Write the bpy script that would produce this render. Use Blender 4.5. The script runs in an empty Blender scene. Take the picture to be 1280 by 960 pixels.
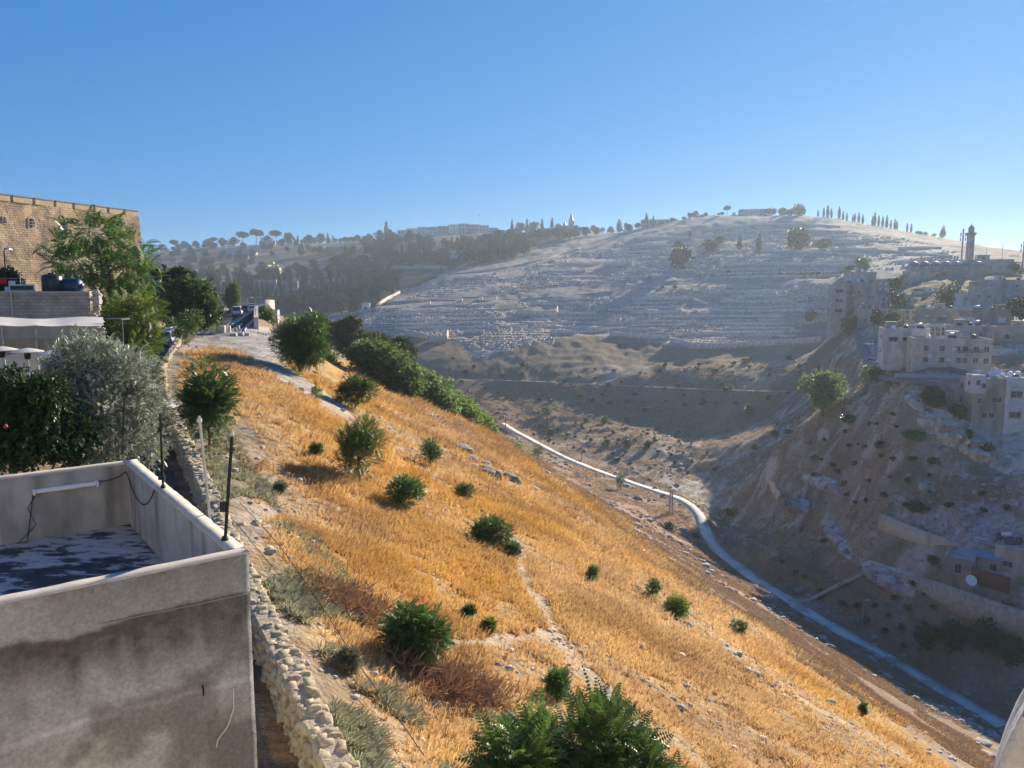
import bpy, bmesh, math, random
import numpy as np
from mathutils import Vector, Matrix
R = math.radians
C = bpy.context.scene.collection
SC = bpy.context.scene

# ------------------------------------------------------------------ camera
PITCH = R(7.0)
FPX = 960.0
cam_d = bpy.data.cameras.new('camera'); cam = bpy.data.objects.new('camera', cam_d); C.objects.link(cam)
cam.location = (0, 0, 0); cam.rotation_euler = (R(90) - PITCH, 0, 0)
cam_d.sensor_fit = 'HORIZONTAL'; cam_d.sensor_width = 36; cam_d.lens = 36 * FPX / 1280
cam_d.clip_start = 0.05; cam_d.clip_end = 20000
SC.camera = cam
# ------------------------------------------------------------------ light
SUN_AZ, SUN_EL = 34.0, 18.5       # azimuth to the right of straight ahead, elevation
world = bpy.data.worlds.new('World'); SC.world = world; world.use_nodes = True
wn = world.node_tree.nodes; wl = world.node_tree.links; wn.clear()
sky = wn.new('ShaderNodeTexSky'); sky.sky_type = 'NISHITA'; sky.sun_disc = False
sky.sun_elevation = R(SUN_EL); sky.sun_rotation = R(SUN_AZ)
sky.altitude = 700; sky.air_density = 1.0; sky.dust_density = 0.1; sky.ozone_density = 4.0
bg = wn.new('ShaderNodeBackground'); bg.inputs['Strength'].default_value = 0.049
wo = wn.new('ShaderNodeOutputWorld')
tint = wn.new('ShaderNodeVectorMath'); tint.operation = 'MULTIPLY'; tint.inputs[1].default_value = (.37, .79, 1.20)   # deep clear blue of this air
comp = wn.new('ShaderNodeVectorMath'); comp.operation = 'DIVIDE'; den = wn.new('ShaderNodeVectorMath'); den.operation = 'MULTIPLY_ADD'
den.inputs[1].default_value = (.30, .21, .13); den.inputs[2].default_value = (1.45, .67, .42)
wl.new(sky.outputs[0], tint.inputs[0]); wl.new(tint.outputs[0], den.inputs[0]); wl.new(tint.outputs[0], comp.inputs[0]); wl.new(den.outputs[0], comp.inputs[1]); wl.new(comp.outputs[0], bg.inputs[0]); wl.new(bg.outputs[0], wo.inputs[0])
sun_d = bpy.data.lights.new('sun', 'SUN'); sun = bpy.data.objects.new('sun', sun_d); C.objects.link(sun)
sun_d.energy = 3.7; sun_d.angle = R(0.5); sun_d.color = (1.0, 0.87, 0.70)
SUNDIR = Vector((math.sin(R(SUN_AZ)) * math.cos(R(SUN_EL)), math.cos(R(SUN_AZ)) * math.cos(R(SUN_EL)), math.sin(R(SUN_EL))))
sun.rotation_euler = SUNDIR.to_track_quat('Z', 'Y').to_euler(); sun.location = (60, 90, 60)
SC.view_settings.view_transform = 'Standard'; SC.view_settings.look = 'None'
SC.view_settings.gamma = 1; SC.view_settings.use_curve_mapping = False
SC.view_settings.exposure = 1.45
SC.cycles.use_denoising = True
SC.cycles.max_bounces = 6; SC.cycles.diffuse_bounces = 3; SC.cycles.glossy_bounces = 2
SC.cycles.transmission_bounces = 3; SC.cycles.transparent_max_bounces = 8; SC.cycles.volume_bounces = 1
SC.cycles.caustics_reflective = False; SC.cycles.caustics_refractive = False
HAZE_DENSITY = 0.00015

# ------------------------------------------------------------------ numbers: pixel (1280x960) <-> world
CP, SP = math.cos(PITCH), math.sin(PITCH)
def ray(px, py):
    u = (px - 640) / FPX; v = (480 - py) / FPX
    f = CP + v * SP; w = v * CP - SP
    return u / f, w / f                       # X/Y , z/Y
def at(px, py, Y):
    a, w = ray(px, py); return Vector((a * Y, Y, w * Y))
def project(X, Y, Z):
    # world -> pixel, vectorised
    f = Y * CP - Z * SP; up = Y * SP + Z * CP
    f = np.where(f > .1, f, .1)
    return 640 + FPX * X / f, 480 - FPX * up / f

# ------------------------------------------------------------------ noise
def _hash(ix, iy, seed):
    n = (ix.astype(np.int64) * 374761393 + iy.astype(np.int64) * 668265263 + seed * 1442695041) & 0x7fffffff
    n = ((n ^ (n >> 13)) * 1274126177) & 0x7fffffff
    n = ((n ^ (n >> 16)) * 1103515245) & 0x7fffffff
    return ((n >> 7) & 0xffff) / 65535.0
def vnoise(x, y, seed=0):
    x = np.asarray(x, float); y = np.asarray(y, float)
    x0 = np.floor(x); y0 = np.floor(y); fx = x - x0; fy = y - y0
    fx = fx * fx * (3 - 2 * fx); fy = fy * fy * (3 - 2 * fy)
    a = _hash(x0, y0, seed); b = _hash(x0 + 1, y0, seed); c = _hash(x0, y0 + 1, seed); d = _hash(x0 + 1, y0 + 1, seed)
    return (a * (1 - fx) + b * fx) * (1 - fy) + (c * (1 - fx) + d * fx) * fy * 1.0
def fbm(x, y, scale, octs=4, seed=0, gain=.5):
    s = 0; amp = 1; tot = 0
    for i in range(octs):
        s = s + amp * vnoise(x / scale + 17.3 * i, y / scale - 9.1 * i, seed + i); tot += amp
        amp *= gain; scale *= .5
    return s / tot
def sstep(a, b, x):
    t = np.clip((x - a) / (b - a), 0, 1); return t * t * (3 - 2 * t)

# ------------------------------------------------------------------ the lie of the land: surveyed points joined by a smooth sheet
CT = []
def cw(X, Y, z): CT.append((X, Y, z))
def cp(px, py, Y):
    p = at(px, py, Y); CT.append((p.x, p.y, p.z))
# west slope profile: s runs down the slope, t along the valley
def st(s, t): return (.957 * s - .29 * t, .29 * s + .957 * t)
PROF = [(-14, -7.2), (-6, -7.6), (0, -8.3), (8, -12.2), (16, -16.0), (25, -20.6), (33, -25.3), (44, -32.2), (58, -41), (74, -50.5), (90, -58.5), (101, -64.6)]
for t in (0, 9, 16, 24, 34, 46, 60, 76, 96, 120, 150):
    for s, z in PROF:
        X, Y = st(s, t)
        if Y < 3: continue
        if s < 1 and t > 15: continue
        if t > 110 and s < 30: continue
        dz = 0
        if t > 40 and s < 34: dz = (t - 40) * .012
        if s > 95: dz = -1.6 if t < 80 else (0)
        cw(X, Y, z + dz)
for p in [(-4, 10.5, -8.7), (-5.0, 16, -8.4), (-8.5, 24, -8.0), (-13.3, 33, -7.6), (-21.5, 49, -7.0), (-29.5, 70, -6.0), (-36, 84, -5.8), (-10, 5, -9.6), (-16, 22, -8.6),
          (-25, 40, -7.8), (-40, 60, -6.5), (-60, 60, -5), (-45, 90, -5.6), (-70, 110, -4.8), (-30, 20, -8.5), (-14, 42, -7.5), (-21, 60, -7.2), (-27, 78, -6.8), (-9, 30, -9), (-3, 18, -9.8), (-6, 30, -10.2), (-4, 40, -12.2), (-10, 55, -10.8), (-16, 70, -9.8), (-20, 88, -9.6)]: cw(*p)
cp(250, 424, 96); cp(330, 426, 100); cp(300, 412, 120); cp(340, 420, 112); cp(262, 408, 130); cp(318, 398, 150); cp(285, 389, 178); cp(320, 389, 185); cp(345, 405, 150)
cp(400, 452, 100); cp(440, 470, 110); cp(180, 395, 160); cp(100, 392, 140); cp(60, 392, 110); cp(0, 392, 90)
cw(-75, 230, -9); cw(-120, 240, -8); cw(-60, 205, -7.5); cw(-40, 175, -15); cw(-20, 165, -24); cw(-5, 165, -32); cw(-70, 300, -24); cw(-30, 250, -41); cw(0, 230, -49); cw(-130, 330, -22); cw(-180, 300, -8)
cw(-60, 400, -44); cw(-30, 320, -56); cw(-10, 290, -58); cw(-100, 480, -42); cw(-150, 420, -32); cw(-200, 520, -34); cw(-20, 390, -62); cw(30, 250, -63.5); cw(20, 215, -57); cw(30, 180, -54)
# valley path
PATH = [(628, 529, 366), (640, 537, 346), (660, 548, 328), (700, 569, 299), (740, 586, 276), (780, 600, 261), (815, 612, 246), (850, 624, 232), (872, 641, 220), (880, 660, 207), (893, 683, 193), (920, 706, 181), (960, 734, 166), (1000, 759, 154), (1050, 789, 144), (1100, 817, 135), (1150, 845, 128), (1200, 874, 121), (1256, 907, 113.5)]
for p in PATH[::2]: cp(*p)
# channel bank and mound across the path
for p in [(680, 548, 345), (760, 578, 290), (840, 600, 262), (900, 650, 228), (690, 520, 375), (720, 513, 385), (800, 518, 372), (870, 528, 350), (800, 545, 322), (720, 535, 352), (860, 560, 300), (900, 600, 262), (940, 640, 217), (930, 600, 243), (950, 680, 186), (1000, 700, 170), (800, 572, 292), (850, 590, 276),
          # far slope below the cemetery
          (560, 505, 400), (620, 506, 396), (530, 480, 440), (540, 462, 455), (560, 473, 436), (700, 478, 420), (800, 483, 395), (900, 487, 360), (990, 489, 325), (650, 500, 408), (800, 506, 385), (900, 520, 345), (640, 450, 460), (540, 432, 498), (700, 425, 500), (850, 433, 462), (960, 430, 430), (1060, 424, 385), (800, 455, 440), (950, 455, 395), (980, 522, 288), (930, 560, 275), (960, 542, 272),
          # cemetery
          (465, 384, 640), (500, 410, 540), (420, 396, 640), (560, 400, 570), (560, 376, 640), (640, 376, 632), (700, 400, 570), (760, 366, 640), (850, 396, 540), (850, 354, 640), (950, 350, 610), (1020, 400, 430), (1020, 345, 560), (1000, 375, 480), (960, 400, 500),
          (540, 345, 820), (640, 325, 880), (700, 320, 880), (700, 300, 1040), (800, 320, 800), (800, 290, 980), (850, 335, 700), (900, 310, 780), (950, 320, 710), (1000, 310, 720), (960, 290, 850), (1050, 310, 680), (1100, 320, 600), (1100, 300, 690),
          (620, 297, 1180), (714, 290, 1180), (760, 293, 1120), (820, 283, 1060), (870, 272, 1010), (960, 270, 940), (1000, 272, 900), (1060, 283, 820), (1110, 296, 740), (1150, 305, 680), (1195, 318, 560),
          # wooded hill to the left
          (430, 393, 660), (330, 388, 700), (250, 388, 700), (380, 370, 800), (300, 365, 850), (500, 360, 800), (470, 345, 930), (350, 345, 1050), (250, 345, 1100), (560, 330, 1000), (420, 325, 1250), (300, 325, 1350), (200, 330, 1350), (150, 330, 1400), (192, 316, 1550), (260, 309, 1600), (340, 306, 1650), (420, 304, 1600), (480, 299, 1420), (540, 294, 1350), (590, 292, 1280), (500, 310, 1180), (600, 312, 1040), (60, 322, 1500), (0, 330, 1400),
          # village side
          (1060, 481, 255), (1025, 512, 218), (1050, 500, 232), (1000, 540, 229), (962, 574, 220), (985, 588, 208), (1100, 470, 215), (1145, 468, 190), (1235, 466, 190), (1200, 476, 176), (1130, 490, 180), (1100, 540, 180), (1050, 560, 197), (1100, 590, 170), (1005, 606, 200), (975, 603, 207), (983, 642, 197), (1000, 622, 196), (1028, 642, 184), (1060, 672, 168), (1020, 692, 171), (1045, 712, 161), (1150, 520, 171), (1160, 560, 164), (1200, 567, 160), (1280, 600, 150), (1150, 612, 158), (1250, 635, 147), (1280, 660, 140), (1100, 640, 158), (1210, 685, 141), (1090, 680, 155), (1160, 700, 144), (1085, 712, 152), (1030, 745, 152), (1180, 745, 134), (1100, 750, 145), (1280, 780, 125), (1060, 772, 147), (1200, 800, 127), (1130, 800, 136), (1270, 850, 118), (1200, 850, 122.5),
          (1280, 720, 133), (1250, 700, 137), (1260, 560, 166), (1210, 520, 174), (1280, 500, 175), (1190, 505, 176),
          (1060, 400, 330), (1060, 430, 290), (1100, 440, 250), (1090, 380, 370), (1040, 420, 350), (1150, 400, 290), (1180, 400, 270), (1260, 400, 250), (1260, 440, 205), (1150, 350, 400), (1210, 345, 390), (1280, 345, 370), (1280, 375, 300), (1180, 440, 215), (1110, 350, 450), (1290, 420, 225)]: cp(*p)
# beyond the ridges the land falls; beyond the frame it carries on
for p in [(-900, 2100, 30), (-300, 2200, 40), (300, 1800, 30), (0, 1900, 45), (500, 1400, 20), (700, 1100, 10), (900, 900, 0), (600, 600, 10), (450, 450, 8), (350, 330, 8), (260, 220, 2), (230, 160, -8), (200, 110, -18), (150, 70, -36), (110, 60, -60), (85, 80, -68.5), (95, 60, -69), (60, 30, -45), (40, 5, -28), (70, 5, -48),
          (-1600, 1500, 60), (-700, 900, 30), (-500, 500, 5), (-300, 250, -2), (-200, 150, -3), (-120, 60, -3), (-100, 20, -4), (-3000, 3000, 20), (0, 5000, -80), (3000, 3000, -20), (2500, 900, -20), (-4000, 1500, 0), (4000, 4500, -60), (-3000, 5000, -60), (400, 80, 10), (900, 300, 20), (3500, 100, 0), (-3500, 100, 0)]: cw(*p)
CT = np.array(CT, float)
def _uv(X, Y):
    r = np.hypot(X, Y); return np.arctan2(X, Y) * 1.6, np.log(np.maximum(r, 2.0))
def _phi(d2): return .5 * d2 * np.log(d2 + 1e-12)
_cu, _cv = _uv(CT[:, 0], CT[:, 1])
_n = len(CT)
_K = _phi((_cu[:, None] - _cu[None]) ** 2 + (_cv[:, None] - _cv[None]) ** 2) + np.eye(_n) * 6e-4
_P = np.stack([np.ones(_n), _cu, _cv], 1)
_A = np.zeros((_n + 3, _n + 3)); _A[:_n, :_n] = _K; _A[:_n, _n:] = _P; _A[_n:, :_n] = _P.T
_r = np.hypot(CT[:, 0], CT[:, 1])
_w = np.linalg.solve(_A, np.concatenate([CT[:, 2] / _r, np.zeros(3)]))
def tps(X, Y):
    X = np.asarray(X, float); Y = np.asarray(Y, float); sh = X.shape
    X = X.ravel(); Y = Y.ravel(); out = np.empty(X.shape)
    u, v = _uv(X, Y); r = np.maximum(np.hypot(X, Y), 2.0)
    for i in range(0, len(X), 20000):
        a = u[i:i + 20000]; b = v[i:i + 20000]
        out[i:i + 20000] = _phi((a[:, None] - _cu) ** 2 + (b[:, None] - _cv) ** 2) @ _w[:_n] + _w[_n] + _w[_n + 1] * a + _w[_n + 2] * b
    return (out * r).reshape(sh)
# the alley wall: a polyline, top heights
WALL = np.array([(-.2, 7.0, -8.3), (-3.3, 12.9, -8.0), (-6.5, 18.8, -7.8), (-14, 33, -7.15), (-22.5, 49, -6.5), (-28, 61, -6.0), (-32, 72, -5.6), (-36.5, 84, -5.2)])
def wall_coords(X, Y):
    # signed distance to the wall line (positive on the slope side) and its height there
    best = np.full(np.shape(X), 1e9); sd = np.zeros(np.shape(X)); zz = np.zeros(np.shape(X)); tt = np.zeros(np.shape(X))
    L = 0
    for a, b in zip(WALL[:-1], WALL[1:]):
        d = b[:2] - a[:2]; l = np.hypot(*d); d = d / l
        t = np.clip((X - a[0]) * d[0] + (Y - a[1]) * d[1], 0, l)
        qx = X - a[0] - t * d[0]; qy = Y - a[1] - t * d[1]; dist = np.hypot(qx, qy)
        s = np.sign(qx * d[1] - qy * d[0]) * dist
        m = dist < best
        best = np.where(m, dist, best); sd = np.where(m, s, sd); zz = np.where(m, a[2] + (b[2] - a[2]) * t / l, zz); tt = np.where(m, L + t, tt)
        L += l
    return sd, zz, tt
def H(X, Y):
    X = np.asarray(X, float); Y = np.asarray(Y, float)
    z = tps(X, Y); r = np.hypot(X, Y)
    # roughness
    amp = np.clip(r * .006, .10, 2.0)
    dpath, _z = poly_near(X, Y, PATH3); kp = sstep(3, 26, dpath); east = sstep(-4, 10, .957 * X + .29 * Y - 112) * sstep(4, 22, dpath)
    z = z + (fbm(X, Y, 9, 5, 3) - .5) * .9 * sstep(10, 40, r) * (.15 + .85 * kp) + (fbm(X, Y, 2.2, 3, 9) - .5) * .35
    rg = 1 - np.abs(fbm(X, Y, 13, 5, 37) * 2 - 1) * 2.2
    z = z + rg * .9 * sstep(95, 150, r) * sstep(0, 40, X + 40) * east
    z = z + (fbm(X, Y, 38, 5, 31) - .5) * 4.2 * sstep(230, 480, r)
    # alley and garden level to the left of the wall
    sd, zw, tt = wall_coords(X, Y)
    near = (Y < 96) & (Y > -5)
    alley = zw - 1.05
    k = (1 - sstep(76, 92, Y)) * sstep(0.25, -.05, sd)
    garden = alley - .3 * sstep(-3, -6, sd)
    z = np.where(near & (sd < .3), z * (1 - k) + garden * k, z)
    g = np.exp(-np.clip(sd, 0, 9) / 1.4) * (1 - sstep(70, 84, Y)) * sstep(5, 9, Y)       # soil banked up to the wall top
    z = np.where(near & (sd >= .0), z * (1 - g) + (zw - .22) * g, z)
    # a low pad on the channel side etc: road surfaces are levelled
    for pts, hw, fall in FLAT:
        dd, zr = poly_near(X, Y, pts)
        k = 1 - sstep(hw, hw + fall, dd)
        z = z * (1 - k) + (zr - .06) * k
        if pts is PATH3: z = np.where((dd < 16) & (.957 * X + .29 * Y < 109), np.minimum(z, zr - .06 + np.clip(dd - 2.0, 0, 20) * .30), z)
    return z
def poly_near(X, Y, pts):
    best = np.full(np.shape(X), 1e9); zz = np.zeros(np.shape(X))
    for a, b in zip(pts[:-1], pts[1:]):
        d = b[:2] - a[:2]; l = max(np.hypot(*d), 1e-6); d = d / l
        t = np.clip((X - a[0]) * d[0] + (Y - a[1]) * d[1], 0, l)
        dist = np.hypot(X - a[0] - t * d[0], Y - a[1] - t * d[1]); m = dist < best
        best = np.where(m, dist, best); zz = np.where(m, a[2] + (b[2] - a[2]) * t / l, zz)
    return best, zz
def smooth_line(pts, n=8):
    # Catmull-Rom through points
    p = np.array(pts, float); p = np.vstack([2 * p[0] - p[1], p, 2 * p[-1] - p[-2]]); out = []
    for i in range(1, len(p) - 2):
        for t in np.linspace(0, 1, n, endpoint=False):
            a, b, c, d = p[i - 1], p[i], p[i + 1], p[i + 2]
            out.append(.5 * ((2 * b) + (-a + c) * t + (2 * a - 5 * b + 4 * c - d) * t * t + (-a + 3 * b - 3 * c + d) * t ** 3))
    out.append(p[-2]); return np.array(out)
PATH3 = smooth_line([tuple(at(*p)) for p in PATH], 4)
ROAD = np.array([tuple(at(*p)) for p in [(225, 452, 62), (262, 415, 112), (285, 400, 140), (302, 390, 172), (305, 386.5, 196), (270, 384, 225)]])
ROAD[0, 2] = -5.9
ROAD3 = smooth_line(ROAD, 5)
TRACK3 = smooth_line([tuple(at(*p)) for p in [(540, 473, 442), (620, 475, 432), (700, 478, 420), (800, 483, 395), (900, 487, 360), (990, 489, 325), (1060, 482, 258)]], 4)
CEMROAD = smooth_line([tuple(at(*p)) for p in [(462, 386, 640), (520, 380, 642), (560, 376, 642), (640, 374, 640), (700, 370, 640), (760, 364, 642), (850, 356, 640), (930, 352, 620), (1000, 350, 580), (1040, 352, 540)]], 4)
FLAT = [(PATH3, 2.1, 2.0), (TRACK3, 1.3, 2.5), (CEMROAD, 3.0, 5.0)]
FLAT.append((ROAD3[5:], 5.0, 3.0))
_HR = np.exp(np.linspace(math.log(6), math.log(2600), 1500))
def hit(px, py, rmin=6, rmax=2600):
    # where the ray through a pixel first meets the ground
    a, w = ray(px, py); n = math.hypot(1, a)
    Y = _HR[(_HR > rmin) & (_HR < rmax)] / n; X = a * Y; Z = w * Y
    g = Z - H(X, Y); i = np.where(g <= 0)[0]
    if len(i) == 0: return None
    i = i[0]
    if i == 0: return Vector((X[0], Y[0], Z[0]))
    t = g[i - 1] / (g[i - 1] - g[i]); y = Y[i - 1] + t * (Y[i] - Y[i - 1])
    return Vector((a * y, y, w * y))
def hz(x, y): return float(H(np.array([x]), np.array([y]))[0])
# ------------------------------------------------------------------ materials
MATS = {}
def newmat(name):
    m = bpy.data.materials.new(name); m.use_nodes = True; nt = m.node_tree
    b = nt.nodes['Principled BSDF']; b.inputs['Specular IOR Level'].default_value = .25
    return m, nt, b
def mat(name, col, rough=.85, var=.18, scale=2.0, bump=.0, bscale=20.0, metal=0.0, attr=None, spec=.25, stain=None):
    """plain surface with two scales of real colour variation and a little relief"""
    if name in MATS: return MATS[name]
    m, nt, b = newmat(name); N = nt.nodes; L = nt.links
    b.inputs['Roughness'].default_value = rough; b.inputs['Metallic'].default_value = metal
    b.inputs['Specular IOR Level'].default_value = spec
    tc = N.new('ShaderNodeNewGeometry')
    n1 = N.new('ShaderNodeTexNoise'); n1.inputs['Scale'].default_value = scale; n1.inputs['Detail'].default_value = 6; n1.inputs['Roughness'].default_value = .65
    L.new(tc.outputs['Position'], n1.inputs['Vector'])
    mr = N.new('ShaderNodeMapRange'); mr.inputs[1].default_value = .3; mr.inputs[2].default_value = .7
    mr.inputs[3].default_value = 1 - var; mr.inputs[4].default_value = 1 + var
    L.new(n1.outputs[0], mr.inputs[0])
    mx = N.new('ShaderNodeVectorMath'); mx.operation = 'SCALE'; L.new(mr.outputs[0], mx.inputs['Scale'])
    if attr:
        a = N.new('ShaderNodeAttribute'); a.attribute_name = attr; L.new(a.outputs['Color'], mx.inputs[0])
    else:
        mx.inputs[0].default_value = col[:3]
    src = mx.outputs[0]
    if stain:
        n3 = N.new('ShaderNodeTexNoise'); n3.inputs['Scale'].default_value = stain[1]; n3.inputs['Detail'].default_value = 5
        mp = N.new('ShaderNodeMapping'); mp.inputs['Scale'].default_value = (1, 1, stain[2] if len(stain) > 2 else .3)
        L.new(tc.outputs['Position'], mp.inputs[0]); L.new(mp.outputs[0], n3.inputs['Vector'])
        rr = N.new('ShaderNodeMapRange'); rr.inputs[1].default_value = .5; rr.inputs[2].default_value = .68
        L.new(n3.outputs[0], rr.inputs[0])
        mm = N.new('ShaderNodeMix'); mm.data_type = 'RGBA'; L.new(rr.outputs[0], mm.inputs[0]); L.new(src, mm.inputs[6]); mm.inputs[7].default_value = (*stain[0], 1)
        src = mm.outputs[2]
    L.new(src, b.inputs['Base Color'])
    if bump > 0:
        n2 = N.new('ShaderNodeTexNoise'); n2.inputs['Scale'].default_value = bscale; n2.inputs['Detail'].default_value = 5
        L.new(tc.outputs['Position'], n2.inputs['Vector'])
        bp = N.new('ShaderNodeBump'); bp.inputs['Distance'].default_value = bump; L.new(n2.outputs[0], bp.inputs['Height']); L.new(bp.outputs[0], b.inputs['Normal'])
    MATS[name] = m; return m
def leafmat(name, col, col2, trans=.35, rough=.55, spec=.3):
    """leaf: colour varies leaf by leaf, some light comes through"""
    if name in MATS: return MATS[name]
    m, nt, b = newmat(name); N = nt.nodes; L = nt.links
    g = N.new('ShaderNodeNewGeometry'); oi = N.new('ShaderNodeObjectInfo')
    mx = N.new('ShaderNodeMix'); mx.data_type = 'RGBA'; L.new(g.outputs['Random Per Island'], mx.inputs[0])
    mx.inputs[6].default_value = (*col, 1); mx.inputs[7].default_value = (*col2, 1)
    hs = N.new('ShaderNodeHueSaturation'); L.new(mx.outputs[2], hs.inputs['Color'])
    mr = N.new('ShaderNodeMapRange'); mr.inputs[3].default_value = .75; mr.inputs[4].default_value = 1.25; L.new(oi.outputs['Random'], mr.inputs[0]); L.new(mr.outputs[0], hs.inputs['Value'])
    L.new(hs.outputs[0], b.inputs['Base Color']); b.inputs['Roughness'].default_value = rough; b.inputs['Specular IOR Level'].default_value = spec
    tr = N.new('ShaderNodeBsdfTranslucent'); L.new(hs.outputs[0], tr.inputs[0])
    ms = N.new('ShaderNodeMixShader'); ms.inputs[0].default_value = trans; L.new(b.outputs[0], ms.inputs[1]); L.new(tr.outputs[0], ms.inputs[2])
    L.new(ms.outputs[0], nt.nodes['Material Output'].inputs[0])
    MATS[name] = m; return m

# ------------------------------------------------------------------ mesh helpers
class MB:
    def __init__(s): s.v = []; s.f = []; s.mi = []; s.n = 0
    def add(s, vs, fs, mi=0):
        s.v.extend([tuple(p) for p in vs]); s.f.extend([tuple(i + s.n for i in f) for f in fs]); s.mi.extend([mi] * len(fs)); s.n += len(vs)
    def box(s, c, d, rz=0, mi=0, ax=None, top=1.0):
        """box centred at c, full size d, turned rz about z"""
        hx, hy, hz_ = d[0] / 2, d[1] / 2, d[2] / 2; cr, sr = math.cos(rz), math.sin(rz); vs = []
        for z, k in ((-hz_, 1), (hz_, top)):
            for x, y in ((-hx, -hy), (hx, -hy), (hx, hy), (-hx, hy)):
                x *= k; y *= k; vs.append((c[0] + x * cr - y * sr, c[1] + x * sr + y * cr, c[2] + z))
        s.add(vs, [(3, 2, 1, 0), (4, 5, 6, 7), (0, 1, 5, 4), (1, 2, 6, 5), (2, 3, 7, 6), (3, 0, 4, 7)], mi)
    def tube(s, pts, rad, n=6, mi=0, cap=True):
        pts = [Vector(p) for p in pts]
        if not hasattr(rad, '__len__'): rad = [rad] * len(pts)
        vs = []; u = None
        for i, p in enumerate(pts):
            t = (pts[min(i + 1, len(pts) - 1)] - pts[max(i - 1, 0)]); t.normalize()
            if u is None: u = t.cross(Vector((0, 0, 1)) if abs(t.z) < .9 else Vector((1, 0, 0))).normalized()
            else:
                u = (u - t * u.dot(t)); u = u.normalized() if u.length > 1e-6 else t.orthogonal().normalized()
            w = t.cross(u)
            for k in range(n):
                a = 2 * math.pi * k / n; vs.append(p + (u * math.cos(a) + w * math.sin(a)) * rad[i])
        fs = [(i * n + k, i * n + (k + 1) % n, (i + 1) * n + (k + 1) % n, (i + 1) * n + k) for i in range(len(pts) - 1) for k in range(n)]
        if cap: fs += [tuple(range(n - 1, -1, -1)), tuple((len(pts) - 1) * n + k for k in range(n))]
        s.add(vs, fs, mi)
    def lathe(s, c, prof, n=16, mi=0):
        vs = []; m = len(prof)
        for r, z in prof:
            for k in range(n):
                a = 2 * math.pi * k / n; vs.append((c[0] + r * math.cos(a), c[1] + r * math.sin(a), c[2] + z))
        fs = [(i * n + k, i * n + (k + 1) % n, (i + 1) * n + (k + 1) % n, (i + 1) * n + k) for i in range(m - 1) for k in range(n)]
        fs += [tuple(range(n - 1, -1, -1)), tuple((m - 1) * n + k for k in range(n))]
        s.add(vs, fs, mi)
    def prism(s, poly, z0, z1, mi=0):
        n = len(poly); ar = sum(poly[i][0] * poly[(i + 1) % n][1] - poly[(i + 1) % n][0] * poly[i][1] for i in range(n))
        if ar < 0: poly = poly[::-1]
        vs = [(x, y, z0) for x, y in poly] + [(x, y, z1) for x, y in poly]
        s.add(vs, [tuple(range(n - 1, -1, -1)), tuple(range(n, 2 * n))] + [(i, (i + 1) % n, n + (i + 1) % n, n + i) for i in range(n)], mi)
    def build(s, name, mats, parent=None, smooth=False, loc=None):
        me = bpy.data.meshes.new(name); me.from_pydata(s.v, [], s.f); 
        if not isinstance(mats, (list, tuple)): mats = [mats]
        for m in mats: me.materials.append(m)
        if len(mats) > 1: me.polygons.foreach_set('material_index', s.mi)
        if smooth: me.polygons.foreach_set('use_smooth', [True] * len(s.f))
        me.update(); o = bpy.data.objects.new(name, me); C.objects.link(o)
        if parent: o.parent = parent
        if loc is not None: o.location = loc
        return o
def npmesh(name, V, F, mats, parent=None, smooth=False, mi=None, loc=None):
    """V (n,3), F (m,k) with k = 3 or 4"""
    V = np.asarray(V, np.float32); F = np.asarray(F, np.int32); k = F.shape[1]
    me = bpy.data.meshes.new(name); me.vertices.add(len(V)); me.vertices.foreach_set('co', V.ravel())
    me.loops.add(F.size); me.loops.foreach_set('vertex_index', F.ravel())
    me.polygons.add(len(F)); me.polygons.foreach_set('loop_start', np.arange(0, F.size, k, dtype=np.int32))
    try: me.polygons.foreach_set('loop_total', np.full(len(F), k, np.int32))
    except Exception: pass
    if not isinstance(mats, (list, tuple)): mats = [mats]
    for m in mats: me.materials.append(m)
    if mi is not None: me.polygons.foreach_set('material_index', np.asarray(mi, np.int32))
    if smooth: me.polygons.foreach_set('use_smooth', np.ones(len(F), bool))
    me.update(calc_edges=True)
    o = bpy.data.objects.new(name, me); C.objects.link(o)
    if parent: o.parent = parent
    if loc is not None: o.location = loc
    return o
def colattr(me, cols, name='Col'):
    a = me.color_attributes.new(name, 'FLOAT_COLOR', 'POINT'); c = np.ones((len(cols), 4), np.float32); c[:, :3] = cols
    a.data.foreach_set('color', c.ravel())
def tag(o, label=None, cat=None, group=None, kind=None):
    if label: o['label'] = label
    if cat: o['category'] = cat
    if group: o['group'] = group
    if kind: o['kind'] = kind
    return o
def thing(name, label, cat, loc=(0, 0, 0), rz=0, group=None):
    o = bpy.data.objects.new(name, None); C.objects.link(o); o.location = loc; o.rotation_euler = (0, 0, rz); o.empty_display_size = .2
    return tag(o, label, cat, group)
KIDS = {}
def copy_tree(o, parent=None):
    c = o.copy(); C.objects.link(c)
    if parent: c.parent = parent
    for ch in o.children: copy_tree(ch, c)
    return c
def dup(o, loc, rz=None, label=None, group=None, scale=None):
    c = copy_tree(o); c.location = loc
    if rz is not None: c.rotation_euler = (0, 0, rz)
    if label: c['label'] = label
    if group: c['group'] = group
    if scale is not None: c.scale = scale if hasattr(scale, '__len__') else (scale,) * 3
    return c
TRAILS = [np.array([tuple(hit(*p)) for p in L_]) for L_ in ([(555, 806), (620, 803), (660, 797), (705, 795)], [(690, 790), (740, 850), (800, 900), (870, 950), (900, 975)], [(345, 448), (400, 495), (455, 540), (500, 575)], [(640, 672), (655, 720), (690, 780), (705, 800)], [(870, 775), (930, 825), (1000, 872), (1060, 905), (1130, 945)], [(500, 560), (560, 610), (600, 640), (640, 672)])]
rnd = random.Random(7); rng = np.random.default_rng(11)

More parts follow.
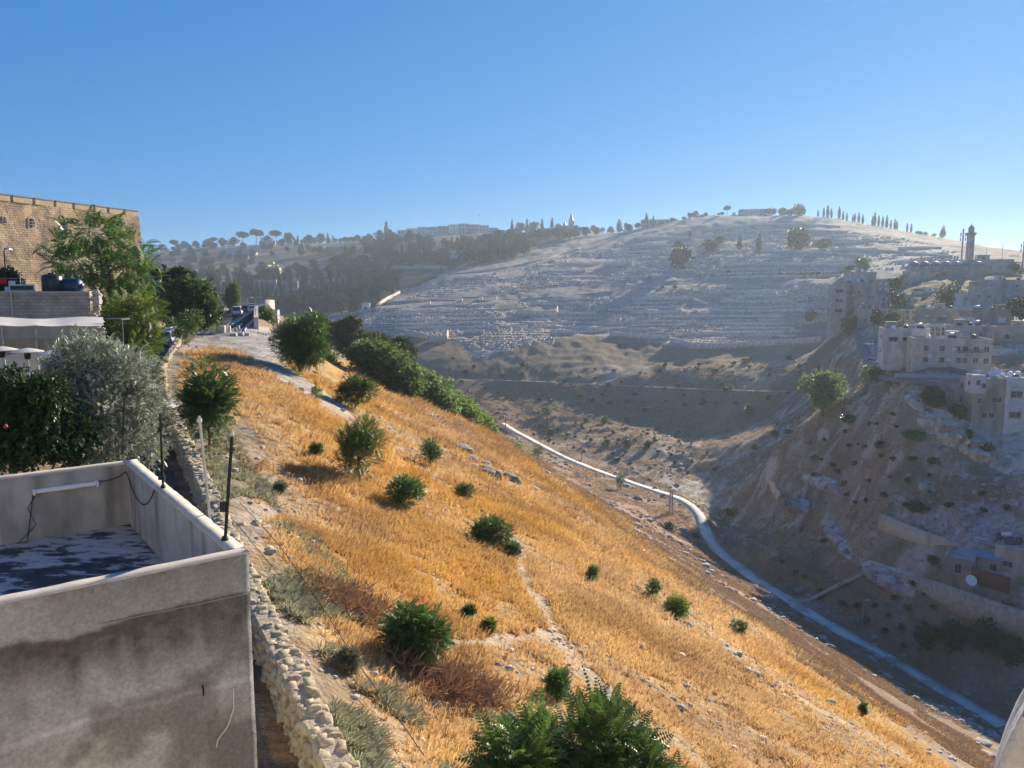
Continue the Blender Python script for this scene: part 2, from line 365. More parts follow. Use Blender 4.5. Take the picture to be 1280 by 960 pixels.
# ------------------------------------------------------------------ ground sheet
def inpoly(px, py, poly):
    ins = np.zeros(px.shape, bool); n = len(poly)
    for i in range(n):
        x1, y1 = poly[i]; x2, y2 = poly[(i + 1) % n]
        c = ((y1 > py) != (y2 > py)) & (px < (x2 - x1) * (py - y1) / (y2 - y1 + 1e-9) + x1)
        ins ^= c
    return ins
Z_GOLD = [(215, 440), (300, 452), (350, 455), (430, 452), (470, 470), (520, 500), (620, 552), (700, 610), (800, 690), (880, 748), (960, 800), (1050, 868), (1150, 935), (1230, 1010), (300, 1100), (420, 960), (330, 700), (250, 600)]
Z_PALESTRIP = [(300, 690), (330, 690), (380, 740), (440, 830), (520, 900), (600, 1000), (380, 1000), (300, 780)]
Z_PLAZA = [(218, 440), (240, 425), (300, 408), (345, 408), (360, 425), (345, 445), (420, 500), (400, 505), (330, 462), (300, 440), (260, 436)]
Z_TRACKD = [(330, 452), (345, 448), (430, 508), (470, 548), (455, 548)]
Z_CEM = [(405, 392), (470, 383), (560, 338), (640, 322), (700, 302), (750, 290), (860, 268), (1010, 262), (1100, 288), (1240, 316), (1240, 340), (1110, 344), (1060, 352), (1040, 390), (1060, 424), (1065, 432), (960, 432), (850, 436), (780, 420), (700, 420), (600, 450), (560, 424), (470, 418), (400, 400)]
Z_WOOD = [(170, 330), (260, 330), (420, 320), (480, 292), (560, 300), (700, 285), (760, 288), (700, 300), (640, 322), (560, 338), (470, 383), (405, 392), (300, 400), (170, 400)]
Z_RUBBLE = [(1040, 640), (1130, 600), (1290, 600), (1290, 700), (1200, 680), (1100, 636)]
def lerp(a, b, k): return a * (1 - k[:, None]) + b * k[:, None]
def ground_colour(X, Y, Z):
    px, py = project(X, Y, Z); r = np.hypot(X, Y); front = Y > 5
    jx = (fbm(X, Y, 14, 3, 51) - .5) * 60 * np.clip(200 / r, .15, 1); jy = (fbm(X, Y, 14, 3, 57) - .5) * 40 * np.clip(200 / r, .15, 1)
    qx, qy = px + jx, py + jy
    n1 = fbm(X, Y, 30, 4, 61); n2 = fbm(X, Y, 5, 4, 67); n3 = fbm(X, Y, 1.3, 3, 71)
    k = lambda a: np.array(a, float)
    brown = lerp(k([.29, .215, .145]), k([.40, .32, .23]), sstep(.35, .65, n2))
    brown = lerp(brown, k([.36, .235, .13]), sstep(.5, .75, n1) * .7)
    rocky = lerp(brown, k([.55, .50, .42]), sstep(.54, .66, n2) * sstep(.38, .56, fbm(X, Y, 60, 3, 77)) * np.where(r > 300, .35, .8))
    c = rocky
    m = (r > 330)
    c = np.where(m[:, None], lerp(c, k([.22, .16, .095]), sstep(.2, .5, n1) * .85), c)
    pz = sstep(.50, .62, fbm(X, Y, 3.2, 4, 401)) * ((r > 95) & (r < 330)) * .55; c = lerp(c, k([.16, .12, .075]), pz)
    pz = sstep(.60, .66, fbm(X, Y, 4.5, 5, 409, .62)) * ((r > 95) & (r < 330)) * .6; c = lerp(c, k([.56, .50, .42]), pz)
    ws = sstep(125, 108, .957 * X + .29 * Y) * ((r > 60) & (r < 420)); red = lerp(k([.27, .19, .125]), k([.33, .20, .11]), sstep(.4, .6, n1)); c = lerp(c, red, ws * .75)
    # golden slope
    soil = lerp(k([.36, .25, .14]), k([.27, .17, .09]), sstep(.4, .65, n3))
    gold = lerp(soil, k([.55, .34, .12]), sstep(.34, .5, n2 * .6 + n3 * .4) * .85)
    gz_m = inpoly(qx, qy, Z_GOLD) | inpoly(px - 3, py + 3, Z_GOLD)
    c = np.where((gz_m & front & (r < 190))[:, None], gold, c)
    pale = lerp(k([.38, .32, .24]), k([.27, .21, .14]), sstep(.4, .62, n3))
    sd, zw, tt = wall_coords(X, Y)
    ks = sstep(3.6, .8, sd + (n2 - .5) * 6) * (sd > 0) * (Y < 84) * (Y > 3)
    c = lerp(c, pale, ks)
    alley = lerp(k([.11, .10, .09]), k([.16, .13, .10]), sstep(.4, .6, n3))
    c = lerp(c, alley, ((sd <= 0) & (sd > -2.3) & (Y < 84) & (Y > 3)).astype(float))
    edge = ((sd <= 0.1) & (sd > -.7) & (Y < 84) & (Y > 3)).astype(float) * sstep(.35, .6, n3)
    c = lerp(c, k([.30, .19, .10]), edge)
    c = np.where((inpoly(px + jx * .15, py + jy * .15, Z_PLAZA) & (Y < 175) & (Y > 60))[:, None], lerp(k([.46, .42, .37]), k([.36, .32, .27]), sstep(.4, .6, n3)), c)
    c = np.where((inpoly(px + jx * .1, py + jy * .1, Z_TRACKD) & (Y < 120) & front)[:, None], lerp(k([.46, .40, .33]), c * 1.0, sstep(.55, .62, n3)), c)
    cem = lerp(k([.39, .345, .28]), k([.29, .245, .19]), sstep(.42, .6, fbm(X, Y, 12, 3, 91)))
    c = np.where((inpoly(px + jx, py + jy * .4, Z_CEM) & (r > 380))[:, None], cem, c)
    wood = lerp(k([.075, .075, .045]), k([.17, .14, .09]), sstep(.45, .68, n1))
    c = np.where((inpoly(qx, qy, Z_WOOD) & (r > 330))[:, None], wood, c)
    hill = lerp(k([.25, .19, .12]), k([.12, .11, .065]), sstep(.4, .6, n1))
    c = np.where(((r > 1150) & (px < 600))[:, None], hill, c)
    rub = lerp(k([.36, .33, .29]), k([.56, .53, .49]), sstep(.55, .68, n3))
    c = np.where((inpoly(qx, qy, Z_RUBBLE) & (r < 175) & (r > 100))[:, None], rub, c)
    dT, _ = poly_near(X, Y, TRAILS[0])
    for t_ in TRAILS[1:]: dT = np.minimum(dT, poly_near(X, Y, t_)[0])
    c = lerp(c, k([.46, .38, .28]), sstep(.75, .2, dT + (n3 - .5) * .8) * (r < 140) * .8)
    return c
az = np.concatenate([np.linspace(-180, -50, 60, endpoint=False), np.linspace(-50, 50, 820, endpoint=False), np.linspace(50, 180, 60)])
rr_ = np.exp(np.linspace(math.log(3.0), math.log(2900), 950))
AZ, RR = np.meshgrid(np.radians(az), rr_, indexing='ij')
GX = RR * np.sin(AZ); GY = RR * np.cos(AZ); GZ = H(GX, GY)
pass
back = sstep(R(55), R(75), np.abs(AZ)); GZ = GZ * (1 - back * sstep(30, 5, RR)) + (-9.5) * back * sstep(30, 5, RR)
na, nr = AZ.shape
V = np.stack([GX, GY, GZ], -1).reshape(-1, 3)
ii = np.arange(na - 1)[:, None] * nr + np.arange(nr - 1)[None]
F = np.stack([ii, ii + 1, ii + nr + 1, ii + nr], -1).reshape(-1, 4)
gm = mat('ground_soil', (0, 0, 0), rough=.95, var=.26, scale=.9, bump=.12, bscale=3.5, attr='Col', spec=.1)
nt = gm.node_tree; N = nt.nodes; L = nt.links; b = N['Principled BSDF']; g_ = N.new('ShaderNodeNewGeometry')
nb = N.new('ShaderNodeTexNoise'); nb.inputs['Scale'].default_value = .28; nb.inputs['Detail'].default_value = 8; nb.inputs['Roughness'].default_value = .7; L.new(g_.outputs['Position'], nb.inputs['Vector'])
b2 = N.new('ShaderNodeBump'); b2.inputs['Distance'].default_value = 1.1; b2.inputs['Strength'].default_value = .55; L.new(nb.outputs[0], b2.inputs['Height'])
old = b.inputs['Normal'].links[0].from_node; L.new(b2.outputs[0], old.inputs['Normal'])
ground = npmesh('ground', V, F[:, ::-1] if False else F, gm, smooth=True)
# face up
_p = ground.data.polygons[5000]
if _p.normal.z < 0: ground.data.flip_normals()
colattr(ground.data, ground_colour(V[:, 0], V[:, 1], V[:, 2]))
tag(ground, kind='structure')
# the small disc under the viewpoint
mb = MB(); mb.lathe((0, 0, -10.2), [(3.6, 0), (3.5, .6)], 40); gd = mb.build('viewpoint_ground', gm); tag(gd, kind='structure'); colattr(gd.data, np.tile([.3, .25, .2], (len(gd.data.vertices), 1)))

# ------------------------------------------------------------------ haze
_zlo = float(V[:, 2].min()) - 1.0
hb = MB(); hb.box((0, 0, (_zlo + 165) / 2), (5840, 5840, 165 - _zlo))
hm = bpy.data.materials.new('haze_air'); hm.use_nodes = True; hn = hm.node_tree.nodes; hn.clear()
pv = hn.new('ShaderNodeVolumePrincipled'); ho = hn.new('ShaderNodeOutputMaterial')
pv.inputs['Color'].default_value = (.64, .79, .93, 1); pv.inputs['Density'].default_value = HAZE_DENSITY; pv.inputs['Anisotropy'].default_value = .42
hm.node_tree.links.new(pv.outputs[0], ho.inputs['Volume'])
haze = hb.build('haze', hm); tag(haze, kind='stuff')
# ------------------------------------------------------------------ leaf templates and crowns
def quad_leaf(root, tip, w, up=(0, 0, 1)):
    root = np.array(root, float); tip = np.array(tip, float); d = tip - root; l = np.linalg.norm(d)
    s = np.cross(d, up); s = s / (np.linalg.norm(s) + 1e-9) * w; m = root + d * .45
    return [root, m + s, tip, m - s]
def T_frond(n=9, L=1.0, ll=.26, lw=.045, droop=.35, mid=.06):
    V = []; F = []
    P_ = lambda t: np.array([t * L * (1 - .12 * droop * t), 0, .12 * L * math.sin(t * 2.2) - droop * L * t * t * .6])
    for i in range(n):
        t = .14 + .86 * i / (n - 1); p = P_(t); k = math.sin(math.pi * (.18 + .72 * t)) * ll
        for sd in (-1, 1):
            tip = p + np.array([.38 * k, sd * k, -.30 * k * (1 + .3 * (i % 2))]); b = len(V)
            V += quad_leaf(p, tip, lw * L); F.append((b, b + 1, b + 2, b + 3))
    for a, b_ in ((0, .5), (.5, 1)):
        p, q = P_(a), P_(b_); b = len(V); V += [p + (0, -.008, 0), p + (0, .008, 0), q + (0, .006, 0), q + (0, -.006, 0)]; F.append((b, b + 1, b + 2, b + 3))
    return np.array(V), np.array(F)
def T_spray(n=7, L=.3, w=.07, spread=1.0, seed=1, twig=.35):
    r = np.random.default_rng(seed); V = []; F = []
    for i in range(n):
        t = i / n; root = np.array([twig * t, 0, 0]); a = r.uniform(0, 6.28); e = r.uniform(.3, 1.0) * spread
        d = np.array([math.cos(e), math.sin(e) * math.cos(a), math.sin(e) * math.sin(a)]); l = L * r.uniform(.7, 1.2)
        up = r.normal(size=3); b = len(V); V += quad_leaf(root, root + d * l, w * r.uniform(.8, 1.2), up); F.append((b, b + 1, b + 2, b + 3))
    return np.array(V), np.array(F)
def T_needles(n=12, L=.35, w=.02, seed=2):
    return T_spray(n, L, w, 1.25, seed, .1)
def inst(T, pos, dirs, scale, roll=None, r=rng):
    """copies of a template with +x turned to dirs"""
    V, F = T; n = len(pos); d = dirs / (np.linalg.norm(dirs, axis=1, keepdims=True) + 1e-9)
    up = np.tile([0, 0, 1.0], (n, 1)); y = np.cross(up, d); ly = np.linalg.norm(y, axis=1, keepdims=True); y = np.where(ly > .05, y / (ly + 1e-9), [0, 1, 0]); z = np.cross(d, y)
    if roll is not None:
        a = r.uniform(-roll, roll, n)[:, None]; y, z = y * np.cos(a) + z * np.sin(a), z * np.cos(a) - y * np.sin(a)
    sc = np.broadcast_to(np.asarray(scale, float), (n,))[:, None, None]
    M = np.stack([d, y, z], 1)                                       # rows = axes
    W = (V[None] @ M) * sc + pos[:, None]
    FF = F[None] + (np.arange(n) * len(V))[:, None, None]
    return W.reshape(-1, 3), FF.reshape(-1, F.shape[1])
def lobe_points(lobes, n, r, shell=.35, gap=.0, gs=1.0, low=-1.0):
    """points through the outer part of a set of ellipsoids, with the outward direction"""
    A = np.array([(l[3] * l[4] + l[3] * l[5] + l[4] * l[5]) for l in lobes]); ch = r.choice(len(lobes), n, p=A / A.sum())
    L = np.array(lobes, float)[ch]; d = r.normal(size=(n, 3)); d /= np.linalg.norm(d, axis=1, keepdims=True)
    k = (1 - shell * r.random(n) ** 1.3)[:, None]; p = L[:, :3] + d * L[:, 3:6] * k * (1 + (.16 * r.normal(size=n))[:, None] * .7)
    m = d[:, 2] > low
    if gap > 0:
        q = fbm(p[:, 0] + p[:, 2] * .7, p[:, 1] - p[:, 2] * .6, gs, 2, 5); m &= q > gap
    nrm = d / L[:, 3:6]; nrm /= np.linalg.norm(nrm, axis=1, keepdims=True)
    return p[m], nrm[m]
def crown(name, lobes, n, T, scale, mats, parent, seed, out=1.0, upb=.3, rand=.6, shell=.4, gap=.42, gs=.8, low=-1.0, roll=.6, sj=.25):
    r = np.random.default_rng(seed); p, d = lobe_points(lobes, n, r, shell, gap, gs, low)
    dirs = d * out + np.array([0, 0, upb]) + r.normal(size=p.shape) * rand
    V, F = inst(T, p, dirs, scale * (1 + sj * r.normal(size=len(p))).clip(.4, 1.8), roll, r)
    return npmesh(name, V, F, mats, parent)
def random_lobes(c, R3, k, size, r, flat=1.0):
    out = []
    for i in range(k):
        d = r.normal(size=3); d /= np.linalg.norm(d); q = np.array(c) + d * np.array(R3) * (r.random() ** .5) * .72
        s = size * r.uniform(.7, 1.25); out.append((*q, s, s, s * flat))
    return out
def trunk_mesh(name, base_r, h, tips, mat_, parent, seed=0, lean=(0, 0), fork=.45):
    r = random.Random(seed); mb = MB(); top = Vector((lean[0], lean[1], h)); pts = []; rad = []
    for i in range(6):
        t = i / 5; pts.append(Vector((lean[0] * t, lean[1] * t, h * t)) + Vector((r.uniform(-1, 1), r.uniform(-1, 1), 0)) * base_r * .5 * (i > 0)); rad.append(base_r * (1.25 if i == 0 else 1 - .6 * t))
    mb.tube(pts, rad, 7)
    for tp in tips:
        s = r.uniform(fork, .95); a = Vector((lean[0] * s, lean[1] * s, h * s)); b = Vector(tp); m = a.lerp(b, .5) + Vector((0, 0, -.05 * (b - a).length))
        mb.tube([a, m, b], [base_r * .42, base_r * .28, base_r * .08], 5)
    return mb.build(name, mat_, parent, smooth=True)
bark = mat('bark', (.17, .125, .085), .95, .35, 6, .02, 25)
pinebark = mat('pine_bark', (.16, .115, .09), .95, .3, 6, .02, 25)
L_ail = leafmat('ailanthus_leaf', (.060, .130, .030), (.14, .235, .05), .38, .42, .45)
L_ail_y = leafmat('bright_leaf', (.15, .23, .035), (.26, .34, .06), .4, .5)
L_olive = leafmat('olive_leaf', (.19, .22, .14), (.50, .53, .43), .2, .45, .5)
L_dark = leafmat('dark_leaf', (.025, .060, .020), (.05, .10, .03), .25, .45, .4)
L_pine = leafmat('pine_needle', (.075, .095, .035), (.15, .16, .06), .25, .6)
L_fig = leafmat('fig_leaf', (.09, .155, .04), (.17, .25, .07), .35, .5)
L_cyp = leafmat('cypress_leaf', (.020, .038, .018), (.040, .062, .028), .15, .6)
L_farp = leafmat('far_pine_leaf', (.028, .048, .022), (.058, .080, .034), .2, .7)
L_sage = leafmat('sage_leaf', (.15, .16, .09), (.27, .27, .17), .25, .7)
L_dry = leafmat('dry_twig', (.22, .12, .06), (.36, .22, .12), .2, .8)

# ------------------------------------------------------------------ concrete rooftop in front
A0 = np.array([-3.15, 8.9]); D1 = np.array([-.603, .798]); D2 = np.array([-.798, -.603]); TOPZ = -3.11; TH = .2
conc = mat('weathered_concrete_far', (.50, .45, .35), .93, .28, 1.7, .012, 40, stain=((.24, .22, .185), .55, .8))
conc_in = mat('inner_concrete', (.38, .38, .36), .93, .34, 1.2, .008, 35, stain=((.20, .19, .165), 2.2, .18))
capm = mat('bright_cement_cap', (.56, .51, .42), .9, .12, 3, .008, 60)
def uvw(u, v, z): p = A0 + D1 * u + D2 * v; return (p[0], p[1], z)
cb = thing('concrete_building', 'weathered grey concrete house with walled flat roof, nearest to the viewer', 'building', (float(A0[0]), float(A0[1]), -10.2))
def sub(o, parent): o.parent = parent; o.matrix_parent_inverse = Matrix.Translation(parent.location).inverted() if False else Matrix.Identity(4); o.location = -parent.location; return o
# front wall as a displaced sheet with thickness
def wallsheet(name, u_or_v, length, zb, zt, side, mats, res=.05, seed=0, bulge=True):
    n = int(length / res); k = int((zt - zb) / res); t = np.linspace(0, length, n); z = np.linspace(zb, zt, k); T_, Z_ = np.meshgrid(t, z, indexing='ij')
    off = (fbm(T_, Z_, 1.1, 4, seed) - .5) * .028 + (fbm(T_, Z_, .22, 3, seed + 3) - .5) * .009
    if bulge:
        edge = zt - .62 - .20 * sstep(2.2, 0, T_ * 0 + 2.2 - T_ * .6) + (fbm(T_, T_ * 0, .5, 3, 12) - .5) * .22
        off += .016 * (Z_ > edge) + .012 * sstep(.05, -.05, np.abs(Z_ - (zt - 2.35 + .12 * T_ * .3)) - .1)
    rr = sstep(.06, 0, T_) * .05 + sstep(length - .06, length, T_) * .0
    return T_, Z_, off - rr
Tq, Zq, off = wallsheet('front', 0, 8.0, -10.2, TOPZ - .03, 0, None, .035, 5)
px_ = A0[0] + D2[0] * Tq - D1[0] * off; py_ = A0[1] + D2[1] * Tq - D1[1] * off
nT, nZ = Tq.shape; ii = np.arange(nT - 1)[:, None] * nZ + np.arange(nZ - 1)[None]
def wall_albedo(T_, D_):
    # D_ = metres below the coping
    n1 = fbm(T_, D_, 1.4, 5, 301); n2 = fbm(T_, D_, .35, 4, 307); st1 = fbm(T_, D_ * .18, .16, 3, 311); n3 = fbm(T_, D_, .09, 2, 313)
    base = np.stack([.33 + 0 * T_, .335 + 0 * T_, .32 + 0 * T_], -1) * (.55 + .9 * n1 + .16 * (n2 - .5))[..., None]
    edge = .47 + .05 * np.sin(T_ * 1.3) + (fbm(T_, T_ * 0, .4, 4, 317) - .5) * .22
    k = sstep(.16 + .12 * (st1 - .5), .0, D_) * .5 * sstep(.35, .6, st1); base = base * (1 - k[..., None]) + np.array([.16, .12, .07]) * k[..., None]
    dirt = sstep(edge - .02, edge + .04, D_) * sstep(edge + .95, edge + .10, D_ + (st1 - .5) * .7 + (n2 - .5) * .5)
    dk = np.clip(dirt * (.62 + .6 * n2 + .5 * (n3 - .5)), 0, .95); base = base * (1 - dk[..., None]) + np.array([.075, .072, .066]) * dk[..., None]
    och = dirt * sstep(3.4, .3, T_) * sstep(.5, .7, n2) * .35; base = base * (1 - och[..., None]) + np.array([.20, .14, .07]) * och[..., None]
    m2 = sstep(.48, .62, fbm(T_, D_, .8, 5, 331)) * .7 * sstep(.9, 1.3, D_); base = base * (1 - m2[..., None]) + np.array([.15, .145, .13]) * m2[..., None]
    tan_ = sstep(1.5, 2.0, D_ + (n1 - .5) * .6) * .55; base = base * (1 - tan_[..., None]) + base * np.array([1.12, 1.02, .88]) * tan_[..., None]
    ln = np.exp(-((D_ - 1.62 + .10 * np.sin(T_ * .9) + (n2 - .5) * .12) / .035) ** 2) * .35; base = base * (1 + ln[..., None])
    return base * (.92 + .16 * n3)[..., None]
conc = mat('weathered_concrete', (0, 0, 0), .93, .24, 22, .012, 45, attr='Col')
o = npmesh('front_wall', np.stack([px_, py_, Zq], -1).reshape(-1, 3), np.stack([ii, ii + 1, ii + nZ + 1, ii + nZ], -1).reshape(-1, 4), conc, None, True); sub(o, cb); colattr(o.data, wall_albedo(Tq, TOPZ - Zq).reshape(-1, 3))
mb = MB()
def wbox(mb, u0, u1, v0, v1, z0, z1, mi=0): mb.prism([uvw(u0, v0, 0)[:2], uvw(u1, v0, 0)[:2], uvw(u1, v1, 0)[:2], uvw(u0, v1, 0)[:2]], z0, z1, mi)
wbox(mb, .03, TH, .03, 8.0, -10.2, TOPZ - .03)
sub(mb.build('front_wall_core', conc_in), cb)
mb = MB(); wbox(mb, TH, 6.35, 0.0, TH, -10.2, TOPZ - .03); sub(mb.build('side_wall', conc_in), cb)
mb = MB(); wbox(mb, 6.35 - TH, 6.35, TH, 8.0, -10.2, TOPZ - .03); sub(mb.build('back_wall', conc_in), cb)
# uneven cement coping
def coping(u0, u1, v0, v1, name):
    along_u = (u1 - u0) > (v1 - v0); n = 90; V = []; F = []
    for i in range(n + 1):
        t = i / n; j = [(vnoise(np.array(t * 40 + 9 * k), np.array(3.0 * k), 4) - .5) * .014 for k in range(3)]
        if along_u: c = [(u0 + (u1 - u0) * t, v0 - .006 + j[0]), (u0 + (u1 - u0) * t, v1 + .006 + j[1])]
        else: c = [(u0 - .006 + j[0], v0 + (v1 - v0) * t), (u1 + .006 + j[1], v0 + (v1 - v0) * t)]
        h = TOPZ - .012 + float(j[2]) * .5
        for (a, b), zz in ((c[0], TOPZ - .045), (c[0], h), (c[1], h), (c[1], TOPZ - .045)): V.append(uvw(float(a), float(b), zz))
    for i in range(n):
        for k in range(3): F.append((i * 4 + k, i * 4 + k + 1, i * 4 + k + 5, i * 4 + k + 4))
    F2 = F; o = npmesh(name, np.array(V), np.array(F2), capm); bm = bmesh.new(); bm.from_mesh(o.data); bmesh.ops.holes_fill(bm, edges=bm.edges); bmesh.ops.recalc_face_normals(bm, faces=bm.faces); bm.to_mesh(o.data); bm.free(); sub(o, cb)
coping(0, TH, 0, 8, 'front_coping'); coping(TH + .02, 6.35, 0, TH, 'side_coping'); coping(6.35 - TH, 6.35, TH + .02, 8, 'back_coping')
# roof floor, flaking pale paint over dark damp concrete
m, nt, b = newmat('roof_floor_paint'); N = nt.nodes; L = nt.links; tc = N.new('ShaderNodeNewGeometry')
mp = N.new('ShaderNodeMapping'); mp.inputs['Rotation'].default_value = (0, 0, .65); mp.inputs['Scale'].default_value = (1, 2.1, 1); L.new(tc.outputs['Position'], mp.inputs[0])
n1 = N.new('ShaderNodeTexNoise'); n1.inputs['Scale'].default_value = 1.5; n1.inputs['Detail'].default_value = 9; n1.inputs['Roughness'].default_value = .68; L.new(mp.outputs[0], n1.inputs['Vector'])
cr = N.new('ShaderNodeValToRGB'); e = cr.color_ramp.elements; e[0].position = .44; e[0].color = (.06, .062, .055, 1); e[1].position = .64; e[1].color = (.50, .48, .43, 1); q = cr.color_ramp.elements.new(.50); q.color = (.12, .12, .11, 1); q = cr.color_ramp.elements.new(.53); q.color = (.42, .40, .36, 1)
L.new(n1.outputs[0], cr.inputs[0]); L.new(cr.outputs[0], b.inputs['Base Color']); b.inputs['Roughness'].default_value = .8
n3 = N.new('ShaderNodeTexNoise'); n3.inputs['Scale'].default_value = .8; L.new(tc.outputs['Position'], n3.inputs['Vector'])
bp = N.new('ShaderNodeBump'); bp.inputs['Distance'].default_value = .015; L.new(n1.outputs[0], bp.inputs['Height']); L.new(bp.outputs[0], b.inputs['Normal'])
mb = MB(); wbox(mb, TH, 6.35 - TH, TH, 8.0, -4.45, -4.27); sub(mb.build('roof_floor', m), cb)
cable = mat('cable_rubber', (.02, .02, .02), .6, .1); white_cable = mat('white_cable', (.55, .55, .5), .6, .1)
mb = MB(); mb.tube([uvw(-.035, .27, -4.75), uvw(-.045, .28, -5.0), uvw(-.045, .36, -5.2), uvw(-.04, .48, -5.33), uvw(-.035, .50, -5.42)], .009, 6); sub(mb.build('cable_stub', white_cable), cb)
mb = MB(); mb.tube([uvw(-.028, .62, -4.60), uvw(-.05, .62, -4.62), uvw(-.05, .62, -4.72)], .010, 6); sub(mb.build('wall_hook', cable), cb)
mb = MB(); mb.tube([uvw(-.03, .02, -3.62), uvw(-.032, .8, -3.60), uvw(-.034, 1.6, -3.575)], .008, 6); sub(mb.build('conduit', mat('conduit_grey', (.25, .25, .24), .7, .1)), cb)
# fluorescent batten on the inside of the back wall
fl = thing('tube_light', 'white fluorescent tube light fixed to the inner face of the rooftop wall', 'light fixture', uvw(6.15 - .02, 1.05, -3.36))
whitem = mat('white_enamel', (.72, .73, .72), .5, .06, 5)
ang = math.atan2(D2[1], D2[0])
mb = MB(); mb.box((.62, .035, 0), (1.24, .06, .075)); o = mb.build('housing', whitem, fl)
mb = MB(); mb.tube([(.06, .085, -.005), (1.18, .085, -.005)], .019, 10); mb.build('lamp_tube', mat('frosted_glass', (.8, .8, .78), .3, .03), fl)
for x in (.02, 1.22): mb = MB(); mb.box((x, .06, 0), (.045, .11, .095)); mb.build('end_cap', whitem, fl)
fl.rotation_euler = (0, 0, ang)
# flip so the lamp faces into the roof
fl.location = Vector(uvw(6.35 - TH - .01, .68, -3.42)); fl.scale = (.80, 1, 1)
mb = MB()
def sag(a, b, s, n=10): a = Vector(a); b = Vector(b); return [a.lerp(b, i / n) + Vector((0, 0, -s * 4 * (i / n) * (1 - i / n))) for i in range(n + 1)]
mb.tube(sag(uvw(6.12, 1.66, -3.42), uvw(6.12, 1.80, -4.24), 0) , .008, 5); mb.tube([uvw(6.12, 1.62, -3.45), uvw(6.11, 1.76, -3.7), uvw(6.11, 1.66, -4.0), uvw(6.0, 1.95, -4.25)], .007, 5)
tag(mb.build('power_cable', cable), 'thin dark cable hanging from the tube light down the rooftop wall', 'cable')
mb = MB(); mb.tube(sag(uvw(6.13, .70, -3.38), uvw(6.12, .22, -3.28), .06) + sag(uvw(6.0, .22, -3.3), uvw(3.9, .22, -3.16), .38, 16), .008, 5)
tag(mb.build('slack_cable', cable), 'black cable sagging along the inner side wall of the rooftop', 'cable')
mb = MB(); mb.tube([uvw(.9, .42, -4.27), uvw(.9, .42, -3.85), uvw(.86, .44, -3.8)], .012, 6); tag(mb.build('iron_rod', cable), 'short dark iron rod standing on the roof floor', 'rod')
# the four poles along the side wall
def on_side(px, py):
    a = ray(px, py)[0]; t = (A0[0] - a * A0[1]) / (a * D1[1] - D1[0]); return t
blackm = mat('black_painted_steel', (.012, .012, .014), .45, .2, 8); galv = mat('galvanised_pipe', (.42, .42, .40), .45, .12, 8, metal=.3)
def pole(name, label, tx, ty, bx, by, r, m_, z0=TOPZ, off=.1, kind='pole'):
    t = on_side(bx, by); base = Vector(uvw(t, off, z0)); a, w = ray(tx, ty); Y = base.y; top = at(tx, ty, Y)
    th = thing(name, label, kind, base); d = top - base
    mb = MB(); mb.tube([(0, 0, -.02), d * .5, d], r, 8); mb.build('shaft', m_, th)
    mb = MB(); mb.lathe((0, 0, -.01), [(r * 2.2, 0), (r * 2.2, .02), (r * 1.5, .05)], 10); mb.build('foot', m_, th)
    return th, d
th, d = pole('iron_pole', 'thin black pole rising from the far inner corner of the rooftop', 155, 490, 161, 574, .013, blackm)
th, d = pole('iron_pole', 'black pole leaning left halfway along the rooftop side wall', 200, 517, 213, 622, .018, blackm)
for z in (.35, .15): mb = MB(); mb.box((-.01, 0, z), (.09, .07, .05)); mb.build('clamp', blackm, th)
th, d = pole('galvanised_pole', 'pale galvanised pole standing just outside the rooftop side wall', 249, 520, 255, 655, .020, galv, TOPZ - .35, -.1)
mb = MB(); mb.box(d - Vector((0, 0, .06)), (.055, .05, .05)); mb.build('top_bracket', galv, th)
th, d = pole('black_post', 'thick black square post on the near corner of the rooftop wall', 290, 545, 292, 686, .021, blackm, TOPZ, .1, 'post')
mb = MB(); mb.lathe(tuple(d - Vector((0, 0, .01))), [(.016, 0), (.03, .02), (.022, .055), (.006, .07)], 10); mb.build('finial', galv, th)
mb = MB(); mb.box(Vector((0, 0, .42)), (.075, .06, .12)); mb.build('clamp', blackm, th)

# ------------------------------------------------------------------ rubble walls
def rock_template(seed, sub=1, pw=.72):
    bm = bmesh.new(); bmesh.ops.create_icosphere(bm, subdivisions=sub, radius=1.0); r = np.random.default_rng(seed)
    V = np.array([v.co for v in bm.verts]); F = np.array([[v.index for v in f.verts] for f in bm.faces]); bm.free()
    V = np.sign(V) * np.abs(V) ** pw; V *= 1 + .14 * r.normal(size=(len(V), 1)); V /= np.abs(V).max(0); return V * .5, F
ROCKS_W = [rock_template(i + 40, 2, .42) for i in range(8)]; ROCKS = [rock_template(i, 2) for i in range(6)]; ROCKS1 = [rock_template(i + 20, 1) for i in range(6)]
def rocks_mesh(name, pos, size, yaw, mats, parent=None, lod=None, seed=0):
    """pos (n,3), size (n,3), yaw (n)"""
    r = np.random.default_rng(seed); TT = lod or ROCKS; Vs = []; Fs = []; n0 = 0; pick = r.integers(0, len(TT), len(pos))
    for k, (V, F) in enumerate(TT):
        m = pick == k
        if not m.any(): continue
        P = pos[m]; S = size[m]; a = yaw[m]; W = V[None] * S[:, None]; c, s = np.cos(a)[:, None], np.sin(a)[:, None]
        tl = r.normal(size=len(P))[:, None] * .12
        W = np.stack([W[..., 0] * c - W[..., 1] * s, W[..., 0] * s + W[..., 1] * c, W[..., 2] + W[..., 0] * tl], -1) + P[:, None]
        Fs.append((F[None] + (np.arange(len(P)) * len(V))[:, None, None] + n0).reshape(-1, 3)); Vs.append(W.reshape(-1, 3)); n0 += len(P) * len(V)
    return npmesh(name, np.concatenate(Vs), np.concatenate(Fs), mats, parent, False)
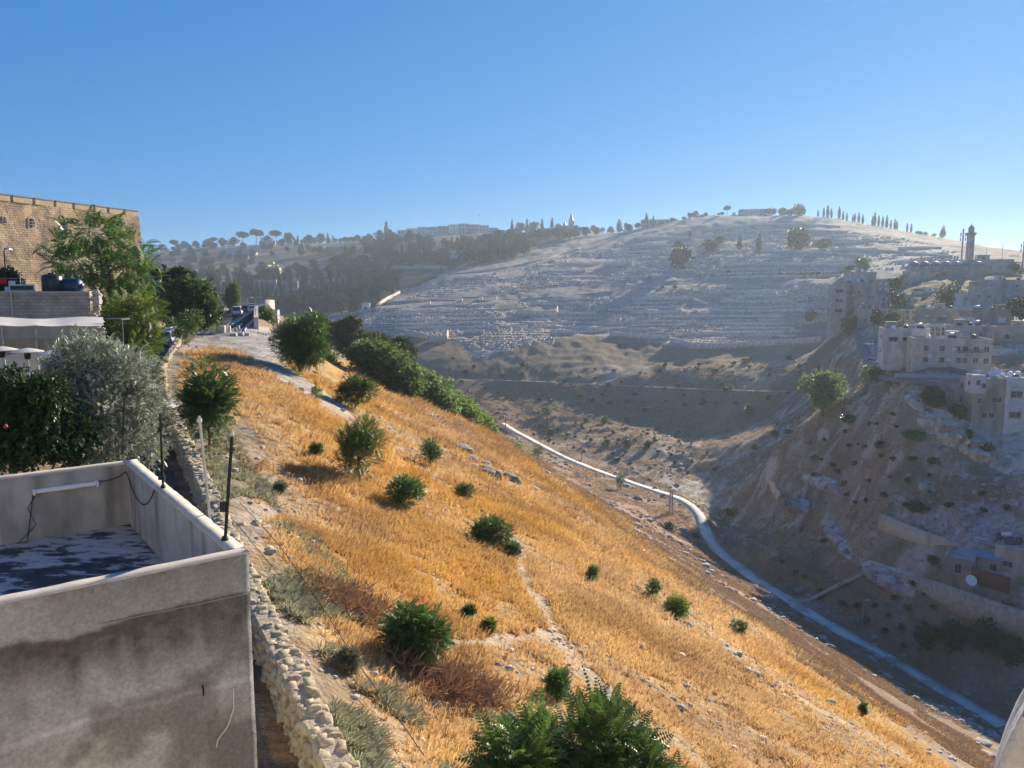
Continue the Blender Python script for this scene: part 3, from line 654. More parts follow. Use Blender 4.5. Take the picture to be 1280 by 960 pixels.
def stonemat(name, c1, c2, bump=.02, bs=9):
    m, nt, b = newmat(name); N = nt.nodes; L = nt.links; g = N.new('ShaderNodeNewGeometry')
    mx = N.new('ShaderNodeMix'); mx.data_type = 'RGBA'; L.new(g.outputs['Random Per Island'], mx.inputs[0]); mx.inputs[6].default_value = (*c1, 1); mx.inputs[7].default_value = (*c2, 1)
    n1 = N.new('ShaderNodeTexNoise'); n1.inputs['Scale'].default_value = bs; n1.inputs['Detail'].default_value = 6; L.new(g.outputs['Position'], n1.inputs['Vector'])
    mr = N.new('ShaderNodeMapRange'); mr.inputs[1].default_value = .3; mr.inputs[2].default_value = .7; mr.inputs[3].default_value = .7; mr.inputs[4].default_value = 1.2; L.new(n1.outputs[0], mr.inputs[0])
    sc = N.new('ShaderNodeVectorMath'); sc.operation = 'SCALE'; L.new(mx.outputs[2], sc.inputs[0]); L.new(mr.outputs[0], sc.inputs['Scale']); L.new(sc.outputs[0], b.inputs['Base Color'])
    bp = N.new('ShaderNodeBump'); bp.inputs['Distance'].default_value = bump; L.new(n1.outputs[0], bp.inputs['Height']); L.new(bp.outputs[0], b.inputs['Normal']); b.inputs['Roughness'].default_value = .95
    return m
stone_y = stonemat('yellow_limestone', (.52, .43, .28), (.40, .33, .22)); stone_w = stonemat('pale_limestone', (.58, .53, .44), (.40, .36, .30)); stone_g = stonemat('grey_field_stone', (.42, .39, .35), (.28, .25, .22))
_wl = np.concatenate([[0], np.cumsum(np.hypot(*(WALL[1:, :2] - WALL[:-1, :2]).T))])
def on_wall(t, off):
    x = np.interp(t, _wl, WALL[:, 0]); y = np.interp(t, _wl, WALL[:, 1]); z = np.interp(t, _wl, WALL[:, 2]); i = np.clip(np.searchsorted(_wl, t) - 1, 0, len(WALL) - 2)
    d = (WALL[i + 1, :2] - WALL[i, :2]); d = d / np.hypot(d[:, 0], d[:, 1])[:, None]; return x + d[:, 1] * off, y - d[:, 0] * off, z, d
def lane_wall():
    r = np.random.default_rng(5); P = []; S = []; A = []
    for t0, t1, st_ in ((0, 30, .26), (30, 60, .42), (60, _wl[-1], .6)):
        ts = np.arange(t0, t1, st_)
        rows = [(-.16, -.07), (0.0, -.06), (.17, -.06)] + [(-.19, -.25 * k) for k in range(1, 8)] + [(.2, -.25)]
        for off, dz in rows:
            t = ts + r.uniform(-.4, .4, len(ts)) * st_; x, y, z, d = on_wall(t, np.full(len(t), off) + r.normal(size=len(t)) * .025)
            P.append(np.stack([x, y, z + dz - .09 + r.normal(size=len(t)) * .025], 1)); S.append(np.stack([st_ * r.uniform(.7, 1.9, len(t)), r.uniform(.20, .36, len(t)), r.uniform(.14, .30, len(t))], 1)); A.append(np.arctan2(d[:, 1], d[:, 0]) + r.normal(size=len(t)) * .15)
    w = thing('stone_wall', 'long yellowish rubble stone wall running beside the lane up to the road', 'wall', (float(WALL[1, 0]), float(WALL[1, 1]), -9.7))
    sub(rocks_mesh('stonework', np.concatenate(P), np.concatenate(S), np.concatenate(A), stone_y, None, ROCKS_W), w)
    mb = MB()
    for i in range(len(WALL) - 1):
        a, b = WALL[i], WALL[i + 1]; d = (b - a)[:2]; d = d / np.hypot(*d); n = np.array([d[1], -d[0]]) * .22; A_, B_ = a[:2], b[:2]
        q = [A_ + n, B_ + n, B_ - n, A_ - n]; vs = [(p[0], p[1], z) for p, z in zip(q, (a[2] - 2, b[2] - 2, b[2] - 2, a[2] - 2))] + [(p[0], p[1], z) for p, z in zip(q, (a[2] - .055, b[2] - .055, b[2] - .055, a[2] - .055))]
        mb.add(vs, [(3, 2, 1, 0), (4, 5, 6, 7), (0, 1, 5, 4), (1, 2, 6, 5), (2, 3, 7, 6), (3, 0, 4, 7)])
    sub(mb.build('mortar_core', mat('lime_mortar', (.42, .35, .24), .95, .25, 4, .03, 12)), w)
lane_wall()
# ------------------------------------------------------------------ dry grass on the slope
def T_tuft(n=8, h=.42, w=.012, seed=0):
    r = np.random.default_rng(seed); V = []; F = []
    for i in range(n):
        a = r.uniform(0, 6.28); o = np.array([math.cos(a), math.sin(a), 0]) * r.uniform(0, .10); l = r.uniform(.05, .55); d = np.array([math.cos(a), math.sin(a), 0]) * l * h
        s = np.array([-math.sin(a + .8), math.cos(a + .8), 0]) * w; b = len(V); k = h * r.uniform(.6, 1.1)
        V += [o - s, o + s, o + d * .5 + s * .8 + (0, 0, k * .6), o + d * .5 - s * .8 + (0, 0, k * .6), o + d * 1.3 + (0, 0, k * (1 - .3 * l)) + s * .5, o + d * 1.3 + (0, 0, k * (1 - .3 * l)) - s * .5]
        F += [(b, b + 1, b + 2, b + 3), (b + 3, b + 2, b + 4, b + 5)]
    return np.array(V), np.array(F)
def scatter(T, X, Y, Zg, yaw, sx, sz, wk=None):
    V, F = T; c, s = np.cos(yaw)[:, None], np.sin(yaw)[:, None]
    W = np.stack([(V[None, :, 0] * c - V[None, :, 1] * s) * sx[:, None] + X[:, None], (V[None, :, 0] * s + V[None, :, 1] * c) * sx[:, None] + Y[:, None], V[None, :, 2] * sz[:, None] + Zg[:, None]], -1)
    return W.reshape(-1, 3), (F[None] + (np.arange(len(X)) * len(V))[:, None, None]).reshape(-1, F.shape[1])
def grassmat(name, c1, c2, c3):
    m, nt, b = newmat(name); N = nt.nodes; L = nt.links; g = N.new('ShaderNodeNewGeometry')
    mx = N.new('ShaderNodeMix'); mx.data_type = 'RGBA'; L.new(g.outputs['Random Per Island'], mx.inputs[0]); mx.inputs[6].default_value = (*c1, 1); mx.inputs[7].default_value = (*c2, 1)
    n1 = N.new('ShaderNodeTexNoise'); n1.inputs['Scale'].default_value = .22; n1.inputs['Detail'].default_value = 4; L.new(g.outputs['Position'], n1.inputs['Vector'])
    mr = N.new('ShaderNodeMapRange'); mr.inputs[1].default_value = .42; mr.inputs[2].default_value = .62; L.new(n1.outputs[0], mr.inputs[0])
    m2 = N.new('ShaderNodeMix'); m2.data_type = 'RGBA'; L.new(mr.outputs[0], m2.inputs[0]); L.new(mx.outputs[2], m2.inputs[6]); m2.inputs[7].default_value = (*c3, 1)
    n9 = N.new('ShaderNodeTexNoise'); n9.inputs['Scale'].default_value = .07; n9.inputs['Detail'].default_value = 5; L.new(g.outputs['Position'], n9.inputs['Vector']); hs = N.new('ShaderNodeHueSaturation'); r9 = N.new('ShaderNodeMapRange'); r9.inputs[1].default_value = .38; r9.inputs[2].default_value = .62; r9.inputs[3].default_value = .86; r9.inputs[4].default_value = 1.10; L.new(n9.outputs[0], r9.inputs[0]); L.new(r9.outputs[0], hs.inputs['Saturation']); L.new(m2.outputs[2], hs.inputs['Color']); m2 = hs
    m2_out = hs.outputs[0]
    L.new(m2_out, b.inputs['Base Color']); b.inputs['Roughness'].default_value = .7
    tr = N.new('ShaderNodeBsdfTranslucent'); L.new(m2_out, tr.inputs[0]); ms = N.new('ShaderNodeMixShader'); ms.inputs[0].default_value = .5
    L.new(b.outputs[0], ms.inputs[1]); L.new(tr.outputs[0], ms.inputs[2]); L.new(ms.outputs[0], nt.nodes['Material Output'].inputs[0]); return m
g_gold = grassmat('dry_golden_grass', (.80, .55, .21), (.66, .41, .14), (.52, .31, .11))
g_brown = grassmat('dry_brown_grass', (.38, .27, .165), (.30, .22, .14), (.42, .26, .13))
g_grey = grassmat('grey_green_herb', (.30, .32, .17), (.40, .39, .24), (.36, .32, .18))
def polar_scatter(n, a0, a1, r0, r1, seed):
    r = np.random.default_rng(seed); a = np.radians(r.uniform(a0, a1, n)); rr = np.exp(r.uniform(math.log(r0), math.log(r1), n)); return rr * np.sin(a), rr * np.cos(a), rr, r
def in_zone(X, Y, Z, poly): px, py = project(X, Y, Z); return inpoly(px, py, poly)
X, Y, rr, r_ = polar_scatter(300000, -34, 38, 11, 150, 3); Zg = H(X, Y); sd, zw, tt = wall_coords(X, Y)
GOLDX = [(215, 440), (250, 438), (330, 465), (420, 500), (430, 448), (470, 466), (520, 496), (630, 552), (712, 618), (815, 708), (880, 764), (975, 834), (1070, 896), (1260, 1040), (560, 1060), (470, 930), (425, 840), (340, 700), (250, 640), (200, 560)]
n2 = fbm(X, Y, 5, 4, 67); n3 = fbm(X, Y, 1.3, 3, 71); dens = sstep(.42, .52, n2 * .55 + n3 * .45) * (.25 + .75 * sstep(.36, .46, fbm(X * .957 + Y * .29, (Y - .3 * X) * .25, 3.0, 3, 88)))
tr_m = in_zone(X, Y, Zg, Z_TRACKD) | in_zone(X, Y, Zg, Z_PLAZA)
pxj, pyj = project(X, Y, Zg); jj = (fbm(X, Y, 7, 3, 222) - .5) * 36 + r_.normal(size=len(X)) * 5
m = inpoly(pxj - jj - 9, pyj + jj + 9, GOLDX) & (sd > 1.2) & (r_.random(len(X)) < .10 + .90 * dens) & ~tr_m & (np.min([poly_near(X, Y, t_)[0] for t_ in TRAILS], 0) > .35 * r_.uniform(.3, 1.6, len(X))) & (r_.random(len(X)) < sstep(.8, 3.4, sd + (n2 - .5) * 6) + .12)
X, Y, rr, Zg = X[m], Y[m], rr[m], Zg[m]
size = (.38 + rr / 130) * r_.uniform(.6, 1.3, len(X)); VV = []; FF = []; n0 = 0
for k in range(4):
    q = slice(k, None, 4); T = T_tuft(8, .45, .010 + .004 * k, k); wide = .8 + rr[q] / 60
    V_, F_ = scatter(T, X[q], Y[q], Zg[q] - .03, r_.uniform(0, 6.28, len(X[q])), size[q] * wide, size[q]); VV.append(V_); FF.append(F_ + n0); n0 += len(V_)
tag(npmesh('dry_grass', np.concatenate(VV), np.concatenate(FF), g_gold), 'golden dry grass covering the sunlit slope', 'grass', kind='stuff')
# brown low growth further down and in the valley, rocks and stones scattered
X, Y, rr, r_ = polar_scatter(170000, -10, 38, 55, 420, 5); Zg = H(X, Y); px_, py_ = project(X, Y, Zg)
m = ~inpoly(px_ - 4, py_ + 4, GOLDX) & (fbm(X, Y, 9, 3, 8) > .44) & (py_ > 455)
dd, _ = poly_near(X, Y, PATH3); m &= dd > 2.2; dd, _ = poly_near(X, Y, TRACK3); m &= dd > 2
X, Y, rr, Zg = X[m], Y[m], rr[m], Zg[m]
V_, F_ = scatter(T_tuft(9, .42, .022, 9), X, Y, Zg - .05, r_.uniform(0, 6.28, len(X)), .8 + rr / 240, r_.uniform(.4, .9, len(X)) * (.8 + rr / 400))
tag(npmesh('scrub_grass', V_, F_, g_brown), 'low brown dry scrub covering the valley sides', 'scrub', kind='stuff')
X, Y, rr, r_ = polar_scatter(26000, -34, 38, 11, 150, 13); Zg = H(X, Y); sd, zw, tt = wall_coords(X, Y); n2 = fbm(X, Y, 5, 4, 67); n3 = fbm(X, Y, 1.3, 3, 71)
den = .03 + .5 * sstep(.52, .40, n2 * .55 + n3 * .45) + .22 * sstep(4, 1, sd)
pxx, pyy = project(X, Y, Zg)
den = np.where(inpoly(pxx, pyy, [(530, 620), (580, 650), (640, 690), (620, 705), (570, 670), (520, 640)]) | inpoly(pxx, pyy, [(870, 780), (900, 800), (1010, 870), (990, 880), (900, 820)]) | inpoly(pxx, pyy, [(660, 770), (720, 790), (760, 830), (700, 810)]) | inpoly(pxx, pyy, [(770, 760), (840, 800), (830, 812), (775, 785)]), 1.0, den * .22)
m = (sd > .4) & (r_.random(len(X)) < den) & (pyy < 1050)
X, Y, rr, Zg = X[m], Y[m], rr[m], Zg[m]; s = (.07 + rr * .0022) * np.exp(r_.normal(size=len(X)) * .45)
tag(rocks_mesh('loose_stones', np.stack([X, Y, Zg + s * .1], 1), np.stack([s * 1.3, s, s * .75], 1), r_.uniform(0, 6.28, len(X)), stone_w, None, ROCKS1, 3), 'small pale stones strewn over the slope', 'stones', kind='stuff')
X, Y, rr, r_ = polar_scatter(60000, -8, 38, 100, 420, 17); Zg = H(X, Y); pxx, pyy = project(X, Y, Zg)
den = np.where(inpoly(pxx, pyy, Z_RUBBLE), 1.0, .08 + .5 * sstep(.56, .66, fbm(X, Y, 8, 4, 505))) * (pyy > 440); dd, _ = poly_near(X, Y, PATH3)
m = (r_.random(len(X)) < den) & (dd > 2); X, Y, rr, Zg = X[m], Y[m], rr[m], Zg[m]; s = (.18 + rr * .0010) * np.exp(r_.normal(size=len(X)) * .6)
tag(rocks_mesh('valley_rubble', np.stack([X, Y, Zg + s * .1], 1), np.stack([s * 1.3, s, s * .8], 1), r_.uniform(0, 6.28, len(X)), stone_g, None, ROCKS1, 4), 'pale rubble and stones strewn over the far valley side', 'rubble', kind='stuff')
# grey-green herbs by the wall
X, Y, rr, r_ = polar_scatter(22000, -24, 0, 10.5, 60, 23); Zg = H(X, Y); sd, zw, tt = wall_coords(X, Y)
m = (sd > .35) & (sd < 1.6 + 2.4 * fbm(X, Y, 6, 2, 5)) & (fbm(X, Y, 1.9, 2, 40) > .44); X, Y, Zg, rr = X[m], Y[m], Zg[m], rr[m]
V_, F_ = scatter(T_tuft(14, .30, .014, 31), X, Y, Zg - .03, r_.uniform(0, 6.28, len(X)), r_.uniform(1.0, 1.9, len(X)), r_.uniform(.5, 1.0, len(X)))
tag(npmesh('low_herbs', V_, F_, g_grey), 'grey green low herbs growing along the stone wall', 'herbs', kind='stuff')

# ------------------------------------------------------------------ bushes and trees on the near slope
FR = [T_frond(9), T_frond(8, 1.0, .30, .055, .6), T_frond(10, 1, .22, .04, .15)]
FRL = T_frond(6, 1.0, .30, .075, .4)
def ail_bush(name, label, px, py, wpx, hpx, seed, leaf=None, n=None, Y=None, dry=False, kind='bush', fr=.34, grp=None, frT=None):
    """px,py = foot of the bush; wpx,hpx = size in the photo"""
    g = hit(px, py) if Y is None else Vector((ray(px, py)[0] * Y, Y, hz(ray(px, py)[0] * Y, Y))); w = 1.32 * wpx * g.y / FPX; h = 1.2 * hpx * g.y / FPX
    t = thing(name, label, kind, g, 0, grp); r = np.random.default_rng(seed)
    # several leaning stems, leaves all the way down
    lobes = [(0, 0, h * .48, w * .34, w * .34, h * .38)] + random_lobes((0, 0, h * .5), (w * .50, w * .46, h * .46), 9, w * .16, r)
    tips = [tuple(l[:3]) for l in lobes[1:]]
    trunk_mesh('stems', max(.03, w * .02), h * .5, tips, bark, t, seed, fork=.15)
    n = n or int(300 + 24 * wpx) * (3 if 'gravel terrace' in label else 1); s = fr * min(1.6, max(w * .36, .5))
    crown('foliage', lobes, n, frT if frT is not None else (FR[seed % 3] if wpx > 30 else FRL), s, leaf or L_ail, t, seed, .9, .45, .45, .55, .28, w * .25, -1, .5)
    return t
bushes = [
 (262, 560, 68, 102, L_ail, 'dark green rounded bush behind the galvanised pole, second largest bush on the upper slope'),
 (449, 605, 56, 74, L_ail, 'dense dark green bush in the middle of the upper golden slope'),
 (375, 466, 76, 66, L_ail, 'large bright green bush at the edge of the gravel terrace'),
 (444, 512, 40, 42, L_ail, 'round green bush right of the track, below the line of trees'),
 (538, 584, 28, 34, L_ail, 'small round green bush above the grey rock outcrop'),
 (507, 638, 46, 40, L_ail, 'low wide green bush below the dense one on the slope'),
 (520, 830, 76, 68, L_ail, 'pale green leafy shrub above the brown dead branches'),
 (696, 876, 40, 38, L_ail, 'small bright green bush just behind the big foreground clump'),
 (816, 746, 20, 22, L_ail, 'little green bush high on the lower golden slope'),
 (612, 684, 46, 36, L_fig, 'scrappy olive green bush beside the patch of stones'),
 (396, 501, 14, 18, L_ail_y, 'tiny bright green shrub beside the end of the track'),
 (396, 572, 18, 18, L_ail, 'tiny green shrub left of the dense dark bush'),
 (349, 617, 14, 12, L_sage, 'tiny grey green tuft alone in the grass'),
 (640, 700, 22, 22, L_ail, 'small green shrub at the lower edge of the stone patch'),
 (741, 728, 16, 22, L_fig, 'thin green sapling in the middle of the lower slope'),
 (845, 772, 34, 24, L_ail_y, 'straggling yellow green shrub on the lower slope crest'),
 (922, 795, 22, 18, L_fig, 'small dark shrub at the edge where the slope falls to shade'),
 (612, 790, 14, 14, L_ail_y, 'tiny bright green plant near the faint path'),
 (587, 772, 12, 12, L_ail, 'tiny dark green plant below the faint path end'),
 (1078, 895, 12, 16, L_ail, 'tiny dark shrub on the bottom right rim of the golden slope'),
 (436, 838, 22, 22, L_sage, 'pale grey green herb clump beside the fallen cable'),
 (672, 575, 20, 20, L_fig, 'low green shrub on the rim above the valley path'),
 (776, 612, 14, 22, L_ail, 'small upright tree standing beside the valley path'),
 (580, 622, 26, 14, L_fig, 'low green scrub under the grey rock outcrop'),
]
for i, (px, py, w, h, lf, lab) in enumerate(bushes): ail_bush('green_bush', lab, px, py, w, h, 100 + i, lf)
# dense foreground clump bottom centre: three neighbouring young trees
for (px, py, w, h, Y, lab, sd_, lf) in [(655, 1010, 110, 115, 14.5, 'left hand young tree of the foreground clump, with silvery fronds', 301, L_ail), (735, 1020, 130, 152, 15.0, 'middle and tallest young tree of the foreground clump', 302, L_ail), (812, 1020, 110, 130, 14.8, 'right hand young tree of the foreground clump, paler fronds', 303, L_ail)]:
    ail_bush('young_tree', lab, px, py, w, h, sd_, lf, 900, Y, kind='tree', fr=.55, grp='young trees at the bottom of the picture')
# dead brown branches below the pale shrub
def twig_pile(name, label, px, py, w, h, seed, n=900):
    g = hit(px, py); W = w * g.y / FPX; r = np.random.default_rng(seed); p = r.normal(size=(n, 3)) * [W * .28, W * .22, W * .05]; p[:, 2] = np.abs(p[:, 2])
    p[:, 2] += H(g.x + p[:, 0], g.y + p[:, 1]) - g.z; d = r.normal(size=(n, 3)) * [1, 1, .35]; V_, F_ = inst(T_spray(5, .35, .012, 1.2, 4, .4), p, d, r.uniform(.5, 1.6, n), 1.5, r)
    return tag(npmesh(name, V_, F_, L_dry, loc=g), label, 'dead branches')
twig_pile('dead_branches', 'heap of reddish brown dead branches below the pale shrub', 565, 862, 110, 60, 1, 1500); twig_pile('dead_branches', 'dry brown brushwood above the pale shrub on the slope', 440, 760, 120, 40, 2, 900)
# fallen black cable down the slope
cpts = [(300, 640), (345, 690), (400, 770), (450, 850), (500, 920), (530, 965)]
mb = MB(); mb.tube(smooth_line([tuple(hit(x, y) + Vector((0, 0, .35))) for x, y in cpts], 5), .012, 5); tag(mb.build('fallen_cable', cable), 'long black cable trailing down over the slope grass', 'cable')
stone_d = stonemat('grey_outcrop_stone', (.20, .175, .15), (.28, .245, .20), .06, 2)
# rock outcrops on the slope
for (pts, sz, lab) in [([(585, 568), (598, 580), (615, 585), (630, 590), (600, 592), (575, 575)], 1.6, 'large grey rock outcrop on the upper slope near the line of trees'), ([(700, 605), (715, 612), (690, 600)], 1.2, 'small dark rock outcrop on the slope rim')]:
    P_ = [hit(*p) for p in pts]; c = P_[0]; r = np.random.default_rng(4); n = 9; q = np.array([tuple(P_[i % len(P_)]) for i in range(n)]) + r.normal(size=(n, 3)) * [1.2, 1.2, .1]
    q[:, 2] = H(q[:, 0], q[:, 1]) - .12; s = r.uniform(.8, 1.8, (n, 1)) * np.array([[sz, sz * .9, sz * .6]]); oc_ = thing('rock_outcrop', lab, 'rock', c)
    for i_ in range(n): rocks_mesh('rock', q[i_:i_ + 1] - np.array(c), s[i_:i_ + 1], r.uniform(0, 3, 1), stone_d, oc_, ROCKS, i_)
for (px, py, sz, lab) in [(338, 692, .35, 'white stone lying in the grass beside the pale strip'), (362, 700, .22, 'small white stone just right of the other white stone'), (884, 500, .01, None), (583, 538, .55, 'pale fallen log lying near the rim of the upper slope'), (412, 496, .01, None)]:
    if lab:
        g = hit(px, py); sz = sz * (g.y / 25 if g.y < 50 else 1.6); tag(rocks_mesh('white_stone', np.array([[0, 0, .05]]), np.array([[sz * 1.5, sz, sz * .7]]), np.array([.4]), stone_w, None, ROCKS, int(px)), lab if 'log' not in lab else 'pale long boulder lying near the rim of the upper slope', 'stone').location = g

# ------------------------------------------------------------------ trees: left side
def big_tree(name, label, base, h, lobes, n, T, s, leaf, seed, trunk_r, bark_=None, lean=(0, 0), gap=.40, gs=1.4, out=.9, upb=.1, rand=.6, shell=.5, roll=.6, kind='tree', grp=None, low=-1.0, fork=.4):
    t = thing(name, label, kind, base, 0, grp); trunk_mesh('trunk', trunk_r, h, [l[:3] for l in lobes], bark_ or bark, t, seed, lean, fork)
    crown('crown', lobes, n, T, s, leaf, t, seed, out, upb, rand, shell, gap, gs, low, roll); return t
def lob(base, lst):
    """lobes given as (px,py,rx_px,rz_px[,dy]) at the depth of the base"""
    out = []
    for l in lst:
        Y = base[1] + (l[4] if len(l) > 4 else 0); p = at(l[0], l[1], Y) - Vector(base); rx = l[2] * Y / FPX; rz = l[3] * Y / FPX; out.append((p.x, p.y, p.z, rx, rx, rz))
    return out
B = Vector((-34, 62, -6.5)); B = Vector((ray(140, 440)[0] * 60, 60, -6.8))
big_tree('ailanthus_tree', 'tall open crowned tree standing before the high city wall', B, 9.5, lob(B, [(118, 290, 34, 16), (85, 305, 22, 10, 1), (155, 305, 28, 14, -1), (100, 330, 32, 15, 1), (150, 340, 34, 18), (170, 322, 22, 12, 2), (85, 345, 14, 9), (120, 365, 32, 17, -2), (158, 372, 32, 17, 1), (110, 385, 22, 10), (175, 350, 18, 11)]), 1150, FR[1], .95, L_ail, 51, .28, gap=.40, gs=1.6, upb=.0, rand=.5, shell=.6, fork=.35)
B = Vector((ray(160, 445)[0] * 55, 55, -7))
big_tree('bright_green_tree', 'yellow green bushy tree in front of the tall one', B, 4, lob(B, [(150, 405, 30, 22), (175, 395, 24, 22), (178, 425, 20, 18, 1), (135, 425, 18, 16), (165, 440, 26, 16, -1)]), 900, FR[0], 1.0, L_ail_y, 52, .16, gap=.3)
B = Vector((ray(235, 430)[0] * 96, 96, hz(ray(235, 430)[0] * 96, 96)))
big_tree('roadside_tree', 'broad round green tree beside the road bend', B, 4, lob(B, [(225, 375, 24, 20), (250, 378, 22, 20), (240, 362, 20, 14), (258, 392, 16, 14), (215, 395, 18, 16), (238, 400, 20, 14)]), 1900, T_spray(9, .55, .13, 1, 3, .5), .9, L_ail, 53, .22, gap=.34)
B = Vector((ray(212, 430)[0] * 108, 108, -5))
big_tree('roadside_tree', 'darker spreading tree behind the broad roadside tree', B, 5, lob(B, [(205, 355, 20, 14), (225, 350, 18, 12), (195, 370, 16, 14), (190, 345, 10, 8)]), 1000, T_spray(8, .6, .12, 1, 3, .5), .9, L_dark, 54, .2, gap=.36)
B = Vector((ray(232, 428)[0] * 86, 86, hz(ray(232, 428)[0] * 86, 86)))
big_tree('roadside_bush', 'grey green bush at the lane junction beside the parked truck', B, 2, lob(B, [(228, 408, 16, 14), (240, 400, 12, 12), (222, 420, 16, 10)]), 700, T_spray(8, .35, .07, 1, 3, .4), .8, L_fig, 55, .1, kind='bush')
B = Vector((ray(318, 401)[0] * 150, 150, hz(ray(318, 401)[0] * 150, 150)))
B = at(331, 412, 148); B.z = min(B.z, hz(B.x, B.y) + .1)
big_tree('slender_tree', 'yellow green upright tree at the end of the road wall', B, 4, lob(B, [(331, 392, 9, 9), (328, 402, 8, 9), (336, 400, 7, 8)]), 600, T_spray(8, .5, .11, 1, 3, .4), .9, L_ail_y, 56, .12)
B = at(291, 386, 215); B.z = hz(B.x, B.y)
big_tree('feathery_pine', 'light green feathery conical tree beyond the road bend', B, 7, lob(B, [(291, 368, 8, 8), (290, 376, 9, 8), (292, 360, 5, 6)]), 700, T_needles(10, .8, .07), 1, L_fig, 57, .15, gap=.3)
# olive tree and dark hedge behind the rooftop
B = Vector((ray(125, 585)[0] * 21.5, 21.5, -8.9))
big_tree('olive_tree', 'silvery olive tree behind the walled rooftop', B, 4.2, lob(B, [(110, 448, 38, 26), (150, 470, 36, 32), (85, 480, 34, 32), (125, 505, 42, 36, -.5), (172, 505, 26, 30), (80, 530, 36, 34), (135, 555, 44, 32, -.6), (178, 560, 22, 26)]), 5200, T_spray(9, .15, .020, .8, 3, .22), 1.0, L_olive, 61, .16, gap=.33, gs=.55, upb=.5, rand=.5, shell=.55)
B = Vector((ray(20, 590)[0] * 19, 19, -8.9))
hd = big_tree('pomegranate_tree', 'dark green leafy tree with red fruit left of the olive', B, 3.6, lob(B, [(10, 500, 40, 36), (50, 500, 32, 30), (30, 545, 50, 38), (85, 545, 30, 36, .6), (-20, 540, 40, 50)]), 3800, T_spray(8, .13, .030, 1, 3, .2), 1.0, L_dark, 62, .12, gap=.30, gs=.6)
red = mat('red_fruit', (.30, .06, .03), .5, .1)
for (px, py) in [(7, 533)]:
    p = at(px, py, 17.6) - B; mb = MB(); mb.lathe(tuple(p), [(.01, -.05), (.045, -.03), (.05, .01), (.025, .045), (.02, .06)], 8); mb.build('fruit', red, hd, True)
B = Vector((ray(200, 520)[0] * 30, 30, -7.8))
big_tree('sage_bush', 'pale grey green thin bush between olive tree and stone wall', B, 1.2, lob(B, [(196, 525, 16, 22), (205, 552, 16, 20), (192, 500, 12, 20), (188, 470, 10, 18)]), 900, T_spray(8, .2, .022, 1, 3, .25), .9, L_sage, 63, .05, kind='bush')
L_crest = leafmat('crest_leaf_backlit', (.15, .25, .06), (.26, .37, .11), .5, .5)  # ailanthus green made brighter, backlight partly put into the leaf colour
# line of trees on the far side of the crest
for i, (px, py, Y, lst, lf, lab, T, s, n) in enumerate([
  (470, 505, 118, [(470, 460, 22, 17), (490, 470, 20, 17), (455, 450, 14, 10), (505, 485, 18, 15)], L_ail, 'broad green tree heading the line along the crest', T_spray(8, .55, .14, 1, 3, .5), 1, 1300),
  (530, 520, 126, [(522, 492, 18, 15), (540, 500, 18, 16), (552, 515, 14, 12)], L_ail, 'second green tree in the line along the crest', T_spray(8, .55, .14, 1, 3, .5), 1, 1000),
  (575, 540, 134, [(568, 517, 16, 13), (582, 527, 14, 11), (560, 530, 14, 10)], L_ail, 'third tree in the line along the crest, brighter green', T_spray(8, .55, .14, 1, 3, .5), 1, 900),
  (605, 552, 140, [(598, 538, 12, 10), (612, 545, 8, 6)], L_ail_y, 'last low yellow green tree of the crest line', T_spray(8, .5, .12, 1, 3, .5), 1, 500),
  (410, 470, 112, [(405, 448, 8, 8), (418, 452, 8, 7)], L_ail_y, 'small yellow green bush between terrace bush and pines', T_spray(8, .5, .12, 1, 3, .5), .9, 350),
  (640, 575, 150, [(638, 562, 12, 7), (652, 570, 10, 6), (625, 556, 9, 6)], L_fig, 'low spreading green shrub below the crest line trees', T_spray(8, .5, .12, 1, 3, .5), .9, 500)]):
    B = at(px, py, Y); B.z = hz(B.x, B.y); hh = max(1.5, (at(lst[0][0], lst[0][1], Y) - B).z); lst = [(a[0], a[1] - (7 if i < 4 else 0), a[2] * 1.45, a[3] * 1.5) for a in lst] + [(a[0] + 6, a[1] + 8, a[2] * 1.2, a[3] * 1.2) for a in lst[:2]]
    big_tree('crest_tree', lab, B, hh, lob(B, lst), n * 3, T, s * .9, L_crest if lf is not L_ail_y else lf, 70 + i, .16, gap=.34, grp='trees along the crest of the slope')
for i, (px, py, Y, lst, lab, n) in enumerate([
  (440, 470, 168, [(425, 412, 16, 9), (440, 405, 12, 7), (432, 428, 22, 10), (452, 425, 14, 9), (415, 440, 16, 9), (445, 445, 20, 10)], 'tall grey green pine behind the crest of the slope', 1700),
  (475, 480, 172, [(470, 425, 12, 7), (480, 434, 14, 8), (466, 440, 12, 8)], 'slim dark pine in the middle of the pine group', 800),
  (503, 490, 180, [(500, 434, 14, 10), (508, 444, 12, 9), (496, 448, 12, 9)], 'rounded dark pine at the right end of the pine group', 900),
  (400, 450, 175, [(402, 408, 12, 8), (412, 418, 12, 9), (398, 425, 12, 10)], 'dark pine at the left end of the pine group', 900)]):
    B = at(px, py, Y); B.z = hz(B.x, B.y); hh = (at(lst[0][0], lst[0][1], Y) - B).z
    big_tree('pine_tree', lab, B, hh, lob(B, lst), n, T_needles(12, 1.0, .075), 1.0, L_pine, 80 + i, .3, pinebark, gap=.32, gs=2, grp='pines behind the crest of the slope')
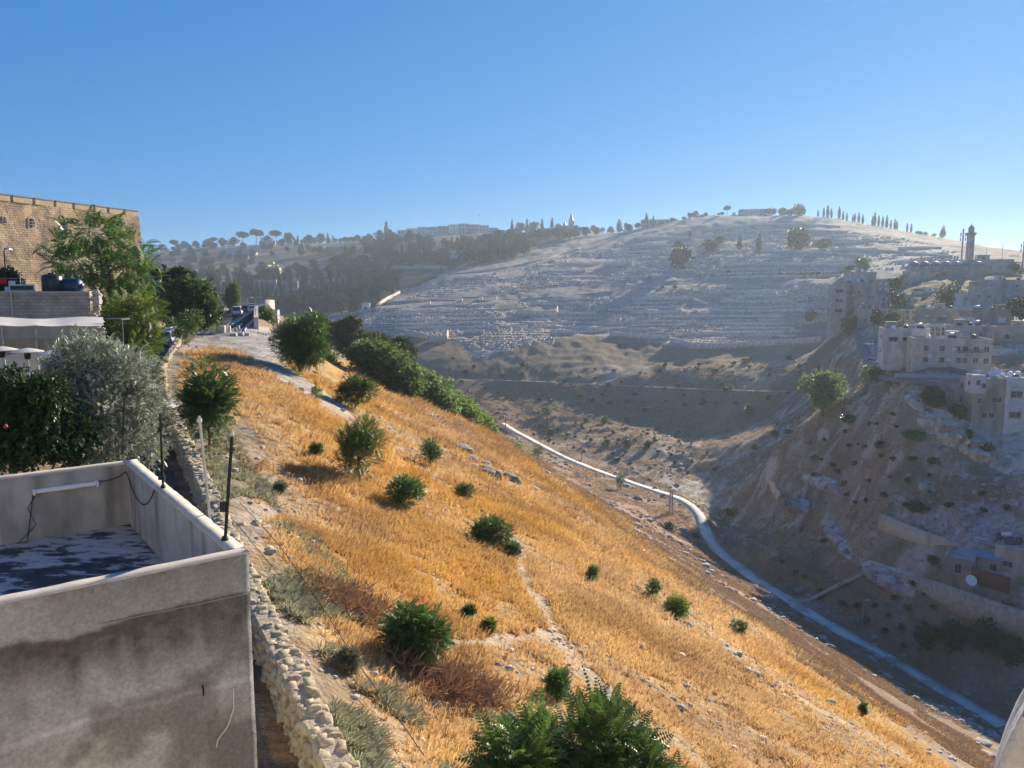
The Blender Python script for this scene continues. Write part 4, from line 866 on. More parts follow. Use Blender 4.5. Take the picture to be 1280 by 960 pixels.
# ------------------------------------------------------------------ roads and paths
def ribbon(name, pts, hw, m_, lift=.0, skirt=.25, jit=0.0, follow=False, kind='structure'):
    pts = np.array(pts, float); d = np.gradient(pts[:, :2], axis=0); d /= np.hypot(d[:, 0], d[:, 1])[:, None]; n = np.stack([d[:, 1], -d[:, 0]], 1)
    hw = np.broadcast_to(hw, (len(pts),)) ; r = np.random.default_rng(3); a = pts[:, :2] + n * (hw + r.normal(size=len(pts)) * jit)[:, None]; b = pts[:, :2] - n * (hw + r.normal(size=len(pts)) * jit)[:, None]
    z = pts[:, 2] + lift; rows = [np.column_stack([a, z - skirt]), np.column_stack([a, z]), np.column_stack([b, z]), np.column_stack([b, z - skirt])]
    V_ = np.stack(rows, 1).reshape(-1, 3); F_ = []
    for i in range(len(pts) - 1):
        for k in range(3): F_.append((i * 4 + k, i * 4 + k + 1, i * 4 + k + 5, i * 4 + k + 4))
    o = npmesh(name, V_, np.array(F_), m_); bm = bmesh.new(); bm.from_mesh(o.data); bmesh.ops.recalc_face_normals(bm, faces=bm.faces)
    if sum(f.normal.z for f in bm.faces) < 0: bmesh.ops.reverse_faces(bm, faces=bm.faces)
    bm.to_mesh(o.data); bm.free(); return tag(o, kind=kind)
pathm = mat('path_concrete', (.74, .67, .55), .9, .16, .5, .02, 4, stain=((.42, .37, .30), .25, 1))
ribbon('path', PATH3, 1.5, pathm, .02, .3, .10)
ribbon('track', TRACK3, .75, mat('track_dust', (.42, .38, .31), .95, .2, .3), .03, .3, .15)
asph = mat('asphalt', (.055, .058, .065), 1.0, .15, .8, .004, 30, spec=.05)
ribbon('road', ROAD3[5:], 4.6, asph, .03, .3)
road_up = ROAD3[5:]
def offset_line(pts, off, lift=0):
    pts = np.array(pts, float); d = np.gradient(pts[:, :2], axis=0); d /= np.hypot(d[:, 0], d[:, 1])[:, None]; q = pts.copy(); q[:, 0] += d[:, 1] * off; q[:, 1] -= d[:, 0] * off; q[:, 2] += lift; return q
linem = mat('road_paint', (.62, .61, .57), .8, .12, 3)
for k, off in enumerate((-4.25, 1.2, 4.25)): ribbon('road_marking', offset_line(road_up, off, .034), .07, linem, .0, .001)
ribbon('cemetery_road', CEMROAD, 2.8, mat('old_asphalt', (.17, .17, .165), .9, .15, .5), .05, .3)
kerbm = mat('kerb_stone', (.52, .49, .43), .9, .15, 2, .01, 20)
ribbon('kerb', offset_line(road_up, 4.75, .17), .14, kerbm, 0, .3)
mid = offset_line(road_up, 2.2, .2); mid = mid[2:]
tag(ribbon('road_divider', mid, .16, kerbm, .15, .5, kind=None), 'low pale concrete divider between the two carriageways', 'divider')
w_ = offset_line(road_up, -5.6, 0); w_ = w_[0:-3]
whitewall = stonemat('whitewashed_stone', (.62, .58, .50), (.48, .44, .37), .03, 3)
P_ = np.repeat(w_, 6, 0); P_ = P_ + rng.normal(size=P_.shape) * [.5, .9, .12]; tag(rocks_mesh('roadside_wall', P_, np.tile([1.0, .7, 1.0], (len(P_), 1)) * rng.uniform(.7, 1.2, (len(P_), 1)), rng.uniform(0, 3, len(P_)), whitewall, None, ROCKS1), 'low pale stone wall along the left edge of the bending road', 'wall')
# limestone blocks closing the terrace off from the road
blockm = mat('cut_limestone', (.62, .58, .50), .9, .15, 2.2, .02, 12)
def block(px, py, wpx, hpx, label, Y=104, tiltz=0, flat=False):
    x, w = ray(px, py); X_ = x * Y; z = hz(X_, Y); z = max(z, w * Y - .1); W = wpx * Y / FPX; Hh = hpx * Y / FPX; r = random.Random(int(px * 7)); mb = MB()
    D = W * .55; q = [(-W / 2, -D / 2), (W / 2, -D / 2), (W / 2, D / 2), (-W / 2, D / 2)]; c = .12 * W
    prof = [(1, 0), (1.0, Hh * .85), (.90, Hh)]; vs = []
    for k, h in prof:
        for (a, b) in q:
            sx = math.copysign(1, a); sy = math.copysign(1, b); j = lambda: r.uniform(-.03, .03) * W
            vs += [(a * k - sx * c * .6 + j(), b * k + j(), h + j()), (a * k + j(), b * k - sy * c * .6 + j(), h + j())] if (sx * sy < 0) else [(a * k + j(), b * k - sy * c * .6 + j(), h + j()), (a * k - sx * c * .6 + j(), b * k + j(), h + j())]
    fs = [tuple(range(7, -1, -1)), tuple(range(16, 24))] + [(i * 8 + k, i * 8 + (k + 1) % 8, (i + 1) * 8 + (k + 1) % 8, (i + 1) * 8 + k) for i in range(2) for k in range(8)]
    mb.add(vs, fs); o = mb.build('stone_block', blockm, None, False, (X_, Y, z)); o.rotation_euler = (0, r.uniform(-.08, .08), tiltz + r.uniform(-.2, .2)); return tag(o, label, 'stone block', 'stone blocks closing off the gravel terrace')
for a in [(255, 429, 7, 9, 'leftmost pale stone block, half hidden beside the roadside bush', 102), (267, 427, 10, 9, 'large tilted white stone block, second from the left in the row', 103), (278, 425, 9, 9, 'white stone block, third from the left in the row', 104), (286, 423, 6, 9, 'narrow upright white stone block after the three wide ones', 105),
          (290, 419, 4, 6, 'small white block, first of the little ones along the carriageway', 109), (294, 416.5, 4, 5, 'small white block, second of the little ones along the carriageway', 114), (298, 414, 4, 5, 'small white block, third of the little ones along the carriageway', 119), (302, 411, 3, 4, 'small white block, farthest of the little ones along the carriageway', 126),
          (292, 425.5, 9, 3.5, 'low flat stone slab right of the upright blocks', 102), (301, 424.5, 7, 3.5, 'low grey slab in the middle of the flat slabs', 103), (309, 424, 6, 3.5, 'rightmost low grey slab near the terrace edge', 103)]:
    block(*a)
for k in range(6): block(323 + k * 3.2, 418.5 - k * .25, 2.2, 2.2, 'small white kerb stone, %s of six in a row across the terrace' % ['leftmost', 'second', 'third', 'fourth', 'fifth', 'rightmost'][k], 110)
# walled end and posts at the carriageway
mb = MB(); p0 = at(320.5, 411, 122); p1 = at(321, 398, 168); 
d = (p1 - p0); n = Vector((d.y, -d.x, 0)).normalized() * .35
vs = []
for p, zt in ((p0, 1.9), (p1, 1.8)):
    zg = hz(p.x, p.y)
    for s in (-1, 1): vs += [(p.x + n.x * s, p.y + n.y * s, zg - .5), (p.x + n.x * s, p.y + n.y * s, zg + zt)]
mb.add(vs, [(0, 1, 3, 2), (4, 6, 7, 5), (0, 4, 5, 1), (2, 3, 7, 6), (1, 5, 7, 3), (0, 2, 6, 4)]); tag(mb.build('parapet_wall', kerbm), 'pale low parapet wall along the right side of the road', 'wall')
def street_lamp(name, label, base, h, arm=1.0, adir=0, m_=None, double=False, r=.07):
    m_ = m_ or galv; t = thing(name, label, 'street lamp', base, adir); mb = MB(); mb.tube([(0, 0, -.1), (0, 0, h * .5), (0, 0, h)], [r, r * .8, r * .6], 8); mb.build('post', m_, t)
    for s in ((1, -1) if double else (1,)):
        mb = MB(); mb.tube([(0, 0, h - .05), (arm * .5 * s, 0, h + .2), (arm * s, 0, h + .25)], r * .5, 6); a = mb.build('arm', m_, t)
        mb = MB(); mb.box(((arm + .25) * s, 0, h + .22), (.7, .25, .14), top=.7); mb.build('lamp_head', whitem, a)
    return t
b = at(310.5, 396, 168); b.z = hz(b.x, b.y) ; street_lamp('street_lamp', 'thin lamp post on the road beside the parked cars', b, 3.2, .6)
b = at(320, 410, 128); b.z = hz(b.x, b.y); street_lamp('street_lamp', 'taller lamp post at the near end of the parapet wall', b, 4.6, .5, .5)
b = at(190, 425, 92); b.z = hz(b.x, b.y)
b = at(191.5, 425, 90); b.z = hz(b.x, b.y); street_lamp('street_lamp', 'grey lamp post between the tall tree and the roadside trees', b, 6.6, .7, 0)
# ---- vehicles
glassm = mat('dark_car_glass', (.02, .025, .03), .12, .05, spec=.6); tyre = mat('tyre_rubber', (.02, .02, .02), .8, .1); redl = mat('tail_light_red', (.35, .02, .02), .3, .05); rimm = mat('wheel_rim', (.35, .35, .36), .4, .05, metal=.6)
def car(name, label, cat, loc, rz, col, L=4.6, W=1.85, Hh=1.75, van=False, group=None):
    t = thing(name, label, cat, loc, rz, group); paint = mat('paint_%s' % name + str(round(col[0] * 100)), col, .35, .04, 2, spec=.5)
    h0 = .32; belt = Hh * .56
    prof = [(-L / 2, h0), (-L / 2 + .02, belt * .9), (-L / 2 + .12, belt), (L / 2 - (1.1 if not van else .7), belt), (L / 2 - .15, belt * .82), (L / 2, belt * .6), (L / 2, h0)]
    def extr(prof, w, w2=None, z1=None):
        w2 = w2 or w; zs = [p[1] for p in prof]; zmax, zmin = max(zs), min(zs); vs = []
        for s in (-1, 1):
            for x, z in prof: k = (z - zmin) / (zmax - zmin); vs.append((x, s * (w + (w2 - w) * k) / 2, z))
        n = len(prof); return vs, [tuple(range(n - 1, -1, -1))[::-1] if False else tuple(range(n)), tuple(range(2 * n - 1, n - 1, -1))] + [(i, n + i, n + (i + 1) % n, (i + 1) % n) for i in range(n)]
    def bld(nm, prof, w, w2, m_, bev=.06):
        vs, fs = extr(prof, w, w2); mb = MB(); mb.add(vs, fs); o = mb.build(nm, m_, t); bm = bmesh.new(); bm.from_mesh(o.data); bmesh.ops.recalc_face_normals(bm, faces=bm.faces)
        bmesh.ops.bevel(bm, geom=bm.edges[:], offset=bev, segments=2, affect='EDGES'); bm.to_mesh(o.data); bm.free(); return o
    bld('body', prof, W, W * .96, paint)
    cab = [(-L / 2 + .15, belt - .05), (-L / 2 + .35, Hh - .04), (-L / 2 + .5, Hh), (L / 2 - (2.2 if not van else 1.4), Hh), (L / 2 - (1.25 if not van else .75), belt - .05)]
    c = bld('cabin', cab, W * .93, W * .76, paint)
    zz0, zz1 = belt + .04, Hh - .12
    mb = MB(); w0 = W * .87 / 2; w1 = W * .78 / 2 
    mb.add([(-L / 2 + .16, -w0 + .08, zz0), (-L / 2 + .16, w0 - .08, zz0), (-L / 2 + .29, w1 - .05, zz1), (-L / 2 + .29, -w1 + .05, zz1)], [(0, 1, 2, 3)][::-1]); mb.build('rear_window', glassm, t)
    xf = L / 2 - (1.25 if not van else .75); xt = L / 2 - (2.2 if not van else 1.4); mb = MB(); mb.add([(xf - .03, -w0 + .05, zz0), (xf - .03, w0 - .05, zz0), (xt + .13, w1 - .02, zz1), (xt + .13, -w1 + .02, zz1)], [(0, 3, 2, 1)]); mb.build('windscreen', glassm, t)
    for s in (-1, 1):
        mb = MB(); mb.add([(-L / 2 + .45, s * (W * .915 / 2 + .012), zz0), (xf - .3, s * (W * .915 / 2 + .012), zz0), (xt - .05, s * (W * .80 / 2 + .012), zz1), (-L / 2 + .55, s * (W * .80 / 2 + .012), zz1)], [(0, 1, 2, 3)]); mb.build('side_window', glassm, t)
        mb = MB(); mb.box((-L / 2 - .005, s * (W / 2 - .16), belt * .78), (.05, .2, .3)); mb.build('tail_light', redl, t)
        mb = MB(); mb.box((L / 2 - .02, s * (W / 2 - .25), belt * .55), (.06, .32, .16)); mb.build('headlight', whitem, t)
        for x in (-L / 2 + .85, L / 2 - .85):
            mb = MB(); a, b_ = (s * (W / 2 - .20), s * (W / 2 + .01)); mb.tube([(x, a, .33), (x, b_, .33)], .33, 16); wh = mb.build('wheel', tyre, t); mb = MB(); mb.tube([(x, s * W / 2, .33), (x, s * (W / 2 + .02), .33)], .2, 12); mb.build('rim', rimm, wh)
    mb = MB(); mb.box((-L / 2 - .03, 0, .48), (.12, W * .92, .2)); mb.build('bumper', mat('bumper_grey', (.12, .12, .12), .6, .05), t)
    return t
def road_at(px, py, Y):
    p = at(px, py, Y); 
    d2 = np.hypot(road_up[:, 0] - p.x, road_up[:, 1] - p.y); i = int(d2.argmin()); return Vector((p.x, p.y, road_up[i, 2] + .04)), road_up[min(i + 1, len(road_up) - 1)] - road_up[max(i - 1, 0)]
for (px, py, Y, col, lab, kw, rot) in [(297, 398, 152, (.75, .75, .74), 'white boxy car driving away up the road', dict(L=4.6, W=1.9, Hh=1.95, van=True), 0), (308, 393, 172, (.10, .11, .13), 'dark car ahead of the white boxy car', dict(Hh=1.5), 0), (316, 393.5, 170, (.7, .7, .7), 'white car coming down beside the parapet wall', dict(Hh=1.5), math.pi), (314, 389.5, 188, (.55, .56, .58), 'silver car farthest up the road', dict(Hh=1.5), 0)]:
    p, d = road_at(px, py, Y); car('parked_car' if rot else 'car', lab, 'car', p, math.atan2(d[1], d[0]) + rot, col, group='cars on the road', **kw)
# white truck with open frame at the lane mouth
b = at(209, 428, 84); b.z = hz(b.x, b.y) + .02
tr = car('pickup_truck', 'white pickup truck with white rack at the mouth of the lane', 'pickup truck', b, math.atan2(1, -.25), (.70, .70, .68), L=4.9, W=1.9, Hh=1.7)
mb = MB()
for x in (-2.3, -.9):
    for s in (-1, 1): mb.tube([(x, s * .85, 1.0), (x, s * .85, 2.05)], .035, 6)
    mb.tube([(x, -.9, 2.05), (x, .9, 2.05)], .035, 6)
for s in (-1, 1): mb.tube([(-2.6, s * .85, 2.1), (1.2, s * .85, 2.1)], .035, 6)
mb.build('rack', whitem, tr)

# ------------------------------------------------------------------ high city wall at the left
citym = mat('city_wall_stone', (.56, .42, .245), .93, .2, .35, .05, 2.2)
m, nt, b = newmat('ashlar_city_wall'); N = nt.nodes; L = nt.links
tc = N.new('ShaderNodeTexCoord'); uvn = N.new('ShaderNodeUVMap'); 
def brick(sx, rh, sc_, seed=.0):
    k = N.new('ShaderNodeTexBrick'); k.inputs['Scale'].default_value = 1; k.inputs['Brick Width'].default_value = sx; k.inputs['Row Height'].default_value = rh; k.inputs['Mortar Size'].default_value = sc_; k.inputs['Mortar Smooth'].default_value = .4; k.inputs['Bias'].default_value = seed
    k.inputs['Color1'].default_value = (.50, .39, .255, 1); k.inputs['Color2'].default_value = (.38, .285, .18, 1); k.inputs['Mortar'].default_value = (.34, .25, .15, 1); return k
nz = N.new('ShaderNodeTexNoise'); nz.inputs['Scale'].default_value = .25; nz.inputs['Detail'].default_value = 6; L.new(uvn.outputs[0], nz.inputs['Vector'])
k1 = brick(1.7, 1.0, .04); k2 = brick(.62, .36, .05, .1); 
wob = N.new('ShaderNodeTexNoise'); wob.inputs['Scale'].default_value = .9; L.new(uvn.outputs[0], wob.inputs['Vector'])
wv = N.new('ShaderNodeVectorMath'); wv.operation = 'MULTIPLY_ADD'; L.new(wob.outputs['Color'], wv.inputs[0]); wv.inputs[1].default_value = (.50, .26, 0); L.new(uvn.outputs[0], wv.inputs[2])
L.new(wv.outputs[0], k1.inputs['Vector']); L.new(wv.outputs[0], k2.inputs['Vector'])
sx = N.new('ShaderNodeSeparateXYZ'); L.new(uvn.outputs[0], sx.inputs[0])
ad = N.new('ShaderNodeMath'); ad.operation = 'MULTIPLY_ADD'; L.new(nz.outputs[0], ad.inputs[0]); ad.inputs[1].default_value = 6; L.new(sx.outputs[1], ad.inputs[2])
gt = N.new('ShaderNodeMapRange'); gt.inputs[1].default_value = 10.4; gt.inputs[2].default_value = 10.9; L.new(ad.outputs[0], gt.inputs[0])
plaster = N.new('ShaderNodeMapRange'); plaster.inputs[1].default_value = .44; plaster.inputs[2].default_value = .52
n5 = N.new('ShaderNodeTexNoise'); n5.inputs['Scale'].default_value = .09; n5.inputs['Detail'].default_value = 3; L.new(uvn.outputs[0], n5.inputs['Vector']); L.new(n5.outputs[0], plaster.inputs[0])
mA = N.new('ShaderNodeMix'); mA.data_type = 'RGBA'; L.new(gt.outputs[0], mA.inputs[0]); L.new(k1.outputs[0], mA.inputs[6]); L.new(k2.outputs[0], mA.inputs[7])
vr = N.new('ShaderNodeMapRange'); vr.inputs[1].default_value = .3; vr.inputs[2].default_value = .7; vr.inputs[3].default_value = .62; vr.inputs[4].default_value = 1.35; L.new(nz.outputs[0], vr.inputs[0])
sc_ = N.new('ShaderNodeVectorMath'); sc_.operation = 'SCALE'; L.new(mA.outputs[2], sc_.inputs[0]); L.new(vr.outputs[0], sc_.inputs['Scale']); L.new(sc_.outputs[0], b.inputs['Base Color']); b.inputs['Roughness'].default_value = .95
mh = N.new('ShaderNodeMix'); mh.data_type = 'FLOAT'; L.new(gt.outputs[0], mh.inputs[0]); L.new(k1.outputs['Fac'], mh.inputs[2]); L.new(k2.outputs['Fac'], mh.inputs[3])
n6 = N.new('ShaderNodeTexNoise'); n6.inputs['Scale'].default_value = 2.5; n6.inputs['Detail'].default_value = 5; L.new(uvn.outputs[0], n6.inputs['Vector'])
hm_ = N.new('ShaderNodeMath'); hm_.operation = 'MULTIPLY_ADD'; L.new(mh.outputs[0], hm_.inputs[0]); hm_.inputs[1].default_value = -.6; L.new(n6.outputs[0], hm_.inputs[2])
bp = N.new('ShaderNodeBump'); bp.inputs['Distance'].default_value = .10; L.new(hm_.outputs[0], bp.inputs['Height']); L.new(bp.outputs[0], b.inputs['Normal'])
ashlar = m
Kc = at(172, 264, 150); WZ = Kc.z; ta = math.atan2(ray(953, 362)[0], 1.0); wd = Vector((math.sin(ta), math.cos(ta), 0)); wn_ = Vector((wd.y, -wd.x, 0))
WB = -9.0
def wp(u, n, z): p = Vector((Kc.x, Kc.y, 0)) - wd * u + wn_ * n; return (p.x, p.y, z)
cw_ = thing('city_wall', 'high golden stone city wall with crenellated top filling the left edge', 'wall', wp(0, 0, WB))
# face with slight batter and displaced surface
LW = 100; nu, nz_ = 500, 140; us = np.linspace(0, LW, nu); zs = np.linspace(WB, WZ - 1.0, nz_); U_, Z_ = np.meshgrid(us, zs, indexing='ij')
off = .9 * (1 - (Z_ - WB) / (WZ - WB)) + (fbm(U_, Z_, 6, 4, 2) - .5) * .5 + (fbm(U_, Z_, 1.2, 3, 5) - .5) * .16 + .25 * (Z_ < WB + 12.5 + fbm(U_, Z_ * 0, 8, 2, 3) * 2)
V_ = np.stack([Kc.x - wd.x * U_ + wn_.x * off, Kc.y - wd.y * U_ + wn_.y * off, Z_], -1).reshape(-1, 3)
# the far edge (u=0) leans out towards its foot, as the masonry batters
bx = (.9 * (1 - (Z_ - WB) / (WZ - WB)) * 1.0 * np.exp(-U_ / 6)).reshape(-1); V_[:, 0] += wd.x * bx; V_[:, 1] += wd.y * bx
ii = np.arange(nu - 1)[:, None] * nz_ + np.arange(nz_ - 1)[None]; F_ = np.stack([ii, ii + 1, ii + nz_ + 1, ii + nz_], -1).reshape(-1, 4)
o = npmesh('wall_face', V_, F_, ashlar, None, True); uvl = o.data.uv_layers.new(name='UVMap'); uvs = np.stack([U_.reshape(-1), (Z_ - WB).reshape(-1)], 1)[F_.reshape(-1)]; uvl.data.foreach_set('uv', uvs.astype(np.float32).ravel()); sub(o, cw_)
mb = MB(); q0 = wp(-.05, -.05, 0)[:2]; q1 = wp(LW, -.05, 0)[:2]; q2 = wp(LW, -22, 0)[:2]; q3 = wp(-.05, -22, 0)[:2]; mb.prism([q0, q1, q2, q3], WB, WZ - 1.03); sub(mb.build('wall_core', citym), cw_)
capst = mat('coping_stone_dark', (.30, .25, .18), .93, .25, 2)
u = 0.0; i = 0; rr2 = random.Random(3)
while u < LW:
    w = 3.25 + rr2.uniform(-.2, .2); mb = MB()
    poly = [wp(u, .12, 0)[:2], wp(u + w, .12, 0)[:2], wp(u + w, -.8, 0)[:2], wp(u, -.8, 0)[:2]]; mb.prism(poly, WZ - 1.02, WZ - .12 + rr2.uniform(-.06, .06)); me = mb.build('merlon', citym)
    sub(me, cw_)
    poly = [wp(u - .05, .2, 0)[:2], wp(u + w + .05, .2, 0)[:2], wp(u + w + .05, -.9, 0)[:2], wp(u - .05, -.9, 0)[:2]]; mb = MB(); mb.prism(poly, WZ - .1, WZ + .08, 0); c = mb.build('capstone', capst, me); c.location = (0, 0, 0)
    u += w + .55; i += 1
darkin = mat('window_grille_glass', (.10, .13, .17), .4, .1); frm = mat('window_frame_iron', (.32, .31, .28), .6, .1)
def u_of_px(px):
    a = ray(px, 280)[0]; return (Kc.x - a * Kc.y) / (wd.x - a * wd.y)
for px, pt, pb in ((5, 271, 279), (39, 273, 285), (78, 278, 289)):
    u = u_of_px(px); p = Vector(wp(u, 0, 0)); Y = p.y; zt = ray(px, pt)[1] * Y; zb = ray(px, pb)[1] * Y; w = .62 * (zt - zb) * 1.2; n = 10
    zc_ = (zt + zb) / 2; base_n = float(.9 * (1 - (zc_ - WB) / (WZ - WB)) + (fbm(np.array([u]), np.array([zc_]), 6, 4, 2)[0] - .5) * .5)
    arc = [(-w / 2, zb), (w / 2, zb)] + [(w / 2 * math.cos(a), zt - w / 2 + w / 2 * math.sin(a)) for a in np.linspace(0, math.pi, n)]
    def ring(s, dn): return [wp(u - x * s, base_n + dn, (zt + zb) / 2 + (z - (zt + zb) / 2) * s) for x, z in arc]
    outer = ring(1.22, .10); inner = ring(1.0, .11); back_ = ring(1.0, .02); mb = MB(); k = len(arc); ob = ring(1.22, -.5)
    mb.add(outer + inner + back_ + ob, [(i, (i + 1) % k, k + (i + 1) % k, k + i) for i in range(k)] + [(k + i, k + (i + 1) % k, 2 * k + (i + 1) % k, 2 * k + i) for i in range(k)] + [(i, 3 * k + i, 3 * k + (i + 1) % k, (i + 1) % k) for i in range(k)]); fo = mb.build('window', citym); sub(fo, cw_)
    mb = MB(); mb.add(ring(1.0, .05), [tuple(range(k))]); g_ = mb.build('pane', darkin, fo)
    mb = MB(); c0 = Vector(wp(u, base_n + .09, zb)); c1 = Vector(wp(u, base_n + .09, zt)); mb.tube([c0, c1], .09, 4)
    for f in (.33, .62): mb.tube([Vector(wp(u - w / 2, base_n + .09, zb + (zt - zb) * f)), Vector(wp(u + w / 2, base_n + .09, zb + (zt - zb) * f))], .09, 4)
    mb.build('grille', frm, fo)

# ------------------------------------------------------------------ block house and canopy at the left
def block_mat(name, c1, c2, mort, bw, rh, ms=.02):
    m, nt, b = newmat(name); N = nt.nodes; L = nt.links; tc = N.new('ShaderNodeTexCoord'); mp = N.new('ShaderNodeMapping'); mp.inputs['Rotation'].default_value = (R(90), 0, 0); L.new(tc.outputs['Object'], mp.inputs[0])
    k = N.new('ShaderNodeTexBrick'); k.inputs['Scale'].default_value = 1; k.inputs['Brick Width'].default_value = bw; k.inputs['Row Height'].default_value = rh; k.inputs['Mortar Size'].default_value = ms
    k.inputs['Color1'].default_value = (*c1, 1); k.inputs['Color2'].default_value = (*c2, 1); k.inputs['Mortar'].default_value = (*mort, 1); L.new(mp.outputs[0], k.inputs['Vector'])
    n = N.new('ShaderNodeTexNoise'); n.inputs['Scale'].default_value = 1.1; n.inputs['Detail'].default_value = 6; L.new(tc.outputs['Object'], n.inputs['Vector']); vr = N.new('ShaderNodeMapRange'); vr.inputs[1].default_value = .3; vr.inputs[2].default_value = .7; vr.inputs[3].default_value = .7; vr.inputs[4].default_value = 1.2; L.new(n.outputs[0], vr.inputs[0])
    s = N.new('ShaderNodeVectorMath'); s.operation = 'SCALE'; L.new(k.outputs[0], s.inputs[0]); L.new(vr.outputs[0], s.inputs['Scale']); L.new(s.outputs[0], b.inputs['Base Color']); b.inputs['Roughness'].default_value = .95
    bp = N.new('ShaderNodeBump'); bp.inputs['Distance'].default_value = .02; L.new(k.outputs['Fac'], bp.inputs['Height']); bp.invert = True; L.new(bp.outputs[0], b.inputs['Normal']); return m
blk = block_mat('grey_concrete_block', (.40, .36, .30), (.33, .29, .24), (.27, .25, .21), .42, .21)
YB = 50.0; xr = ray(113, 385)[0] * YB; zt = ray(60, 366)[1] * YB
bh = thing('block_house', 'grey concrete block house with flat roof below the high city wall', 'house', (xr - 8, YB, -9))
hp_ = [(-8, 0), (8, 0), (3.9, 8), (-8, 8)]; mb = MB(); mb.prism(hp_, 0, zt + 9); mb.build('wall', blk, bh)
mb = MB(); mb.prism([(-8.04, -.04), (8.04, -.04), (3.94, 8.04), (-8.04, 8.04)], zt + 9 + .002, zt + 9 + .09); mb.build('roof', mat('roof_screed', (.42, .39, .34), .9, .2, 2), bh)
mb = MB(); xx = ray(16, 385)[0] * YB - (xr - 8); mb.tube([(xx, -.06, zt + 9 - 2.4), (xx, -.06, zt + 9 + .15)], .05, 6); mb.build('drain_pipe', galv, bh)
r = np.random.default_rng(9); n = 26; q = np.stack([xr - (xr - 8) + r.uniform(.0, .35, n), r.uniform(0, .8, n), np.linspace(zt + 9 - 2.6, zt + 9 + .1, n)], 1); rocks_mesh('broken_quoin', q, np.tile([.45, .4, .25], (n, 1)) * r.uniform(.7, 1.3, (n, 1)), r.uniform(0, 3, n), stone_w, bh, ROCKS1)
mb = MB(); bm_x = 8 + .35; mb.box((bm_x, .3, zt + 9 - .45), (.35, .35, .55)); mb.build('corner_block', kerbm, bh)
tankm = mat('black_tank_plastic', (.018, .022, .035), .4, .1, 3, spec=.4)
def water_tank(label, loc, r, h, m_=None, group=None, n=18):
    t = thing('water_tank', label, 'water tank', loc, 0, group); mb = MB(); mb.lathe((0, 0, 0), [(r * .97, 0), (r, .05 * h), (r, .30 * h), (r * 1.02, .33 * h), (r, .36 * h), (r, .62 * h), (r * 1.02, .65 * h), (r, .68 * h), (r, .86 * h), (r * .8, .95 * h), (r * .34, h)], n); mb.build('tank_body', m_ or tankm, t, True)
    mb = MB(); mb.lathe((0, 0, h - .01), [(r * .36, 0), (r * .36, h * .06), (r * .3, h * .08)], 12); mb.build('lid', m_ or tankm, t, True); return t
roofz = zt + .09
p = at(66, 366, 51.5); water_tank('tall black plastic water tank on the roof of the block house', (p.x, 51.5, roofz), .62, 1.15)
p = at(90, 366, 52); t = water_tank('low dark blue tank lying beside the tall black one', (p.x, 52, roofz + .5), .5, 1.3, mat('blue_tank_plastic', (.02, .05, .10), .4, .1, 3)); t.rotation_euler = (0, R(90), 0); t.location = (p.x - .6, 52, roofz + .36)
t = thing('solar_collector', 'dark solar panel in white frame on the block house roof', 'solar panel', (at(28, 366, 51).x, 51, roofz)); mb = MB(); mb.box((0, 0, .22), (1.5, .05, .34)); mb.build('panel', glassm, t); mb = MB()
for a, b_ in (((-.8, -.02, .02), (-.8, -.02, .44)), ((.8, -.02, .02), (.8, -.02, .44)), ((-.84, -.02, .42), (.84, -.02, .42)), ((-.84, -.02, .03), (.84, -.02, .03))): mb.tube([a, b_], .045, 5)
mb.build('frame', whitem, t)
clothr = mat('red_cloth', (.55, .05, .03), .8, .1); clothw = mat('white_cloth', (.75, .74, .70), .8, .1)
t = thing('washing_line', 'red and white laundry hung on the block house roof', 'laundry', (at(10, 366, 52).x, 52, roofz))
for k, (x, z, m_) in enumerate([(-.5, .85, clothr), (.05, .7, clothw), (.3, .45, clothr), (-.2, .3, clothw)]):
    mb = MB(); n = 6; vs = [(x + .5 * i / n, .06 * math.sin(i * 1.9 + k), z + j * -.32) for i in range(n + 1) for j in (0, 1)]; mb.add(vs, [(2 * i, 2 * i + 1, 2 * i + 3, 2 * i + 2) for i in range(n)]); mb.build('cloth', m_, t)
mb = MB(); mb.tube([(-.9, 0, 0), (-.9, 0, 1.1)], .03, 5); mb.tube([(.9, 0, 0), (.9, 0, 1.1)], .03, 5); mb.tube([(-.9, 0, .9), (.9, 0, .85)], .012, 4); mb.build('line_posts', galv, t)
B = Vector((at(5, 366, 56).x, 58.5, -8.5)); big_tree('rooftop_tree', 'dark tree at the left edge behind the block house roof', B, 7.5, lob(B, [(8, 350, 12, 8), (2, 360, 10, 9)]), 500, T_spray(8, .35, .08, 1, 3, .4), .9, L_dark, 91, .12)
b = at(9, 366, 57.5); b.z = -1.4; street_lamp('roof_lamp', 'thin black lamp post rising behind the block house roof', b, 4.2, .25, 1.57, blackm)
b = at(125, 385, 95); B = Vector((b.x, 95, hz(b.x, 95))) ; 
# broken masonry at the foot of the city wall
r = np.random.default_rng(19); n = 150; uu = r.uniform(0, 95, n); q = np.array([wp(u, r.uniform(1.5, 6), 0) for u in uu]); q[:, 2] = np.array([hz(a[0], a[1]) for a in q]) + r.uniform(0, 1.8, n); q[:, 2] = np.minimum(q[:, 2], -2.0)
tag(rocks_mesh('ancient_ruins', q, r.uniform(.8, 1.8, (n, 1)) * np.array([[1.4, 1.1, .8]]), r.uniform(0, 3, n), whitewall, None, ROCKS1), 'pale tumbled ancient masonry along the foot of the city wall', 'ruins')
